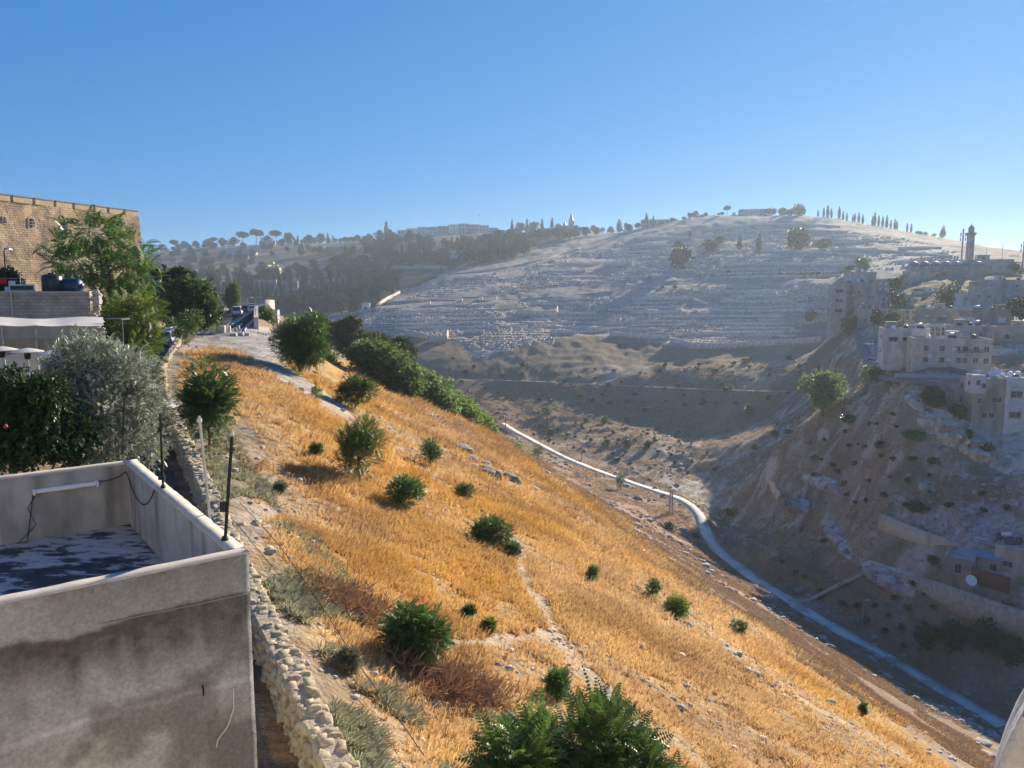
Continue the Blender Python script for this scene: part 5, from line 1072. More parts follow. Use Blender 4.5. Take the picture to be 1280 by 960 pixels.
# canopy
canv = mat('canopy_canvas', (.66, .61, .52), .85, .1, 1.5, .01, 6); canv2 = mat('canopy_drape', (.30, .29, .25), .85, .12, 1.5)
YC = 36.0; t = thing('canopy', 'cream fabric canopy sagging over the terrace left of the olive tree', 'canopy', (at(60, 460, YC).x, YC, -9))
x0 = ray(-40, 405)[0] * YC - t.location.x; x1 = ray(129, 400)[0] * YC - t.location.x; n = 34; vs = []; z_ = lambda py, Y: ray(60, py)[1] * Y + 9
for i in range(n + 1):
    f = i / n; x = x0 + (x1 - x0) * f; sg = .10 * math.sin(f * 16)
    zf = z_(406.5, YC) - .05 * abs(math.sin(f * 12.6)); zb = z_(396.5, YC + 7) + .06 * math.sin(f * 9)
    xl = t.location.x; vs += [(x, 0, zf), ((x + xl) * (YC + 3.5) / YC - xl, 3.5, (zf + zb) / 2 - .12 + sg * .4), ((x + xl) * (YC + 7) / YC - xl, 7, zb - .03)]
mb = MB(); mb.add(vs, [(3 * i + k, 3 * i + 3 + k, 3 * i + 4 + k, 3 * i + 1 + k) for i in range(n) for k in (0, 1)]); mb.build('canopy_top', canv, t, True)
for k, (dz0, dz1, dy) in enumerate(((-.0, -.62, .05), (-.45, -1.05, .6), (-.9, -1.40, .8))):
    vs = []; m_ = 50
    for i in range(m_ + 1):
        f = i / m_; x = x0 + (x1 - .4 - x0) * f; sgk = .16 * math.sin(f * 9 + k * 2) * (k > 0); fold = .07 * math.sin(i * 1.1 + k) + .04 * math.sin(i * 2.3)
        tp = min(1, (1 - f) * 3 + .12) if k else 1
        vs += [(x, dy + fold * .4, z_(407, YC) + dz0 * tp - .03 + sgk * tp), (x, dy + .1 + fold, z_(407, YC) + (dz0 + dz1) / 2 * tp + sgk * 1.2 * tp), (x, dy + .02 + fold * .5, z_(407, YC) + dz1 * tp + sgk * tp)]
    mb = MB(); mb.add(vs, [(3 * i + j, 3 * i + 1 + j, 3 * i + 4 + j, 3 * i + 3 + j) for i in range(m_) for j in (0, 1)]); mb.build('drape', canv2, t, True)
mb = MB()
for px in (0, 42, 86): xx = ray(px, 405)[0] * YC - t.location.x; mb = MB(); mb.tube([(xx, .12, 0), (xx, .12, z_(407, YC))], .04, 6); mb.build('support_pole', galv, t)
# terrace wall and heaters under it
mb = MB(); mb.box((at(10, 460, 39.5).x, 40.2, (ray(45, 436)[1] * 39.5 - 9) / 2 - .0), (5, .25, 9 + ray(45, 436)[1] * 39.5)); tag(mb.build('rendered_wall', mat('white_render', (.62, .60, .56), .9, .12, 1)), 'shaded white rendered wall under the canopy', 'wall')
for k, (px, py, lab) in enumerate([(34, 438, 'larger round topped patio heater under the canopy'), (69, 440, 'round topped patio heater nearest the olive tree'), (2, 436, 'patio heater cut by the left edge under the canopy')]):
    p = at(px, py, 33); gz = p.z - 2.1; h = thing('patio_heater', lab, 'patio heater', (p.x, 33, gz), 0, 'patio heaters under the canopy')
    mb = MB(); mb.lathe((0, 0, 2.0), [(.10, 0), (.62, .03), (.64, .06), (.30, .16), (.06, .20)], 20); mb.build('reflector', canv, h); mb = MB(); mb.lathe((0, 0, 1.72), [(.10, 0), (.13, .1), (.12, .28)], 12); mb.build('burner', blackm, h)
    mb = MB(); mb.tube([(0, 0, .3), (0, 0, 1.75)], .035, 8); mb.build('post', galv, h); mb = MB(); mb.lathe((0, 0, -.6), [(.30, 0), (.30, .75), (.1, .95)], 16); mb.build('base', blackm, h)
mb = MB(); mb.box((at(40, 470, 34).x, 35.4, -5.75), (9, 7.8, .2)); tag(mb.build('terrace_floor', kerbm), kind='structure')
# railing with steps right of the canopy
t = thing('railing', 'white metal railing and landing between canopy and bright tree', 'railing', at(142, 460, 38)); 
w = 20 * 38 / FPX; mb = MB(); mb.tube([(-w / 2, 0, 1.35), (w / 2, 0, 1.35)], .025, 6); mb.tube([(-w / 2, 0, .35), (w / 2, 0, .35)], .025, 6); mb.build('rail', whitem, t)
for i in range(8): mb = MB(); mb.tube([(-w / 2 + w * i / 7, 0, .35), (-w / 2 + w * i / 7, 0, 1.35)], .016, 5); mb.build('baluster', whitem, t)
mb = MB(); mb.box((0, .6, .2), (w * 1.3, 1.4, .3)); mb.build('landing', kerbm, t)
mb = MB(); mb.box((-.1, .8, 2.4), (.9, .9, .08)); mb.tube([(.45, .2, .3), (.45, .2, 2.4)], .04, 6); mb.build('porch', mat('dark_metal_roof', (.08, .08, .09), .6, .1), t)
# stone parapet at the near right corner
pm = mat('near_parapet_stone', (.40, .39, .37), .93, .2, 9, .006, 60)
bm = bmesh.new(); bmesh.ops.create_cube(bm, size=1); bmesh.ops.subdivide_edges(bm, edges=bm.edges[:], cuts=24, use_grid_fill=True)
for v in bm.verts:
    c = v.co; k = 1.0; q = Vector((abs(c.x) * 2, abs(c.y) * 2, abs(c.z) * 2))
    top = max(0, c.z * 2 - .6) / .4
    c.x = c.x * (1 - .30 * top ** 2 * 1.0); c.y *= (1 - .12 * top ** 2)
    nn = (float(fbm(np.array(c.x * 3 + c.z), np.array(c.y * 3 - c.z), .5, 4, 2)) - .5) * .06; c.x += nn * .6; c.z += nn * .7
me = bpy.data.meshes.new('stone_parapet'); bm.to_mesh(me); bm.free(); me.polygons.foreach_set('use_smooth', [True] * len(me.polygons)); me.materials.append(pm)
o = bpy.data.objects.new('stone_parapet', me); C.objects.link(o); o.scale = (.5, .32, 2.2); p = at(1243, 862, 1.6); o.location = (p.x + .40, 1.76, p.z - 1.26); o.rotation_euler = (0, 0, R(-38))
tag(o, 'rounded pale stone parapet end at the bottom right corner, very close', 'parapet')

# ------------------------------------------------------------------ HOUSE BEHIND the viewpoint: unseen, added to bounce sun into the shade in front
mb = MB(); mb.box((0, 0, 2), (44, 10, 26)); bb = thing('bounce_house', 'pale limestone house added unseen behind the viewpoint to bounce sunlight', 'house', (-6, -13, -8))
mb.build('wall', mat('bounce_limestone', (.72, .66, .55), .9, .08, 1), bb)
for i in range(9):
    for j in range(4):
        mb = MB(); mb.box((-18 + i * 4.5, 5.03, -3 + j * 4.2), (1.3, .12, 1.7)); w = mb.build('window', frm, bb); mb = MB(); mb.box((-18 + i * 4.5, 5.10, -3 + j * 4.2), (1.1, .04, 1.5)); mb.build('pane', glassm, w)
# ------------------------------------------------------------------ fast lookup: pixel -> ground, from the ground sheet itself
_fa = np.radians(az); _sel = (np.abs(az) <= 50); _A0 = _fa[_sel]; _E = (GZ / RR)[_sel]; _EM = np.maximum.accumulate(np.where(RR[_sel] > 9, _E, -9), axis=1)
def fhit(px, py, rmin=0):
    px = np.atleast_1d(np.asarray(px, float)); py = np.atleast_1d(np.asarray(py, float)); out = np.full((len(px), 3), np.nan)
    for k in range(len(px)):
        a, w = ray(px[k], py[k]); i = np.clip(np.searchsorted(_A0, math.atan(a)), 0, len(_A0) - 1); e = w / math.hypot(1, a)
        j = np.searchsorted(_EM[i], e)
        if j >= len(rr_): continue
        if rr_[j] < rmin: continue
        e0 = _EM[i][j - 1]; e1 = _EM[i][j]; t = 0 if e1 <= e0 else (e - e0) / (e1 - e0); r = rr_[j - 1] + (rr_[j] - rr_[j - 1]) * t; Y = r / math.hypot(1, a); out[k] = (a * Y, Y, w * Y)
    return out
def fh(px, py):
    q = fhit(px, py)[0]; return Vector(q) if q[0] == q[0] else None
def foot(px, py, Y):
    x = ray(px, py)[0] * Y; return Vector((x, Y, hz(x, Y)))

# ------------------------------------------------------------------ cemetery: terrace walls and graves
terr = stonemat('terrace_limestone', (.74, .63, .50), (.62, .53, .42), .15, .7)
def strip_wall(name, label, pts, h, th=.5, m_=None, cat='wall', grp=None, down=1.0):
    """wall standing on ground points, top h above them"""
    pts = np.array(pts, float); d = np.gradient(pts[:, :2], axis=0); d /= np.hypot(d[:, 0], d[:, 1])[:, None] + 1e-9; n = np.stack([d[:, 1], -d[:, 0]], 1) * th / 2; zt = pts[:, 2] + h; zb = pts[:, 2] - down
    a = pts[:, :2] + n; b = pts[:, :2] - n; V_ = np.stack([np.column_stack([a, zb]), np.column_stack([a, zt]), np.column_stack([b, zt]), np.column_stack([b, zb])], 1).reshape(-1, 3); F_ = []
    m = len(pts)
    for i in range(m - 1):
        for k in range(4): F_.append((i * 4 + k, i * 4 + (k + 1) % 4, (i + 1) * 4 + (k + 1) % 4, (i + 1) * 4 + k))
    F_ += [(3, 2, 1, 0), tuple((m - 1) * 4 + k for k in range(4))]
    o = npmesh(name, V_, np.array(F_), m_ or terr); bm = bmesh.new(); bm.from_mesh(o.data); bmesh.ops.recalc_face_normals(bm, faces=bm.faces); bm.to_mesh(o.data); bm.free(); return tag(o, label, cat, grp)
def pxline(pl, step=9):
    out = []
    for (x0, y0), (x1, y1) in zip(pl[:-1], pl[1:]):
        n = max(1, int(abs(x1 - x0) / step + abs(y1 - y0) / step)); 
        for i in range(n): out.append((x0 + (x1 - x0) * i / n, y0 + (y1 - y0) * i / n))
    out.append(pl[-1]); q = fhit([p[0] for p in out], [p[1] for p in out]); q = q[~np.isnan(q[:, 0])]
    # drop outliers that jumped to another ridge
    k = [0]
    for i in range(1, len(q)):
        if np.linalg.norm(q[i] - q[k[-1]]) < 60: k.append(i)
    return q[k]
G_T = 'retaining walls terracing the cemetery hillside'
walls = [
 ([(838, 428), (870, 436), (910, 436), (960, 432), (1010, 429), (1060, 425), (1075, 421)], 3.2, 'long pale boundary wall along the foot of the right half of the cemetery'),
 ([(762, 419), (800, 423), (838, 424)], 2.6, 'boundary wall stretch at the cemetery foot just left of the longest one'),
 ([(535, 427), (558, 428), (560, 420)], 4.2, 'tall tan boundary wall with a square end at the left cemetery foot'),
 ([(505, 418), (535, 424)], 3.5, 'tan wall joining the tall square ended one from the left'),
 ([(583, 416), (605, 417)], 2.8, 'short tan wall right of the tall square ended one'),
 ([(688, 418), (730, 417), (762, 414)], 2.0, 'pale wall above the bare middle slope at the cemetery foot'),
 ([(645, 393), (670, 395), (696, 396), (697, 389)], 4.0, 'broken tan ruin wall in the left centre of the cemetery'),
 ([(806, 374), (840, 376), (862, 375)], 3.6, 'tan wall with shrubs at its foot below the cemetery road'),
 ([(866, 375), (885, 382)], 1.6, 'short slanting dark wall right of the tan one below the road'),
 ([(902, 378), (930, 377)], 3.0, 'square white walled plot, left one of the pair under the road'),
 ([(930, 370), (970, 370), (972, 378)], 3.0, 'walled plot right of the square white one'),
 ([(962, 378), (985, 378)], 3.0, 'tall plain wall right of the walled plots'),
 ([(890, 343), (960, 341), (1040, 340), (1060, 338)], 1.0, 'upper edge wall of the cemetery road on the right'),
 ([(905, 348), (980, 346), (1050, 345)], 1.6, 'lower edge wall of the cemetery road on the right'),
 ([(905, 332), (960, 331), (1040, 333), (1075, 332)], 2.6, 'long wall under the fenced upper plot'),
 ([(840, 410), (860, 405), (900, 405), (960, 405)], 1.4, 'terrace wall two rows above the cemetery foot, right of centre'),
 ([(845, 420), (890, 418), (940, 418), (985, 416)], 1.6, 'lowest inner terrace wall right of centre'),
 ([(830, 398), (880, 396), (940, 396), (980, 397)], 1.2, 'terrace wall in the third row above the foot'),
 ([(890, 388), (940, 390), (1000, 389), (1040, 392)], 1.4, 'terrace wall in the fourth row above the foot'),
 ([(760, 388), (800, 389), (850, 390)], 1.1, 'terrace wall below the small white shelter'),
 ([(700, 404), (760, 405), (810, 404)], 1.1, 'terrace wall left of centre near the foot'),
 ([(705, 410), (740, 411), (790, 412), (825, 413)], 1.4, 'second terrace wall left of centre near the foot'),
 ([(540, 412), (600, 410), (660, 408)], 1.1, 'lower left terrace wall above the tan walls'),
 ([(520, 402), (560, 400), (600, 398)], 1.1, 'terrace wall in the left lobe of the cemetery'),
 ([(480, 394), (540, 391), (640, 387)], 1.2, 'terrace wall just below the road in the left lobe'),
 ([(755, 333), (790, 332)], 4.0, 'tall tan wall above the road left of the big round tree'),
 ([(800, 332), (860, 326), (905, 322)], 1.4, 'slanting wall through the graves beside the big round tree'),
 ([(760, 321), (820, 318), (860, 316)], 1.2, 'upper terrace wall left of the big round tree'),
 ([(700, 330), (745, 331)], 1.2, 'short terrace wall in the upper left graves'),
 ([(870, 298), (930, 290), (1000, 288), (1060, 291)], 1.6, 'upper terrace wall under the ridge trees'),
 ([(880, 288), (940, 282), (1000, 280), (1050, 284)], 1.4, 'topmost terrace wall below the ridge buildings'),
 ([(1030, 300), (1080, 302), (1130, 304)], 1.4, 'terrace wall under the row of ridge cypresses'),
 ([(1040, 312), (1100, 314), (1150, 318), (1190, 322)], 1.4, 'terrace wall on the right shoulder of the hill'),
 ([(905, 314), (960, 314), (1020, 316), (1080, 320)], 1.4, 'terrace wall below the wide drooping tree'),
 ([(560, 344), (600, 340), (640, 334), (690, 322), (726, 311)], 1.4, 'pale slanting wall climbing along the upper left cemetery edge'),
 ([(470, 384), (485, 374), (500, 367)], 2.6, 'bright sunlit wall climbing beside the small white building'),
]
for i, (pl, h, lab) in enumerate(walls):
    q = pxline(pl)
    if len(q) > 1: strip_wall('retaining_wall', lab, q, h, .6, None, 'wall', G_T)
# further terrace walls, row by row
rw = random.Random(5); yy = 422.0; row = 0; CEMP = [(470, 386), (560, 380), (760, 371), (1040, 355), (1060, 420), (960, 427), (840, 422), (760, 413), (600, 414), (480, 412)]; UPP = [(560, 350), (690, 325), (780, 300), (860, 290), (960, 284), (1060, 292), (1200, 314), (1215, 332), (1110, 338), (1050, 336), (900, 340), (760, 352), (640, 366)]
nth = ['lowest', 'second', 'third', 'fourth', 'fifth', 'sixth', 'seventh', 'eighth', 'ninth', 'tenth', 'eleventh', 'twelfth', 'thirteenth', 'fourteenth', 'fifteenth', 'sixteenth', 'seventeenth', 'eighteenth', 'nineteenth', 'twentieth']
while yy > 292 and row < 20:
    for x0, x1, part in ((480, 640, 'far left'), (650, 760, 'left'), (770, 880, 'middle'), (890, 1010, 'right'), (1015, 1100, 'far right'), (1105, 1210, 'right shoulder')):
        a0 = x0 + rw.uniform(0, 30); a1 = x1 - rw.uniform(0, 30); pts_ = [(x, yy - (x - 800) * .012 + rw.uniform(-.6, .6)) for x in np.arange(a0, a1, 18)]
        inn = inpoly(np.array([p[0] for p in pts_]), np.array([p[1] for p in pts_]), CEMP) | inpoly(np.array([p[0] for p in pts_]), np.array([p[1] for p in pts_]), UPP)
        if inn.sum() < 3 or rw.random() < .22: continue
        pts_ = [p for p, k in zip(pts_, inn) if k]; q = pxline(pts_)
        if len(q) > 2: strip_wall('retaining_wall', '%s row of inner terrace walls from the foot, %s stretch, among the graves' % (nth[row], part), q, rw.choice([.9, 1.3, 1.8]), .5, None, 'wall', G_T)
    yy -= 4.5 + row * .22; row += 1
# grave rows follow the contours
gr_m = stonemat('grave_slab', (.62, .56, .47), (.42, .37, .31), .03, 2)
SECT = [[(470, 386), (560, 380), (640, 379), (760, 371), (850, 361), (900, 357), (1000, 352), (1040, 355), (1035, 392), (1060, 420), (960, 427), (870, 431), (840, 422), (760, 413), (700, 413), (690, 430), (655, 450), (600, 448), (580, 430), (540, 420), (480, 414), (430, 402)],
        [(500, 362), (560, 350), (640, 338), (690, 325), (730, 312), (780, 300), (860, 290), (960, 282), (1060, 290), (1140, 300), (1210, 318), (1215, 332), (1110, 338), (1050, 336), (900, 340), (850, 346), (760, 352), (640, 366), (560, 370), (510, 373)]]
r = np.random.default_rng(77); GP = []; 
for y in np.concatenate([np.arange(283, 345, 1.5), np.arange(345, 400, 1.9), np.arange(400, 448, 2.4)]):
    for s0 in range(430, 1200, 14):
        y0 = y + 1.2 * math.sin(s0 * .02 + y * .3) + (s0 - 800) * -.012
        q = fhit([s0, s0 + 14], [y0, y0 - .17], 380)
        if np.isnan(q).any(): continue
        L_ = np.linalg.norm(q[1] - q[0])
        if L_ > 40: continue
        n = int(L_ / 1.45)
        for k in range(n):
            f = (k + r.random() * .5) / n; GP.append((*(q[0] + (q[1] - q[0]) * f)[:2], s0 + 14 * f, y0))
GP = np.array(GP); gx, gy, gpx, gpy = GP.T; ins = inpoly(gpx, gpy, SECT[0]) | inpoly(gpx, gpy, SECT[1])
patch = fbm(gx, gy, 34, 2, 140); rowgap = (np.floor(gx / 42 + vnoise(gx / 60, gy / 60, 3)) % 1); pathgap = np.abs(((gx + .35 * gy) / 38) % 1 - .5) < .46
dens = np.where(gpy < 345, .8, .95) * sstep(.28, .42, patch)
ins &= (r.random(len(gx)) < dens) & pathgap
dd, _ = poly_near(gx, gy, CEMROAD); ins &= dd > 4
gx, gy = gx[ins] + r.normal(size=ins.sum()) * .12, gy[ins] + r.normal(size=ins.sum()) * .2
if len(gx) > 34000: k = r.permutation(len(gx))[:34000]; gx, gy = gx[k], gy[k]
gz = H(gx, gy); dist = np.hypot(gx, gy); order = np.argsort(dist); GDIR = math.atan2(-.75, -.65)
bxV = np.array([(-1, -.5, -.4), (1, -.5, -.4), (1, .5, -.4), (-1, .5, -.4), (-.97, -.47, .5), (.97, -.47, .5), (.97, .47, .5), (-.97, .47, .5)], float); bxF = np.array([(4, 5, 6, 7), (0, 1, 5, 4), (1, 2, 6, 5), (2, 3, 7, 6), (3, 0, 4, 7)])
m = order[300:]; yaw = GDIR + r.normal(size=len(m)) * .12
V_, F_ = scatter((bxV, bxF), gx[m], gy[m], gz[m] + .1, yaw, r.uniform(.85, 1.25, len(m)), r.uniform(.5, 1.15, len(m)))
tag(npmesh('graves', V_, F_, gr_m), 'thousands of pale stone graves covering the hillside terraces', 'graves', kind='stuff')
mb = MB(); mb.add(list(map(tuple, bxV * [1.0, 1, 1])), [tuple(f) for f in bxF]); gproto = mb.build('grave', gr_m); 
tag(gproto, 'pale stone grave slab in the lowest rows of the cemetery, like its neighbours', 'grave', 'graves in the lowest rows of the cemetery')
for c_, i in enumerate(order[:300]):
    g = gproto if c_ == 0 else gproto.copy()
    if c_: C.objects.link(g)
    g.location = (gx[i], gy[i], gz[i] + .15); g.rotation_euler = (0, 0, GDIR + r.normal() * .1); s = r.uniform(.9, 1.2); g.scale = (s, s, r.uniform(.7, 1.1))
print('graves', len(gx))
# fence posts of the upper plot
for k in range(14):
    q = fh(908 + k * 11, 347 - k * .1)
    if q: mb = MB(); mb.tube([(0, 0, -.3), (0, 0, 5.0)], .13, 5); tag(mb.build('fence_post', blackm, loc=q), 'dark slender post, one of the row along the upper cemetery plot', 'fence post', 'posts along the upper cemetery plot')
# awnings / parked coaches on the cemetery road
blue = mat('blue_awning', (.06, .10, .32), .7, .1); 
for (x0, x1, y, c2, lab) in [(537, 570, 378, 'dark', 'dark blue roofed long shelter, leftmost on the cemetery road'), (577, 600, 374.5, 'dark', 'low dark shelter second from the left on the cemetery road'), (602, 621, 373, 'blue', 'white and blue long shelter, third on the cemetery road'), (668, 688, 367, 'white', 'white shelter in the middle of the cemetery road'), (757, 774, 361, 'blue', 'small blue topped shelter right of the white one'), (782, 806, 359.5, 'blue', 'second small blue topped shelter, left of the largest one'), (849, 876, 355, 'blue', 'long blue awning with white ends on the cemetery road')]:
    q = fh((x0 + x1) / 2, y + 1.5)
    if q is None: continue
    W = (x1 - x0) * q.y / FPX; t = thing('shelter', lab, 'shelter', q, -math.atan(ray((x0 + x1) / 2, y)[0]) - (.12 if x0 < 620 else 0), 'shelters along the cemetery road')
    mb = MB(); mb.box((0, 0, 2.9), (W, 3.2, .35)); mb.build('shelter_roof', blue if c2 != 'white' else whitem, t); mb = MB(); mb.box((0, -1.5, 2.45), (W * .96, .1, .55)); mb.build('fascia', whitem if c2 != 'dark' else blue, t)
    for s in (-1, 1): mb = MB(); mb.box((s * (W / 2 - .4), 0, 1.3), (.8, 2.8, 2.7)); mb.build('end_panel', whitem, t)
t = thing('shelter', 'small white square canopy among the lower graves', 'shelter', fh(816, 396)); 
mb = MB(); mb.box((0, 0, 5.2), (7.5, 5, .3)); mb.build('shelter_roof', whitem, t)
for sx_ in (-1, 1):
    for sy_ in (-1, 1): mb = MB(); mb.tube([(sx_ * 2.4, sy_ * 2, -.5), (sx_ * 2.4, sy_ * 2, 5.1)], .16, 6); mb.build('post', whitem, t)

# ------------------------------------------------------------------ far trees
FT = {}
def proto_tree(kind, v):
    key = (kind, v)
    if key in FT: return FT[key]
    r = np.random.default_rng(v * 7 + len(kind)); t = thing({'cypress': 'cypress_tree', 'pine': 'pine_tree', 'umbrella': 'umbrella_pine', 'round': 'round_tree', 'bush': 'shrub', 'conifer': 'conifer_tree'}[kind], kind, 'tree', (0, 0, -500))
    S5 = T_spray(6, .75, .26, 1.1, 3, .5); 
    if kind == 'cypress':
        h = 13; lobes = [(0, 0, h * f, w, w, h * .14) for f, w in ((.12, 1.2), (.28, 1.6), (.44, 1.65), (.60, 1.35), (.76, .95), (.90, .5))]
        if v % 3 == 2: lobes += [(.7, .3, h * .35, 1.1, 1.1, h * .3)]
        trunk_mesh('trunk', .25, 3, [], bark, t, v); crown('crown', lobes, 560, S5, .75, L_cyp, t, v, .7, 1.3, .4, .5, .2, 1, -1)
    elif kind == 'pine':
        h = 11 + v; lobes = random_lobes((0, 0, h * .50), (5.4, 5.4, 4.8), 15, 2.9, r, .85); trunk_mesh('trunk', .35, h * .6, [l[:3] for l in lobes], pinebark, t, v); crown('crown', lobes, 950, S5, 1.25, L_farp, t, v, .9, .4, .6, .5, .36, 2)
    elif kind == 'umbrella':
        h = 13; lobes = random_lobes((0, 0, h * .82), (5.0, 5.0, 1.6), 11, 2.6, r, .6); trunk_mesh('trunk', .34, h * .72, [l[:3] for l in lobes], pinebark, t, v, (v * .3 - .4, 0), .7); crown('crown', lobes, 900, S5, 1.2, L_farp, t, v, .8, .5, .6, .5, .34, 2)
    elif kind == 'conifer':
        h = 13; lobes = [(0, 0, h * f, w, w, h * .09) for f, w in ((.2, 2.9), (.34, 2.5), (.48, 2.1), (.62, 1.6), (.76, 1.1), (.9, .5))]; trunk_mesh('trunk', .28, 4, [], bark, t, v); crown('crown', lobes, 620, S5, .85, L_cyp, t, v, 1.0, .3, .5, .5, .3, 1.5)
    elif kind == 'round':
        h = 8; lobes = random_lobes((0, 0, 3.9), (3.6, 3.6, 3.0), 12, 2.1, r, .9); trunk_mesh('trunk', .25, 2.4, [l[:3] for l in lobes], bark, t, v); crown('crown', lobes, 1000, S5, .95, L_dark, t, v, .9, .3, .6, .5, .34, 2)
    elif kind == 'bush':
        lobes = random_lobes((0, 0, 1.0), (1.5, 1.5, .7), 5, .9, r, .8); trunk_mesh('stems', .08, .8, [l[:3] for l in lobes], bark, t, v); crown('foliage', lobes, 260, S5, .5, L_dark, t, v, .9, .3, .6, .5, .3, 1.5)
    FT[key] = t; t['used'] = 0; return t
PL_N = {}
rt = random.Random(99)
BASEH = {'cypress': 13.0, 'pine': 12.5, 'umbrella': 13.5, 'round': 7.6, 'bush': 2.4, 'conifer': 13.0}
def plant(kind, pos, h, label, group=None, v=None, wide=1.0, cat='tree', leaf=None):
    v = rt.randrange(3) if v is None else v; p = proto_tree(kind, v)
    s = h / BASEH[kind]; o = p if not p['used'] else copy_tree(p); p['used'] = 1
    if leaf and len(o.children):
        for c in o.children:
            if c.name.startswith(('crown', 'foliage')): c.data = c.data.copy(); c.data.materials[0] = leaf
    o.location = pos; o.rotation_euler = (0, 0, rt.uniform(0, 6.28)); o.scale = (s * wide, s * wide, s); o['label'] = label; o['category'] = cat
    if 'group' in o: del o['group']
    if group: o['group'] = group
    return o
def zl(q, base, xs, ys):
    px, py = project(np.array(q.x), np.array(q.y), np.array(q.z)); i = int(px > xs[0]) + int(px > xs[1]) if len(xs) > 1 else int(px > xs[0]); v = 'upper' if py < ys else 'lower'
    return base % (v + ' ' + (['left', 'middle', 'right'][i] if len(xs) > 1 else ['left', 'right'][i]))
def scatter_px(poly, n, seed, ymin=300, gap=None, poly_gap=False):
    poly_gap = seed in (2, 3, 4)
    r = random.Random(seed); xs = [p[0] for p in poly]; ys = [p[1] for p in poly]; out = []
    tries = 0
    while len(out) < n and tries < n * 30:
        tries += 1; x, y = r.uniform(min(xs), max(xs)), r.uniform(min(ys), max(ys))
        if not inpoly(np.array([x]), np.array([y]), poly)[0]: continue
        q = fh(x, y)
        if q is None or q.y < ymin: continue
        if poly_gap and float(fbm(np.array([q.x]), np.array([q.y]), 90, 3, 60)[0]) < .42: continue
        if gap and any((q - o_).length < gap for o_ in out): continue
        out.append(q)
    return out
for q in scatter_px([(255, 382), (262, 348), (300, 350), (400, 346), (470, 338), (495, 350), (500, 364), (466, 382), (450, 392), (400, 392), (330, 388)], 190, 1, 300, 4): plant('cypress', q, rt.uniform(10, 18), zl(q, 'dark cypress in the %s part of the dense hillside wood', (340, 420), 364), 'cypresses in the wood on the left hillside')
for q in scatter_px([(195, 385), (200, 335), (300, 352), (420, 330), (480, 335), (500, 352), (490, 368), (440, 395), (300, 392)], 96, 2, 300, 7): plant('pine', q, rt.uniform(12, 18), zl(q, 'dark pine in the %s part of the dense hillside wood', (300, 400), 355), 'pines in the wood on the left hillside')
for q in scatter_px([(410, 340), (425, 312), (470, 305), (490, 296), (560, 312), (640, 300), (660, 318), (600, 330), (520, 334), (470, 338)], 92, 3, 300, 9): plant('pine', q, rt.uniform(14, 20), zl(q, 'dark pine in the %s part of the slope below the settlement', (500, 580), 316), 'pines below the hilltop settlement')
for q in scatter_px([(480, 300), (560, 308), (660, 312), (640, 326), (560, 332), (490, 332)], 34, 4, 300, 6): plant('cypress', q, rt.uniform(14, 22), zl(q, 'dark cypress in the %s part of the slope below the settlement', (530, 600), 316), 'cypresses below the hilltop settlement')
for q in scatter_px([(185, 350), (190, 325), (260, 322), (330, 325), (330, 345), (230, 352)], 60, 5, 300, 8): plant('round', q, rt.uniform(8, 13), zl(q, 'scattered dark tree on the %s part of the bare far hillside', (235, 285), 336), 'scattered trees on the far left hillside')
for q in scatter_px([(195, 318), (300, 308), (420, 308), (420, 322), (300, 322), (200, 326)], 26, 6, 300, 10): plant('pine', q, rt.uniform(11, 16), zl(q, 'small pine just under the far skyline, %s stretch', (270, 345), 315), 'pines below the far left skyline')
for q in scatter_px([(630, 298), (700, 293), (770, 292), (700, 300), (650, 306)], 26, 7, 300, 8): plant('pine', q, rt.uniform(11, 16), zl(q, 'dark pine on the ridge by the church, %s side', (714,), 296), 'pines along the ridge by the church')
def skyline(px, extra=0):
    a = ray(px, 300)[0]; i = int(np.clip(np.searchsorted(_A0, math.atan(a)), 0, len(_A0) - 1)); j = int(np.argmax(_E[i][(rr_ > 350)])) + int((rr_ <= 350).sum()); return Vector((GX[_sel][i][j], GY[_sel][i][j], GZ[_sel][i][j]))
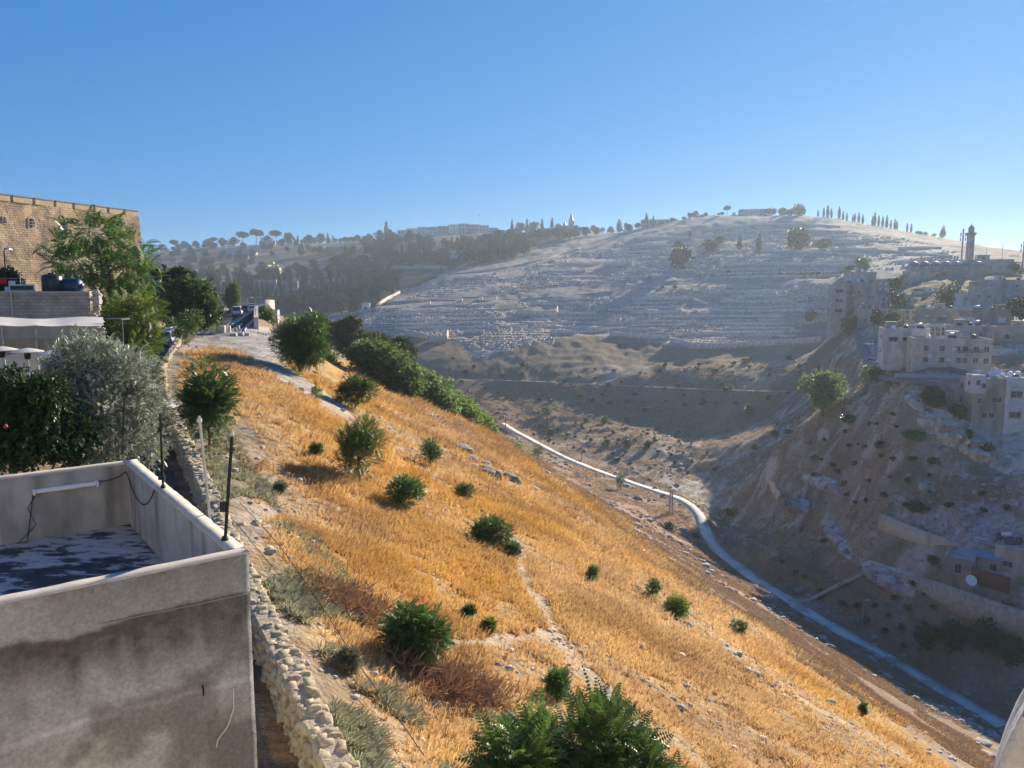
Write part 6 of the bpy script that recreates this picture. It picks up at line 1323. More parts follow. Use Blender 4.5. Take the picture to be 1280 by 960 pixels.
for x, k, hpx, lab in [(201, 'umbrella', 9, 'flat topped pine standing first from the left on the far skyline'), (217, 'umbrella', 13, 'larger spreading pine second from the left on the far skyline'), (230, 'pine', 8, None), (243, 'pine', 7, None), (258, 'pine', 11, None), (265, 'umbrella', 12, None), (276, 'pine', 9, None), (290, 'pine', 10, None), (303, 'umbrella', 17, 'tall umbrella pine, left of the pair on the far skyline'), (320, 'umbrella', 19, 'tall umbrella pine, right of the pair on the far skyline'), (333, 'pine', 9, None), (345, 'umbrella', 17, 'leaning umbrella pine alone right of the pair'), (359, 'pine', 14, None), (372, 'cypress', 10, None), (385, 'pine', 12, None), (400, 'pine', 10, None), (408, 'cypress', 10, None), (416, 'cypress', 9, None), (430, 'pine', 8, None), (445, 'pine', 9, None), (460, 'pine', 9, None), (474, 'pine', 11, None), (482, 'cypress', 16, 'tall cypress on the skyline at the left end of the settlement'),
                        (640, 'cypress', 12, None), (650, 'pine', 10, None), (658, 'cypress', 16, None), (666, 'pine', 13, None), (677, 'cypress', 11, None), (689, 'cypress', 13, None), (697, 'pine', 10, None), (730, 'pine', 6, None), (740, 'pine', 7, None), (752, 'pine', 5, None), (772, 'conifer', 17, 'pointed conifer on the ridge left of the long stone building'), (783, 'pine', 9, None), (795, 'pine', 6, None), (762, 'pine', 6, None), (806, 'cypress', 14, None), (815, 'cypress', 12, None), (860, 'pine', 6, None), (866, 'pine', 7, None), (907, 'umbrella', 12, 'umbrella pine standing alone between the two ridge buildings'), (880, 'pine', 5, None)]:
    g = skyline(x); h = hpx * (1.0 if k == 'umbrella' else rt.uniform(1.0, 1.45)) * g.y / FPX; plant(k, g - Vector((0, 0, .6)), h, lab or 'dark %s on the %s skyline among its like' % ({'pine': 'bushy pine', 'cypress': 'narrow cypress', 'umbrella': 'umbrella pine', 'conifer': 'conifer'}[k], 'far left' if x < 300 else 'left' if x < 500 else 'church ridge' if x < 760 else 'summit'), None if lab else 'trees along the skyline', wide=1.1 if k != 'cypress' else 1.0)
for x in list(range(188, 300, 7)) + list(range(340, 490, 6)) + list(range(632, 700, 8)) + [722, 728, 736, 745, 758, 766, 779, 788, 826, 838, 850, 856, 874, 891, 897, 914]:
    x += rt.uniform(-3, 3); g = skyline(x); far = 1 if x < 500 else (2 if x < 700 else 3)
    plant('round' if rt.random() < .6 else 'bush', g - Vector((0, rt.uniform(0, 14), .8)), rt.uniform(4, 8) * g.y / FPX * (.7 if far > 1 else 1), 'low rounded tree filling the %s skyline between taller ones' % {1: 'far left', 2: 'church ridge', 3: 'summit ridge'}[far], 'low trees filling the skyline', wide=rt.uniform(.8, 1.15))
for i, (x, hpx) in enumerate([(1020, 9), (1027, 12), (1032, 15), (1037, 12), (1046, 15), (1051, 11), (1056, 10), (1063, 9), (1067, 11), (1071, 13), (1076, 12), (1088, 12), (1091, 16), (1096, 13), (1101, 13), (1107, 15), (1112, 11), (1117, 13), (1120, 11), (1132, 11), (1137, 11)]):
    g = skyline(x); plant('cypress', g - Vector((0, 0, .5)), hpx * g.y / FPX, 'narrow dark cypress, one of the row along the right hand ridge', 'row of cypresses on the right hand ridge', wide=.9)
for x, hpx in [(1144, 4), (1150, 4), (1156, 4), (1166, 4)]: g = skyline(x); plant('bush', g, hpx * g.y / FPX, 'small dark shrub on the right hand ridge', 'shrubs on the right hand ridge', cat='shrub')
g = skyline(1177); plant('conifer', g, 15 * g.y / FPX, 'dark pointed conifer left of the minaret', wide=1.1)
for (x, hp, lab) in [(962, 9, 'left part of the dark rounded grove beside the ridge building'), (975, 10, 'middle tree of the dark rounded grove beside the ridge building'), (997, 13, 'largest round tree at the right end of the ridge grove'), (986, 9, 'tree between the middle and largest ones of the ridge grove')]:
    g = skyline(x); plant('round', g - Vector((0, 0, .5)), hp * g.y / FPX, lab, 'rounded grove on the ridge', wide=1.3)
for (x, y, k, hp, wd_, lab) in [(853, 336, 'round', 30, .85, 'big grey green tree in the middle of the cemetery, nearest of the group'), (848, 318, 'umbrella', 16, 1.0, 'flat crowned tree just behind the biggest cemetery tree'), (887, 316, 'pine', 18, 1.3, 'wind bent pine leaning right in the cemetery'), (899, 308, 'pine', 14, 1.0, 'upper part of the wind bent pair of pines'), (924, 312, 'conifer', 18, .9, 'ragged conifer standing alone above the graves'), (948, 314, 'cypress', 21, 1.3, 'single plump cypress standing above the graves'), (997, 311, 'round', 24, 1.15, 'wide drooping dark tree on the upper cemetery slope'), (1031, 311, 'round', 14, 1.1, 'smaller dark round tree right of the drooping one'), (862, 300, 'cypress', 12, .8, 'thin cypress behind the flat crowned tree'),
                      (1013, 400, 'round', 14, 1.0, 'dark tree at the right foot of the cemetery, outside the houses'), (1077, 338, 'round', 16, 1.2, 'yellow green tree behind the cube shaped village house'), (1063, 340, 'round', 11, 1.2, 'dark tree left of the yellow green one behind the village')]:
    q = fh(x, y); plant(k, q - Vector((0, 0, .4)), hp * q.y / FPX, lab, wide=wd_ if k != 'round' else wd_ * 1.1, leaf=L_fig if 'yellow' in lab else None)
for q in scatter_px([(880, 300), (930, 285), (800, 350), (870, 378), (960, 345)], 10, 12, 400, 10): plant('bush', q, 3, 'low dark shrub among the upper graves', 'shrubs among the graves', cat='shrub')
for k in range(7): q = fh(975 + k * 8 + rt.uniform(-3, 3), 345); plant('bush', q, 3.2, 'dark shrub along the fence of the upper plot', 'shrubs along the upper plot fence', cat='shrub')
# valley shrubs and trees
for (x, y, hp, wp_, lab, lf) in [(683, 516, 9, 1.4, 'bright green low shrub at the far end of the mound', L_ail_y), (757, 528, 10, 1.0, 'green shrub on top of the valley mound', L_fig), (733, 528, 7, 1.0, 'small green shrub left of the mound top shrub', L_fig), (784, 559, 13, 1.0, 'grey green bush on the bank above the valley path', L_fig), (810, 559, 12, 1.0, 'bright green bush right of the grey green one on the bank', L_ail), (760, 557, 11, .8, 'small sparse bush on the left of the bank', L_fig), (688, 546, 12, 1.0, 'olive green bush above the start of the path', L_fig), (893, 466, 8, 1.2, 'light green shrub high on the far slope', L_ail), (912, 488, 8, 1.3, 'light green shrub on the far thin track', L_ail), (936, 520, 16, .8, 'dark tree standing alone on the far slope', None), (879, 505, 7, 1, 'dark shrub on the far slope', None), (933, 455, 9, 1.2, 'dark shrub below the cemetery boundary wall', None), (943, 562, 10, 1, 'green shrub at the foot of the sunlit spur', L_ail), (969, 545, 9, 1.1, 'bright green shrub left on the spur, below the big tree', L_ail), (986, 543, 8, 1.1, 'second bright green shrub, right beside the first on the spur', L_ail),
        (912, 645, 12, 1.2, 'dark green bush in the shaded hollow right of the path', L_ail), (1018, 576, 9, 1.3, 'green shrub on the spur flank', L_fig), (1054, 607, 8, 1.5, 'round shrub on the lit rock outcrop', L_fig), (1060, 530, 14, 1.6, 'dark wide shrub on the spur right of the big tree', None), (1101, 560, 11, 1.4, 'dark shrub in the middle of the dry hillside', None), (1166, 580, 10, 1.4, 'small dark shrub under the cliff', None), (1140, 550, 16, 2.0, 'spreading grey shrub below the cliff corner', L_fig), (1145, 640, 14, 1.8, 'dark shrub beside the boulder', None), (1030, 678, 8, 1, 'small shrub on the lower outcrop', None), (654, 458, 7, 1.3, 'dark shrub under the left part of the cemetery', None), (1230, 640, 7, 1.4, 'dark shrub on the rubble slope', None), (1165, 705, 14, 1.2, 'dark bush above the lower stone wall', None), (1045, 470, 7, 1.4, 'pale green shrub near the village street end', L_fig), (795, 690, 6, 1.5, 'low dark shrub on the rocky lower slope', None), (838, 662, 12, 1.2, 'green bush at the foot of the lattice pole', L_ail), (870, 672, 7, 1.4, 'small dark bush beside the path bend', None)]:
    q = fh(x, y)
    if q is None: continue
    plant('bush' if hp < 14 else 'round', q - Vector((0, 0, .1)), hp * q.y / FPX, lab, None, None, wp_ * .8, 'shrub', lf)
for q in scatter_px([(560, 440), (640, 470), (900, 450), (1050, 445), (990, 500), (860, 520), (700, 505), (580, 500)], 70, 31, 300, 7): plant('bush', q, rt.uniform(1.2, 2.4), zl(q, 'low dark scrub bush on the %s of the shaded far slope', (680, 860), 480), 'scrub bushes on the shaded far slope', cat='shrub')
for q in scatter_px([(1000, 560), (1120, 510), (1160, 580), (1270, 640), (1120, 640), (1010, 620)], 34, 32, 120, 4): plant('bush', q, rt.uniform(.7, 1.4), 'low grey bush dotted on the dry hillside under the cliffs', 'bushes on the dry hillside under the cliffs', cat='shrub')
for q in scatter_px([(1060, 760), (1120, 720), (1180, 750), (1160, 820), (1100, 800), (930, 660), (990, 720)], 50, 33, 120, 3): plant('bush', q, rt.uniform(.7, 1.5), 'low dark bush in the shaded valley bottom', 'bushes in the shaded valley bottom', cat='shrub')
for q in scatter_px([(650, 545), (760, 520), (880, 540), (900, 600), (820, 590), (720, 565)], 60, 34, 180, 4): plant('bush', q, rt.uniform(.8, 1.7), zl(q, 'low brownish bush on the %s of the valley mound', (740, 820), 552), 'bushes over the valley mound', cat='shrub', leaf=None)
def valley_tree(name, lab, px, py, wpx, hpx, leaf, seed, n=1300, Y=None, s=.8):
    q = fh(px, py) if Y is None else foot(px, py, Y); w = wpx * q.y / FPX; h = hpx * q.y / FPX; r = np.random.default_rng(seed); t = thing(name, lab, 'tree', q)
    lobes = random_lobes((0, 0, h * .50), (w * .40, w * .38, h * .42), 16, w * .20, r, .9); trunk_mesh('trunk', w * .035, h * .42, [l[:3] for l in lobes], bark, t, seed, (0, 0), .3)
    crown('crown', lobes, n, T_spray(8, .6, .16, 1, 3, .5), s, leaf, t, seed, .9, .3, .6, .55, .36, w * .13, -1); return t
L_lone = leafmat('lone_tree_leaf', (.16, .24, .05), (.30, .38, .10), .5, .5)
valley_tree('lone_tree', 'large bright green tree standing alone on the spur across the valley', 1027, 520, 64, 60, L_lone, 401, 2600, None, 1.0)
valley_tree('street_tree', 'light green bushy tree at the end of the village street', 1096, 478, 44, 20, L_fig, 402, 900, None, .8)
valley_tree('village_tree', 'green tree below the stepped village house by the cemetery corner', 1060, 424, 26, 36, L_fig, 403, 1000, 300, .9)
valley_tree('village_tree', 'olive brown tree in the middle of the village', 1112, 415, 30, 36, L_fig, 404, 1000, 270)
valley_tree('village_tree', 'large dark tree behind the white fronted village building', 1120, 402, 44, 32, L_dark, 405, 1100, 300)
valley_tree('village_tree', 'dark tree between village houses, left of the white building', 1092, 425, 18, 30, L_dark, 406, 700, 285)
valley_tree('village_tree', 'dark rounded tree beside the upper village houses', 1118, 366, 20, 18, L_dark, 407, 700, 345)
valley_tree('village_tree', 'dark tree mass under the upper right houses', 1180, 382, 60, 28, L_dark, 408, 1500, 300)
valley_tree('village_tree', 'dark tree at the right edge beside the brown house', 1274, 408, 34, 36, L_dark, 409, 1100, 238)
valley_tree('village_tree', 'dark tree on the right skyline beyond the mosque', 1268, 345, 28, 14, L_dark, 410, 800, 372)
valley_tree('wall_tree', 'dark spreading tree growing against the village retaining wall', 1166, 500, 38, 26, L_dark, 411, 1100, 172)
valley_tree('wall_tree', 'ragged dark bush below the retaining wall, right of the spreading tree', 1196, 512, 26, 18, L_dark, 412, 700, 169)
valley_tree('cliff_bush', 'dark bush clinging to the cliff edge beside the small pink hut', 1211, 527, 13, 13, L_dark, 413, 500, 163, .5)
valley_tree('cliff_bush', 'wide dark bush hanging below the cliff house', 1234, 535, 24, 12, L_dark, 414, 600, 161, .5)
for i, (x, y, w, h, lab) in enumerate([(1160, 780, 38, 40, 'leftmost dark olive tree below the lower stone wall'), (1190, 796, 46, 46, 'second dark olive tree below the lower stone wall'), (1228, 800, 50, 50, 'third dark olive tree below the lower stone wall'), (1265, 806, 52, 56, 'rightmost dark olive tree at the picture edge'), (1258, 738, 40, 28, 'dark tree beside the red fenced yard')]):
    valley_tree('olive_tree', lab, x, y, w, h, L_dark, 420 + i, 1100, {0: 131, 1: 127, 2: 124, 3: 120, 4: 126}[i], .6)
# ------------------------------------------------------------------ houses
def hmat(name, c, var=.2, stain=None): return mat(name, c, .93, var, .5, .03, 3, stain=stain or (tuple(x * .62 for x in c), .35, .3))
M_cream = hmat('cream_stone', (.50, .46, .38)); M_tan = hmat('tan_stone', (.42, .36, .28)); M_white = hmat('white_plaster', (.60, .58, .53)); M_brown = hmat('brown_stone', (.34, .27, .21)); M_pink = hmat('pinkish_stone', (.46, .35, .28)); M_grey = hmat('grey_plaster', (.40, .38, .35))
M_roof = hmat('roof_felt', (.36, .34, .31)); M_sill = hmat('sill_stone', (.55, .52, .46)); M_frame = mat('window_frame_white', (.40, .38, .35), .6, .05); M_shut = mat('white_shutter', (.68, .68, .66), .6, .05); M_glass = glassm; M_blue = mat('blue_sheet_roof', (.24, .30, .36), .7, .2, .6); M_rust = mat('rusty_sheet', (.12, .05, .04), .8, .3, 1.5); M_dome = mat('dome_lead_grey', (.20, .22, .24), .5, .1, 1)
def house(name, label, x0, x1, yt, yb, Y, m_, rows=2, cols=3, d=9, rz=0.0, cat='house', win=(1.1, 1.3), shut=False, parapet=.7, loc_z=None, extra=None, door=False, arch=False, wpos=None, grp=None):
    xm = (x0 + x1) / 2; a = ray(xm, yb)[0]; zt = ray(xm, yt)[1] * Y; zb = ray(xm, yb)[1] * Y; W = (x1 - x0) * Y / FPX
    X_ = a * Y; az_ = -math.atan(a) * .6 + rz; gz_ = min(hz(X_, Y), hz(X_, Y + 2), zb) - .5; bot = 0 if name in ('white_tower_room', 'rooftop_room', 'white_annex') else gz_ - zb
    t = thing(name, label, cat, (X_, Y, zb), az_, grp); Hh = zt - zb
    mb = MB(); mb.box((0, d / 2, (Hh + bot) / 2), (W, d, Hh - bot)); mb.build('wall', m_, t)
    mb = MB(); mb.box((0, d / 2, Hh + .01), (W - .3, d - .3, .12)); rf = mb.build('roof', M_roof, t)
    if parapet:
        mb = MB(); k = .14
        mb.box((0, .09, Hh + parapet / 2), (W + .06, .22, parapet)); mb.box((0, d - .12, Hh + parapet / 2), (W, .2, parapet))
        for s in (-1, 1): mb.box((s * (W / 2 - .09), d / 2, Hh + parapet / 2), (.2, d - .45, parapet - .01))
        mb.build('parapet', m_, t)
    cells = wpos or [((c + .5) / cols, (r_ + .55) / rows) for r_ in range(rows) for c in range(cols)]
    for (fx, fz) in cells:
        w, h = win; x = (fx - .5) * W; z = fz * Hh
        mb = MB()
        for (cx, cz, sx_, sz_) in ((x - w / 2, z, .1, h + .1), (x + w / 2, z, .1, h + .1), (x, z + h / 2, w - .1, .1), (x, z - h / 2, w - .1, .1), (x, z, .06, h - .1)): mb.box((cx, -.04, cz), (sx_, .12, sz_))
        f = mb.build('window', M_frame, t); mb = MB(); mb.box((x, -.01, z), (w - .1, .05, h - .1)); mb.build('pane', M_shut if shut else M_glass, f)
        if arch: mb = MB(); mb.tube([(x + w / 2 * math.cos(q), -.08, z + h / 2 + w / 2 * math.sin(q)) for q in np.linspace(0, math.pi, 9)], .12, 5); mb.build('arch', M_sill, f)
        mb = MB(); mb.box((x, -.1, z - h / 2 - .12), (w + .3, .3, .12)); mb.build('sill', M_sill, f)
    # side windows
    for s in (-1, 1):
        for fz in [(r_ + .55) / max(rows, 1) for r_ in range(rows)]:
            mb = MB(); mb.box((s * (W / 2 + .02), d * .5, fz * Hh), (.1, win[0], win[1])); f = mb.build('window', M_frame, t); mb = MB(); mb.box((s * (W / 2 + .05), d * .5, fz * Hh), (.08, win[0] - .2, win[1] - .2)); mb.build('pane', M_glass, f)
    if W > 8 and cat == 'house' and name not in ('roadside_house', 'blue_roof_house'):
        hr = random.Random(int(x0 * 13 + yt)); sx_ = hr.uniform(-.3, .3) * W
        mb = MB(); mb.box((sx_, d * .6, Hh + 1.15), (2.8, 2.6, 2.3)); sh = mb.build('stair_head', hr.choice([M_white, M_grey, m_]), t); mb = MB(); mb.box((sx_, d * .6 - 1.33, Hh + .95), (.85, .08, 1.8)); mb.build('door', M_brown, sh)
        for q_ in range(2):
            fx, fz = hr.choice(cells); x = (fx - .5) * W; z = fz * Hh - win[1] / 2 - .35; mb = MB(); mb.box((x, -.65, z), (win[0] + 1.6, 1.3, .16)); bl = mb.build('balcony', M_sill, t); mb = MB(); zz_ = z + .95
            for a_ in range(9): xx_ = x - (win[0] + 1.5) / 2 + (win[0] + 1.5) * a_ / 8; mb.tube([(xx_, -1.25, z), (xx_, -1.25, zz_)], .03, 4)
            mb.tube([(x - (win[0] + 1.5) / 2, -1.25, zz_), (x + (win[0] + 1.5) / 2, -1.25, zz_)], .04, 4); mb.build('balcony_rail', blackm, bl)
        for q_ in range(hr.choice([1, 2, 3])): mb = MB(); mb.box((hr.uniform(-.42, .42) * W, -.2, hr.uniform(.25, .85) * Hh), (.9, .4, .6)); mb.build('air_conditioner', M_shut, t)
        xx_ = hr.uniform(-.45, .45) * W; mb = MB(); mb.tube([(xx_, -.08, 0), (xx_, -.08, Hh)], .07, 5); mb.build('down_pipe', galv, t)
    if door: mb = MB(); mb.box(((door - .5) * W, -.02, 1.0), (1.1, .1, 2.1)); mb.build('door', M_brown, t)
    t['_W'] = W; t['_H'] = Hh; t['_d'] = d; return t
V1 = house('apartment_house', 'broad cream three storey apartment house in the middle of the village front', 1146, 1232, 427, 467, 188, M_cream, 2, 5, 11, wpos=[(.15, .78), (.36, .78), (.56, .78), (.66, .78), (.80, .78), (.93, .78), (.15, .42), (.36, .42), (.58, .42), (.66, .42), (.80, .42), (.93, .42)])
for z in (.30, .62): mb = MB(); W = V1['_W']; mb.box((0, -.06, V1['_H'] * z), (W + .1, .16, .18)); mb.build('string_course', M_sill, V1)
house('white_house', 'white fronted village house with three wide windows left of the broad apartment house', 1106, 1158, 414, 450, 203, M_white, 2, 3, 9, wpos=[(.2, .72), (.5, .72), (.8, .72), (.85, .35)], win=(2.2, 1.1))
house('rooftop_room', 'small white rooftop room with two windows above the white fronted house', 1135, 1158, 407, 416, 212, M_white, 1, 2, 5, parapet=.3)
house('brown_house', 'tall brown house with two white shuttered windows', 1216, 1262, 390, 424, 240, M_brown, 3, 2, 10, shut=True, wpos=[(.72, .72), (.72, .28), (.2, .3)], win=(2.0, 1.5))
house('white_annex', 'white balcony block stuck to the left side of the brown house', 1202, 1217, 398, 410, 236, M_white, 1, 1, 4, parapet=.2)
house('stone_house', 'old rough stone house with a small white room on its roof', 1153, 1194, 388, 410, 258, M_tan, 1, 1, 10, win=(1, 1))
house('rooftop_room', 'small white rooftop room with one window on the old stone house', 1168, 1181, 383, 389, 262, M_white, 1, 1, 4, parapet=.2)
house('stone_house', 'low grey stone house between the old stone house and the brown one', 1192, 1220, 390, 418, 262, M_grey, 1, 2, 9)
house('large_house', 'large pale house high at the right edge with dark framed bay', 1234, 1290, 352, 378, 292, M_grey, 2, 4, 12)
house('dark_bay_house', 'house with dark framed square bay left of the large pale one', 1218, 1240, 354, 378, 296, M_tan, 1, 1, 9, win=(4.2, 3.2))
house('cube_house', 'cube shaped pale house with a black roof tank at the top left of the village', 1060, 1093, 342, 363, 345, M_cream, 1, 3, 11, win=(1.4, 1.6))
house('stepped_house', 'stepped cream house with balcony at the cemetery corner', 1039, 1056, 358, 395, 325, M_cream, 3, 1, 9, win=(3, 1.6))
house('stepped_house', 'tan roof terrace house behind the stepped cream one', 1053, 1078, 355, 378, 335, M_tan, 1, 2, 9)
house('long_house', 'long grey house with white windows right of the stepped ones', 1072, 1101, 376, 392, 318, M_grey, 1, 4, 8, shut=True)
house('plain_block', 'blank tall wall block under the long grey house', 1074, 1088, 390, 412, 300, M_grey, 1, 1, 8)
house('low_house', 'low house with shutters under the arcade, left one', 1110, 1140, 350, 372, 352, M_tan, 2, 2, 9)
house('low_house', 'low wide house with an open ground floor, right of the left one', 1132, 1162, 345, 365, 362, M_cream, 1, 3, 9)
house('brick_house', 'reddish rubble house under the arches', 1152, 1188, 338, 352, 372, M_pink, 1, 3, 9)
house('rubble_house', 'rubble walled house right of the reddish one', 1184, 1222, 340, 356, 365, M_tan, 1, 3, 9)
house('white_row_house', 'white row house with dark upper opening in the village centre', 1146, 1188, 366, 378, 322, M_white, 1, 4, 7)
house('white_hut', 'little white house standing alone under the lit roof', 1197, 1215, 369, 380, 288, M_white, 1, 1, 6)
house('lit_roof_house', 'small house whose flat roof catches bright sun', 1218, 1240, 360, 384, 284, M_grey, 1, 2, 8)
house('pink_terrace_house', 'pinkish stepped wall and low house at the right edge', 1248, 1295, 412, 432, 212, M_pink, 1, 2, 8)
house('flat_roof_house', 'flat roofed house with a clutter of tanks above the apartment house', 1192, 1230, 410, 428, 222, M_grey, 1, 3, 9)
house('mosque_hall', 'mosque prayer hall beside the minaret on the right skyline', 1212, 1262, 326, 345, 374, M_cream, 1, 5, 14, cat='mosque')
house('stair_head', 'small square room on the roof of the mosque hall', 1222, 1236, 319, 327, 378, M_cream, 1, 1, 5, parapet=.2)
# smaller houses packed between the named ones
COLN = [('tan', M_tan), ('cream', M_cream), ('grey', M_grey), ('white', M_white), ('pinkish', M_pink)]
NTH = ['first', 'second', 'third', 'fourth', 'fifth', 'sixth', 'seventh', 'eighth', 'ninth', 'tenth']
rv = random.Random(21)
for rown, yb_, Y_, xs_ in [('top', 352, 385, [1142, 1166, 1190, 1214, 1236, 1256, 1276]), ('second', 366, 345, [1100, 1122, 1166, 1206, 1224, 1280]), ('third', 384, 312, [1112, 1134, 1158, 1200, 1226, 1250, 1272]), ('fourth', 398, 280, [1118, 1138, 1204, 1268, 1286]), ('fifth', 420, 232, [1172, 1190, 1266, 1284]), ('lowest', 452, 202, [1240, 1258, 1276])]:
    for i, x in enumerate(xs_):
        cn, cm = rv.choice(COLN); w = rv.uniform(14, 24) * (1 if Y_ > 230 else 1.1); hh = rv.uniform(8, 14) * (1 if Y_ > 230 else 1.25); yb2 = yb_ + rv.uniform(-3, 3)
        house('village_house', 'small %s village house, %s from the left in the %s row of little ones' % (cn, NTH[i], rown), x - w / 2, x + w / 2, yb2 - hh, yb2, Y_ + rv.uniform(-6, 6), cm, 2 if hh > 10 else 1, rv.choice([2, 2, 3]), rv.uniform(6, 9), rz=rv.uniform(-.25, .25), grp='little houses packed on the village slope', parapet=rv.choice([.3, .7, .9]), shut=rv.random() < .25)
# arcade of domes
t = thing('arcade', 'row of grey shallow domes over an arcade left of the minaret', 'arcade', foot(1182, 340, 368))
t.location.z = ray(1182, 337)[1] * 368
for i in range(7):
    mb = MB(); x = (i - 3) * 5.1; mb.lathe((x, 0, 1.6), [(2.45, 0), (2.4, .6), (1.9, 1.5), (1.0, 2.1), (.1, 2.3)], 16); mb.build('dome', M_dome, t, True)
    mb = MB(); mb.box((x, 0, .3), (5.05, 4.4, 2.6)); mb.build('bay', M_tan, t)
# minaret
q = foot(1210, 346, 380); z0 = ray(1210, 346)[1] * 380; mt = thing('minaret', 'stone minaret with balcony and small dome on the right skyline', 'minaret', (q.x, 380, z0)); s = 380 / FPX
mb = MB(); mb.box((0, 0, 8 * s - 3), (14 * s, 14 * s, 16 * s + 6)); mb.build('base', M_cream, mt)
mb = MB(); mb.lathe((0, 0, 16 * s), [(4.7 * s, 0), (4.4 * s, 36 * s)], 8); mb.build('shaft', M_cream, mt)
mb = MB(); mb.lathe((0, 0, 50 * s), [(4.5 * s, 0), (6.2 * s, 2 * s), (6.2 * s, 3.6 * s), (5.0 * s, 3.8 * s)], 16); mb.build('balcony', M_tan, mt)
mb = MB(); mb.lathe((0, 0, 53.5 * s), [(3.3 * s, 0), (3.3 * s, 4.5 * s), (3.9 * s, 5 * s)], 12); mb.build('lantern', M_cream, mt)
mb = MB(); mb.lathe((0, 0, 58.4 * s), [(3.2 * s, 0), (3.0 * s, 1.6 * s), (1.9 * s, 3.3 * s), (.4 * s, 4.4 * s), (.15 * s, 7.6 * s)], 14); mb.build('dome', M_dome, mt, True)
def mast(name, label, px, yt, yb, Y, r, panels=0, lattice=False, cat='mast'):
    q = foot(px, yb, Y); z0 = ray(px, yb)[1] * Y; h = ray(px, yt)[1] * Y - z0; t = thing(name, label, cat, (q.x, Y, z0)); mb = MB()
    if lattice:
        w = r
        for sx_ in (-1, 1):
            for sy_ in (-1, 1): mb.tube([(sx_ * w, sy_ * w, -1), (sx_ * w * .45, sy_ * w * .45, h)], .07, 5)
        n = int(h / 1.0)
        for i in range(n):
            k0 = 1 - .55 * i / n; k1 = 1 - .55 * (i + 1) / n; z = h * i / n; z1 = h * (i + 1) / n; sg = 1 if i % 2 else -1
            for ax in (-1, 1): mb.tube([(-sg * w * k0, ax * w * k0, z), (sg * w * k1, ax * w * k1, z1)], .045, 4); mb.tube([(ax * w * k0, -sg * w * k0, z), (ax * w * k1, sg * w * k1, z1)], .045, 4)
        mb.build('lattice_shaft', galv, t)
    else: mb.tube([(0, 0, -1), (0, 0, h)], r, 6); mb.build('shaft', galv, t)
    for i in range(panels): mb = MB(); mb.box((r * 3.2 * math.cos(i * 2.1), r * 3.2 * math.sin(i * 2.1), h * (.80 - .16 * (i // 3))), (.5, .35, h * .12)); mb.build('antenna_panel', whitem, t)
    return t, h
mast('cell_mast', 'cell phone mast with antenna panels left of the minaret', 1202, 286, 322, 372, .35, 6); mast('cell_mast', 'dark cell phone mast at the right picture edge', 1278, 300, 335, 372, .4, 6)
t, h = mast('lamp_mast', 'thin mast with short arm right of the minaret', 1252, 304, 330, 376, .12); mb = MB(); mb.tube([(0, 0, h), (-.8, 0, h + .5)], .1, 5); mb.build('arm', galv, t)
mast('aerial', 'very thin aerial on the mosque roof', 1233, 309, 320, 379, .09); mast('aerial', 'thin aerial beyond the mosque near the dark skyline tree', 1272, 318, 332, 376, .1)
# near cliff houses at the right edge
hc = house('cliff_house', 'grey tan three storey house standing on the cliff edge at the right', 1214, 1258, 477, 531, 168, M_tan, 3, 3, 10, rz=.25, wpos=[(.35, .22), (.55, .22), (.2, .55), (.6, .58), (.72, .58), (.92, .25)], win=(1.0, 1.2))
house('white_tower_room', 'narrow white upper room with two windows at the corner of the cliff house', 1216, 1231, 470, 492, 165.5, M_white, 1, 1, 3.5, rz=.25, wpos=[(.4, .62), (.85, .45)], win=(.8, 1.1), parapet=.2)
house('arched_window_house', 'white house with arched window at the right edge beside the cliff house', 1257, 1296, 476, 530, 166, M_white, 2, 2, 10, arch=True, win=(2.2, 1.4), wpos=[(.3, .68), (.3, .2), (.75, .6)])
house('rock_hut', 'small pinkish stone hut on the cliff top with one dark doorway', 1190, 1213, 512, 530, 171, M_pink, 1, 1, 4, parapet=.1, wpos=[(.45, .45)], win=(.8, 1.7))
h2 = house('roadside_house', 'tan house with one window at the lower right edge of the village', 1244, 1296, 688, 728, 133, M_cream, 1, 2, 9, rz=-.35, wpos=[(.3, .52), (.8, .55)], win=(1.5, 1.0), parapet=.3)
h3 = house('blue_roof_house', 'low house with blue grey sheet roof beside the lower tan house', 1198, 1246, 697, 714, 136, M_grey, 1, 1, 8, rz=-.35, parapet=.1, wpos=[(.85, .5)])
mb = MB(); mb.box((0, 3.6, h3['_H'] + .35), (h3['_W'] + .8, 8.6, .14)); mb.build('blue_roof', M_blue, h3)
h4 = house('ruined_room', 'roofless brown stone room with dark doorway left of the red fence', 1185, 1215, 700, 722, 133.5, M_brown, 1, 1, 5, rz=-.3, parapet=.2, wpos=[(.4, .5)], win=(1.1, 1.8))
# red sheet fence on the wall
def wall_px(name, label, pl, h, th, m_, cat='wall', down=2.0, Ys=None, grp=None):
    q = []
    for p in pl: v = at(p[0], p[1], p[2]); q.append((v.x, v.y, v.z))
    q = smooth_line(q, 5); q[:, 2] -= h; return strip_wall(name, label, q, h, th, m_, cat, grp, down)
wall_px('sheet_fence', 'dark red corrugated sheet fence standing on the lower stone wall', [(1215, 708, 129), (1240, 716, 126), (1263, 722, 124)], 2.6, .15, M_rust, 'fence', .2)
low = stonemat('rough_wall_stone', (.50, .41, .31), (.38, .31, .24), .12, 1.1)
wall_px('stone_wall', 'long rough stone wall curving along the valley side in the lower right', [(1085, 711, 151), (1120, 717, 146), (1150, 722, 141), (1180, 730, 134), (1210, 741, 129), (1245, 753, 125), (1290, 768, 121)], 4.2, .9, low, 'wall', 2)
wall_px('stone_wall', 'tan terrace wall across the rubble slope above the long curving one', [(1100, 641, 156), (1125, 652, 152), (1160, 666, 147), (1190, 676, 143), (1213, 685, 140)], 2.6, .7, hmat('tan_wall_stone', (.56, .46, .34)), 'wall', 2)
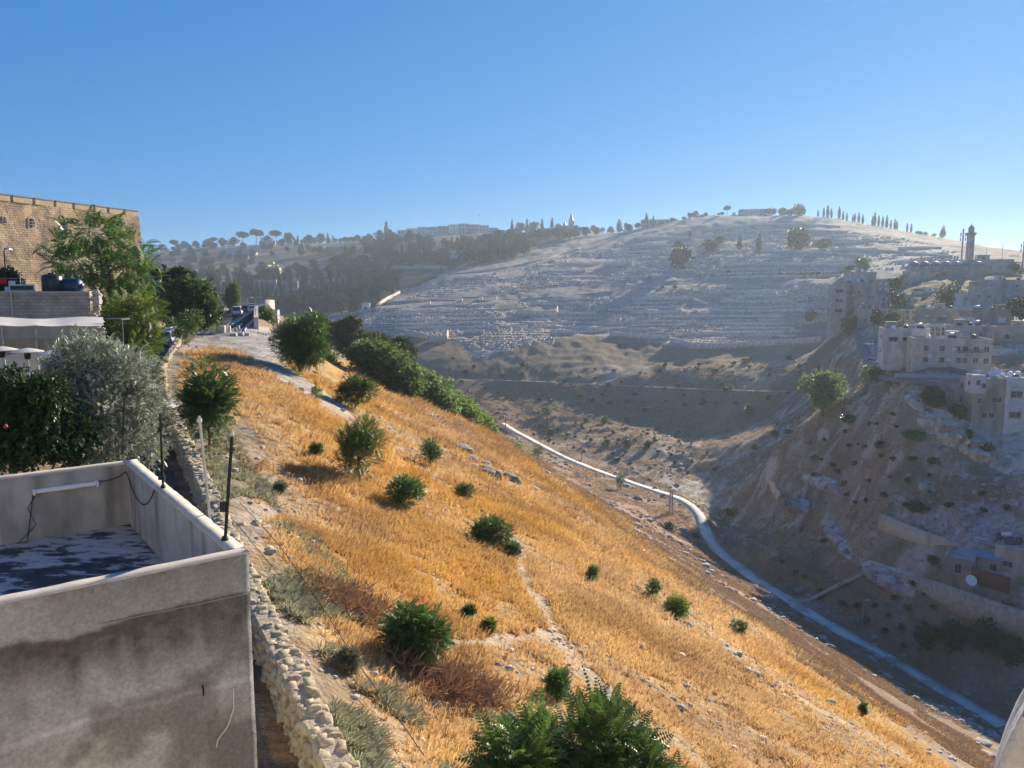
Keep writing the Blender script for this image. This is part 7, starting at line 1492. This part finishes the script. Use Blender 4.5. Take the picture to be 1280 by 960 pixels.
wall_px('retaining_wall', 'tall stone retaining wall carrying the village road above the cliffs', [(1128, 474, 184), (1150, 474, 180), (1180, 476, 177), (1216, 480, 173)], 4.6, .8, hmat('road_wall_stone', (.42, .35, .29)), 'wall', 3)
q1 = at(1140, 521, 176)
wall_px('fence', 'thin blue grey metal fence along the top of the village road wall', [(1118, 466, 186), (1150, 467, 180), (1180, 468, 177), (1216, 472, 173)], 1.3, .06, mat('fence_mesh_grey', (.25, .30, .34), .7, .1), 'fence', .1)
# dishes, tanks, solar heaters on the roofs
def dish(label, pos, r, grp='satellite dishes on the village roofs'):
    t = thing('satellite_dish', label, 'satellite dish', pos, rt.uniform(-.5, .5), grp); mb = MB(); mb.tube([(0, 0, 0), (0, 0, r * 1.6)], .05, 5); mb.build('mast', galv, t)
    mb = MB(); mb.lathe((0, 0, 0), [(.05, 0), (r * .5, r * .07), (r * .85, r * .2), (r, r * .32), (r * .97, r * .33), (r * .45, r * .12), (.04, .05)], 16); o = mb.build('dish', whitem, t, True); o.location = (0, -.1, r * 1.8); o.rotation_euler = (R(60), 0, 0)
    mb = MB(); mb.tube([(0, -.1, r * 1.2), (0, -r * 1.1, r * 2.4)], .03, 4); mb.build('feed_arm', galv, t); return t
def heater(label, pos, grp='solar water heaters on the village roofs'):
    t = thing('solar_heater', label, 'solar water heater', pos, rt.uniform(-.3, .3), grp); mb = MB(); mb.add([(-1, -.8, .1), (1, -.8, .1), (1, .4, 1.2), (-1, .4, 1.2), (-1, -.8, 0), (1, -.8, 0), (1, .4, 1.1), (-1, .4, 1.1)], [(0, 1, 2, 3), (7, 6, 5, 4), (0, 4, 5, 1), (1, 5, 6, 2), (2, 6, 7, 3), (3, 7, 4, 0)]); mb.build('collector', glassm, t)
    mb = MB(); mb.tube([(-.8, .75, 1.55), (.8, .75, 1.55)], .32, 12); mb.build('cylinder', whitem, t, True); mb = MB()
    for sx_ in (-.7, .7): mb.tube([(sx_, .75, 0), (sx_, .75, 1.3)], .05, 4)
    mb.build('stand', galv, t); return t
roofs = [(1106, 1158, 414, 203, 'the white fronted house'), (1146, 1232, 427, 188, 'the broad apartment house'), (1192, 1230, 410, 222, 'the cluttered flat roof'), (1060, 1093, 342, 345, 'the cube shaped house'), (1053, 1078, 355, 335, 'the tan roof terrace house'), (1234, 1278, 352, 292, 'the large pale house'), (1214, 1258, 477, 168, 'the cliff house'), (1257, 1278, 476, 166, 'the arched window house'), (1216, 1262, 390, 240, 'the brown house'), (1153, 1194, 388, 258, 'the old stone house'), (1132, 1162, 345, 362, 'the low wide house'), (1244, 1278, 688, 133, 'the lower tan house')]
adj = ['leftmost', 'middle', 'rightmost']
for (x0, x1, y, Y, nm) in roofs:
    n = 3 if x1 - x0 > 30 else 2
    for k in range(n):
        px = x0 + (x1 - x0) * (k + .5) / n + rt.uniform(-2, 2); Yd = Y + rt.uniform(2.5, 6); p = at(px, y, Y); pos = (p.x * Yd / Y, Yd, p.z + .12); wh = adj[k] if n == 3 else ('left', 'right')[k]
        c = rt.choice('DHWT')
        if c == 'D': dish('white satellite dish, %s item on the roof of %s' % (wh, nm), pos, .7)
        elif c == 'H': heater('solar heater with white cylinder, %s item on the roof of %s' % (wh, nm), pos)
        else: water_tank('%s water tank, %s item on the roof of %s' % ('black' if c == 'T' else 'white', wh, nm), pos, .6, 1.3, tankm if c == 'T' else whitem, 'water tanks on the village roofs', 12)
p = at(1243, 466, 171); dish('large white dish seen face on above the cliff house roof', (p.x, 171, at(1243, 474, 171).z), .95); p = at(1252, 466, 172); dish('second white dish just right of the large one above the cliff house', (p.x, 172, at(1252, 474, 172).z), .7)
p = at(1264, 476, 172); water_tank('big black tank on the roof edge at the right, above the arched window', (p.x, 171, p.z), .85, 1.5, tankm, None, 14)
p = at(1253, 714, 129); dish('white dish leaning on the red fence', (at(1210, 732, 128).x, 127.5, at(1210, 736, 128).z), .95)
# street cars in the village
cp_ = None
for (px, py, Y, col, lab) in [(1088, 433, 270, (.6, .62, .65), 'silver car parked under the village trees'), (1087, 452, 248, (.7, .7, .7), 'white car parked halfway down the village street'), (1090, 459, 240, (.65, .65, .66), 'white car behind the one halfway down the street'), (1105, 462, 232, (.5, .52, .55), 'grey car on the right of the village street'), (1107, 470, 224, (.7, .7, .7), 'white car lowest in the village street')]:
    q = foot(px, py, Y); q.z = max(q.z, ray(px, py)[1] * Y - 1.0)
    if cp_ is None: c_ = cp_ = car('parked_car', lab, 'car', q, 1.9, col, group='cars parked in the village street')
    else: c_ = dup(cp_, q, 1.9 + rt.uniform(-.3, .3), lab)
vs = [foot(x, y, Y) for x, y, Y in [(1075, 415, 300), (1088, 440, 262), (1098, 462, 230), (1112, 474, 206), (1140, 473, 184), (1180, 474, 179), (1215, 477, 176)]]
ribbon('village_street', smooth_line([tuple(v) for v in vs], 4), 3.0, mat('old_asphalt', (.17, .17, .165), .9, .15, .5), .12, 1.0)
# ------------------------------------------------------------------ hilltop buildings
def hillhouse(label, x0, x1, yt, yb, m_, rows=1, cols=4, name='house', cat='house', d=14, dY=0, grp=None, **k):
    g = skyline((x0 + x1) / 2); return house(name, label, x0, x1, yt, yb, g.y + dY, m_, rows, cols, d, cat=cat, grp=grp, **k)
hillhouse('long two storey stone building on the ridge left of the summit', 802, 846, 275, 287, M_tan, 2, 9, 'hotel_building', 'building', win=(1.6, 1.8))
hillhouse('square summit building beside the dark grove', 925, 958, 262, 271, M_tan, 2, 6, 'summit_building', 'building', win=(1.6, 1.6)); hillhouse('white terrace front before the summit building', 934, 950, 268, 272, M_white, 1, 3, 'summit_terrace_house', 'building', dY=-14)
for i, (x0, x1, yt, yb, m_, lab) in enumerate([(868, 884, 270, 276, M_tan, 'low stone ruin house left of the umbrella pine on the summit'), (886, 902, 270, 276, M_cream, 'low stone house just left of the umbrella pine')]): hillhouse(lab, x0, x1, yt, yb, m_, 1, 3)
ST = [(482, 496, 292, 302, M_cream), (497, 512, 288, 304, M_white), (508, 524, 286, 303, M_cream), (522, 537, 284, 300, M_white), (536, 551, 284, 299, M_cream), (548, 562, 283, 298, M_tan), (561, 575, 281, 297, M_white), (573, 586, 280, 294, M_cream), (585, 600, 281, 294, M_pink), (599, 611, 282, 294, M_cream), (610, 622, 285, 294, M_white), (504, 522, 296, 310, M_white), (521, 534, 294, 309, M_cream), (538, 556, 293, 306, M_white), (558, 574, 292, 304, M_cream), (620, 632, 288, 296, M_cream)]
for i, (x0, x1, yt, yb, m_) in enumerate(ST):
    up = i < 11 or i == 15; k = i if i < 11 else (11 if i == 15 else i - 11); od = ['first', 'second', 'third', 'fourth', 'fifth', 'sixth', 'seventh', 'eighth', 'ninth', 'tenth', 'eleventh', 'twelfth'][k]
    g = skyline((x0 + x1) / 2); house('settlement_block', '%s pale block from the left in the %s row of the hilltop settlement' % (od, 'upper' if up else 'lower front'), x0, x1, yt, yb, g.y - (20 if up else 120), m_, 3, 3, 14, cat='building', win=(1.8, 1.8), grp='blocks of the hilltop settlement')
g = skyline(598); mast('flagpole', 'tall flagpole above the hilltop settlement', 598, 268, 284, g.y, .15, cat='flagpole')[0]
t = bpy.data.objects['flagpole'] if 'flagpole' in bpy.data.objects else None
if t: mb = MB(); hF = ray(598, 268)[1] * g.y - t.location.z; mb.box((1.3, 0, hF - 1.2), (2.6, .1, 1.8)); mb.build('flag', mat('flag_cloth', (.45, .5, .6), .8, .1), t)
# church with spire
g = skyline(714); Yc = g.y; s = Yc / FPX; z0 = ray(714, 294)[1] * Yc; ch = thing('church', 'church with pointed grey spire and smaller turret on the ridge', 'church', (ray(714, 290)[0] * Yc, Yc, z0))
mb = MB(); mb.box((-4 * s, 4, 5 * s), (16 * s, 14, 10 * s + 4)); mb.build('nave', M_cream, ch); mb = MB(); mb.box((0, 0, 8 * s), (6.4 * s, 6.4 * s, 16 * s + 2)); tw = mb.build('tower', M_cream, ch)
mb = MB(); mb.box((0, 0, 16 * s + 1.2), (7.2 * s, 7.2 * s, .8)); mb.build('cornice', M_sill, tw); mb = MB(); mb.lathe((0, 0, 16 * s + 1.6), [(3.3 * s, 0), (2.2 * s, 3 * s), (.1 * s, 10.5 * s)], 8); mb.build('spire', M_dome, ch)
mb = MB(); mb.box((-8 * s, 0, 6 * s), (4.4 * s, 4.4 * s, 12 * s)); mb.build('turret', M_cream, ch); mb = MB(); mb.lathe((-8 * s, 0, 12 * s), [(2.2 * s, 0), (1.4 * s, 2 * s), (.1 * s, 5 * s)], 8); mb.build('turret_roof', M_dome, ch)
for z in (6, 11): mb = MB(); mb.box((0, -3.25 * s, z * s), (1.6 * s, .2, 2.4 * s)); mb.build('window', M_glass, ch)
mb = MB(); mb.tube([(0, 0, 26.5 * s), (0, 0, 29 * s)], .15, 4); mb.tube([(-.8, 0, 28 * s), (.8, 0, 28 * s)], .15, 4); mb.build('cross', galv, ch)
# chapel with golden onion domes in the wood
gold = mat('gilded_copper', (.62, .42, .12), .35, .1, 2, metal=.6)
q = fh(341, 343) ; Yd = q.y; s = Yd / FPX; oc = thing('onion_domed_church', 'white church with five golden onion domes in the wood', 'church', (q.x, Yd, q.z))
mb = MB(); mb.box((0, 4, 4 * s), (16 * s, 10 * s, 9 * s)); mb.build('nave', M_white, oc)
for (x, y, z, rr0) in [(0, 4, 8.5, 1.7), (-5.5, 0, 6.5, 1.2), (5.5, 0, 6.5, 1.2), (-4.5, 8, 7, 1.2), (4.5, 8, 7, 1.2)]:
    a = rr0 * s; mb = MB(); mb.lathe((x * s, y * s * .5, z * s), [(a * .8, 0), (a * .8, a * 1.8)], 12); tw = mb.build('drum', M_white, oc); mb = MB(); mb.lathe((x * s, y * s * .5, z * s + a * 1.8), [(a * .8, 0), (a * 1.15, a * .7), (a * 1.05, a * 1.3), (a * .5, a * 2.1), (a * .08, a * 3.0)], 14); mb.build('onion_dome', gold, tw, True)
for (x0, x1, yt, yb, m_, lab, rows, cols) in [(278, 300, 311, 318, M_cream, 'long low pale building under the left skyline pines', 1, 6), (300, 324, 311, 317, M_tan, 'second long building right of the low pale one', 1, 6), (330, 344, 301, 307, M_grey, 'grey house on the far skyline between the umbrella pines', 1, 3), (412, 428, 309, 316, M_tan, 'brown house right of the bare field on the left hill', 1, 3),
                                        (318, 345, 350, 364, M_grey, 'stone building half buried in the cypress wood', 2, 4), (352, 372, 352, 362, M_tan, 'second stone building in the cypress wood, further right', 1, 4), (456, 470, 318, 328, M_white, 'white house below the settlement pines', 1, 3), (516, 528, 313, 326, M_grey, 'grey house among the pines below the settlement', 1, 2), (562, 572, 312, 324, M_white, 'small white house among the pines left of the graves', 1, 2),
                                        (205, 228, 374, 392, M_pink, 'pale ruin with pointed top between the tall tree and the road trees', 1, 2)]:
    q = fh((x0 + x1) / 2, yb) if lab[:9] != 'pale ruin' else foot(196, 392, 118)
    if lab[:9] == 'pale ruin': x0, x1 = 188, 202
    house('stone_building' if rows * cols > 5 else 'small_house', lab, x0, x1, yt, yb, q.y, m_, rows, cols, 10, cat='building', win=(1.4, 1.5))
q = fh(458, 389); t = house('white_gatehouse', 'small bright white gatehouse at the left foot of the cemetery', 452, 462, 380, 390, q.y, M_white, 1, 1, 6, wpos=[(.5, .4)], win=(2.2, 3))
q = foot(342, 401, 158); house('white_block_house', 'square white flat roofed house just below the parapet wall', 335, 347, 389, 402, 158, M_white, 1, 1, 4, parapet=.2, wpos=[(.8, .3)], win=(.5, .6))
for (pl, h, lab, m_) in [([(303, 326), (312, 322), (322, 318)], 4, 'bright sunlit wall climbing the bare left hill', M_cream), ([(400, 348), (440, 340), (480, 336), (555, 337)], 4, 'long pale wall below the settlement pines', M_cream), ([(482, 330), (520, 334), (560, 338)], 4, 'terrace wall under the settlement houses, right of the long pale one', M_tan), ([(408, 324), (440, 320), (466, 318)], 3, 'wall along the field above the cypress wood', M_tan), ([(300, 362), (350, 366), (400, 362)], 4, 'stone terrace wall inside the cypress wood', M_tan), ([(400, 400), (440, 394), (470, 388)], 2.6, 'grey road wall at the left foot of the cemetery', M_grey), ([(330, 392), (400, 380), (450, 376)], 3, 'grey wall under the garden trees of the wood', M_grey)]:
    qq = pxline(pl, 12)
    if len(qq) > 1: strip_wall('hillside_wall', lab, qq, h, .8, m_)

# ------------------------------------------------------------------ poles and wires in the valley
def util_pole(label, px, yb, yt, Y, lattice=False):
    q = foot(px, yb, Y); h = ray(px, yt)[1] * Y - q.z; t = thing('utility_pole', label, 'utility pole', q); 
    if lattice:
        mb = MB(); w = .55
        for sx_ in (-1, 1):
            for sy_ in (-1, 1): mb.tube([(sx_ * w, sy_ * w, -.4), (sx_ * w * .5, sy_ * w * .5, h)], .11, 5)
        n = 14
        for i in range(n):
            k0 = 1 - .5 * i / n; k1 = 1 - .5 * (i + 1) / n; z = h * i / n; z1 = h * (i + 1) / n; sg = 1 if i % 2 else -1
            for ax in (-1, 1): mb.tube([(-sg * w * k0, ax * w * k0, z), (sg * w * k1, ax * w * k1, z1)], .04, 4); mb.tube([(ax * w * k0, -sg * w * k0, z), (ax * w * k1, sg * w * k1, z1)], .04, 4)
        mb.build('lattice_shaft', galv, t)
    else: mb = MB(); mb.tube([(0, 0, -.4), (0, 0, h)], [.22, .15], 8); mb.build('shaft', mat('weathered_pole_wood', (.30, .27, .23), .9, .2, 3), t)
    for z in (h - .4, h - 1.5) if Y < 300 else (h - .5,):
        mb = MB(); mb.box((0, 0, z), (2.2, .14, .14)); a = mb.build('crossarm', galv, t)
        for x in (-1, 0, 1): mb = MB(); mb.lathe((x, 0, z + .07), [(.06, 0), (.10, .1), (.07, .22), (.1, .3), (.04, .36)], 8); mb.build('insulator', whitem, a)
    return t, q + Vector((0, 0, h - .1))
pl = []
pl.append(util_pole('farthest utility pole at the start of the valley path', 632, 532, 507, 352)[1]); 
pl.append(util_pole('thin utility pole beside the middle stretch of the path', 727, 574, 553, 292)[1])
pl.append(util_pole('lattice power pole standing on the inside of the path bend', 838, 664, 612, 214, True)[1])
pl.append(util_pole('utility pole with crossarm on the path bend in shade', 933, 714, 667, 184)[1])
endp = at(1300, 840, 112); pl.append(endp)
start = at(540, 468, 450); pl.insert(0, start)
for k, off in enumerate((-.9, 0, .9)):
    mb = MB(); pts = []
    for a, b in zip(pl[:-1], pl[1:]):
        if a is pl[2] or b is pl[2]: pass
        pts += sag(a + Vector((off, 0, 0)), b + Vector((off, 0, 0)), 1.2, 10)
    mb.tube(pts, .045, 4); tag(mb.build('power_line', cable), '%s of the three wires strung along the valley poles' % ['left', 'middle', 'right'][k], 'wire', 'wires along the valley')
q = foot(1077, 797, 143); street_lamp('street_lamp', 'white headed lamp post standing beside the lower valley path', q, (ray(1077, 758)[1] - ray(1077, 797)[1]) * 143, .5, 0, None, False, .07)
for (x, y, yt, Y, lab) in [(1133, 466, 440, 190, 'white street lamp on the village road beside the retaining wall'), (1172, 470, 444, 183, 'street lamp with slanting arm in front of the apartment house'), (1214, 482, 462, 174, 'lamp post at the corner of the cliff house')]:
    q = foot(x, y, Y); street_lamp('street_lamp', lab, q, (ray(x, yt)[1] * Y - q.z), 1.6, 2.7, None, False, .08)
q = foot(783, 597, 268); mb = MB(); mb.box((0, 0, 1.1), (.9, .5, 2.6), top=.9); mb.box((0, 0, 2.5), (1.0, .6, .2)); tag(mb.build('white_pillar', M_white, loc=q), 'small white pillar standing on the bank of the valley path', 'pillar')
q = foot(1095, 768, 140); rocks_mesh('pale_boulder', np.array([[0, 0, .3]]), np.array([[1.2, 1.0, 1.0]]), np.array([.3]), stone_w).location = q; tag(bpy.data.objects['pale_boulder'], 'round pale boulder in the shaded valley bottom, upper of two', 'boulder')
for (x, y, sz, lab) in [(1154, 610, 2.4, 'large round pale boulder on the dry hillside under the cliff'), (1181, 636, 1.2, 'smaller pale boulder below the large round one'), (1093, 808, 1.1, 'round pale boulder in the valley bottom, lower of two'), (1228, 930, 2.0, 'long pale slab lying near the bottom right corner'), (1196, 795, 2.2, 'pale flat slab on the ground before the olive trees'), (1210, 868, 1.6, 'flat pale stone in the shaded field'), (1058, 702, 1.6, 'pale slab beside the small side track'), (1232, 945, 2.2, 'second pale slab at the bottom right corner')]:
    q = fh(x, y); flat = .3 if 'slab' in lab or 'flat' in lab else .85
    o = rocks_mesh('pale_boulder', np.array([[0, 0, .1]]), np.array([[sz, sz * .8, sz * flat]]), np.array([.5]), stone_w, None, ROCKS, int(x)); o.location = q; tag(o, lab, 'boulder')
ribbon('side_track', smooth_line([tuple(foot(x, y, Y)) for x, y, Y in [(985, 738, 158), (1010, 726, 157), (1040, 719, 155), (1082, 713, 152)]], 4), .7, mat('track_dust', (.42, .38, .31), .95, .2, .3), .1, .5, .1)
# ------------------------------------------------------------------ cliffs
def cliff(name, label, top, bot, depth, m_, seed, lift=1.0):
    def gp(p):
        q = fh(p[0], p[1]); q = q if q is not None and abs(q.y - p[2]) < 14 else at(*p); return tuple(q * (1 - .9 / q.y))
    T_ = smooth_line([gp(p) for p in top], 12); B_ = smooth_line([gp(p) for p in bot], 12); n = 320; k = 110
    ti = np.linspace(0, 1, n); T2 = np.stack([np.interp(ti, np.linspace(0, 1, len(T_)), T_[:, c]) for c in range(3)], 1); B2 = np.stack([np.interp(ti, np.linspace(0, 1, len(B_)), B_[:, c]) for c in range(3)], 1)
    v = np.linspace(0, 1, k)[None, :, None]; P_ = T2[:, None] * (1 - v) + B2[:, None] * v; W = np.linalg.norm(T2[-1] - T2[0]); Hh = np.linalg.norm(T2[n // 2] - B2[n // 2])
    uu = (ti * W)[:, None] * np.ones(k); vv = v[0, :, 0][None] * Hh * np.ones((n, 1)); edge = np.sin(np.pi * np.clip(v[0, :, 0], 0, 1))[None] ** .6 * np.sin(np.pi * ti)[:, None] ** .3
    rid = 1 - np.abs(fbm(uu, vv * .5, 11, 5, seed, .6) * 2 - 1) * 3.2; rid = rid - np.abs(fbm(uu, vv, 3.2, 5, seed + 4, .62) * 2 - 1) * 2.0 + (fbm(uu * 1.6, vv * .5, 1.4, 4, seed + 9, .6) - .5) * 2.2; rid = np.round(rid * 3) / 3 * .5 + rid * .5
    d = (rid * .8 + .5) * depth * edge - (1 - edge) * 1.8; tn = (T2[-1] - T2[0])[:2]; tn /= np.hypot(*tn); nv = np.array([tn[1], -tn[0]]); 
    if nv @ np.array(T2[n // 2][:2]) > 0: nv = -nv
    P_[..., 0] += nv[0] * d; P_[..., 1] += nv[1] * d; P_[..., 2] += (1 - edge) * (-.5) + lift * (v[..., 0] < .2)
    ii = np.arange(n - 1)[:, None] * k + np.arange(k - 1)[None]; o = npmesh(name, P_.reshape(-1, 3), np.stack([ii, ii + 1, ii + k + 1, ii + k], -1).reshape(-1, 4), m_, None, False)
    bm = bmesh.new(); bm.from_mesh(o.data); bmesh.ops.recalc_face_normals(bm, faces=bm.faces); bm.to_mesh(o.data); bm.free(); return tag(o, kind='structure')
rockm = mat('cliff_limestone', (.58, .50, .41), .95, .35, .5, .5, 1.2, stain=((.20, .17, .14), .5, .7)); rockt = mat('cliff_tan', (.64, .51, .38), .95, .3, .4, .5, 1.2, stain=((.30, .24, .18), .35, .35))
cliff('cliff', '', [(1150, 512, 173), (1170, 503, 173), (1192, 512, 170), (1215, 527, 167), (1240, 532, 165), (1285, 528, 163)], [(1148, 528, 171), (1166, 548, 166), (1190, 560, 162), (1215, 575, 158), (1245, 588, 154), (1290, 604, 149)], 2.6, rockt, 3, .3)
cliff('cliff', '', [(1152, 512, 172), (1162, 506, 172), (1176, 508, 171), (1186, 518, 169)], [(1150, 524, 170), (1160, 540, 167), (1172, 549, 165), (1186, 552, 164)], 2.2, rockm, 8, .6)
cliff('cliff', '', [(964, 601, 190), (978, 612, 187), (994, 622, 185), (1015, 628, 181)], [(966, 612, 189), (978, 628, 185), (998, 640, 181), (1014, 640, 179)], 1.8, rockm, 14, .4)
cliff('cliff', '', [(1028, 642, 176), (1042, 655, 172), (1056, 672, 168), (1075, 690, 162)], [(1026, 656, 174), (1038, 676, 170), (1052, 694, 165), (1070, 706, 160)], 1.6, rockm, 21, .4)
cliff('cliff', '', [(1128, 484, 183), (1140, 486, 181), (1150, 492, 178)], [(1126, 500, 181), (1138, 512, 178), (1150, 520, 174)], 1.2, rockt, 33, .2)
cliff('cliff', '', [(1072, 690, 163), (1090, 700, 158), (1112, 708, 153), (1140, 716, 148)], [(1070, 706, 161), (1090, 728, 155), (1112, 742, 149), (1140, 750, 144)], 1.5, rockm, 41, .2)
cliff('cliff', '', [(1000, 590, 206), (1020, 594, 203), (1045, 600, 198), (1062, 610, 194)], [(1000, 604, 204), (1020, 612, 200), (1045, 620, 194), (1060, 628, 189)], 1.3, rockm, 47, .2)
cliff('cliff', '', [(1190, 748, 133), (1225, 760, 128), (1262, 772, 124), (1290, 782, 121)], [(1190, 764, 132), (1225, 780, 126), (1262, 792, 122), (1290, 800, 119)], 1.2, rockt, 53, .2)
for o in bpy.data.objects:
    for k in ('_W', '_H', '_d', 'used'):
        if k in o: del o[k]
for o in [o for o in bpy.data.objects if o.location.z < -400 and o.parent is None]:
    for c in list(o.children): bpy.data.objects.remove(c)
    bpy.data.objects.remove(o)
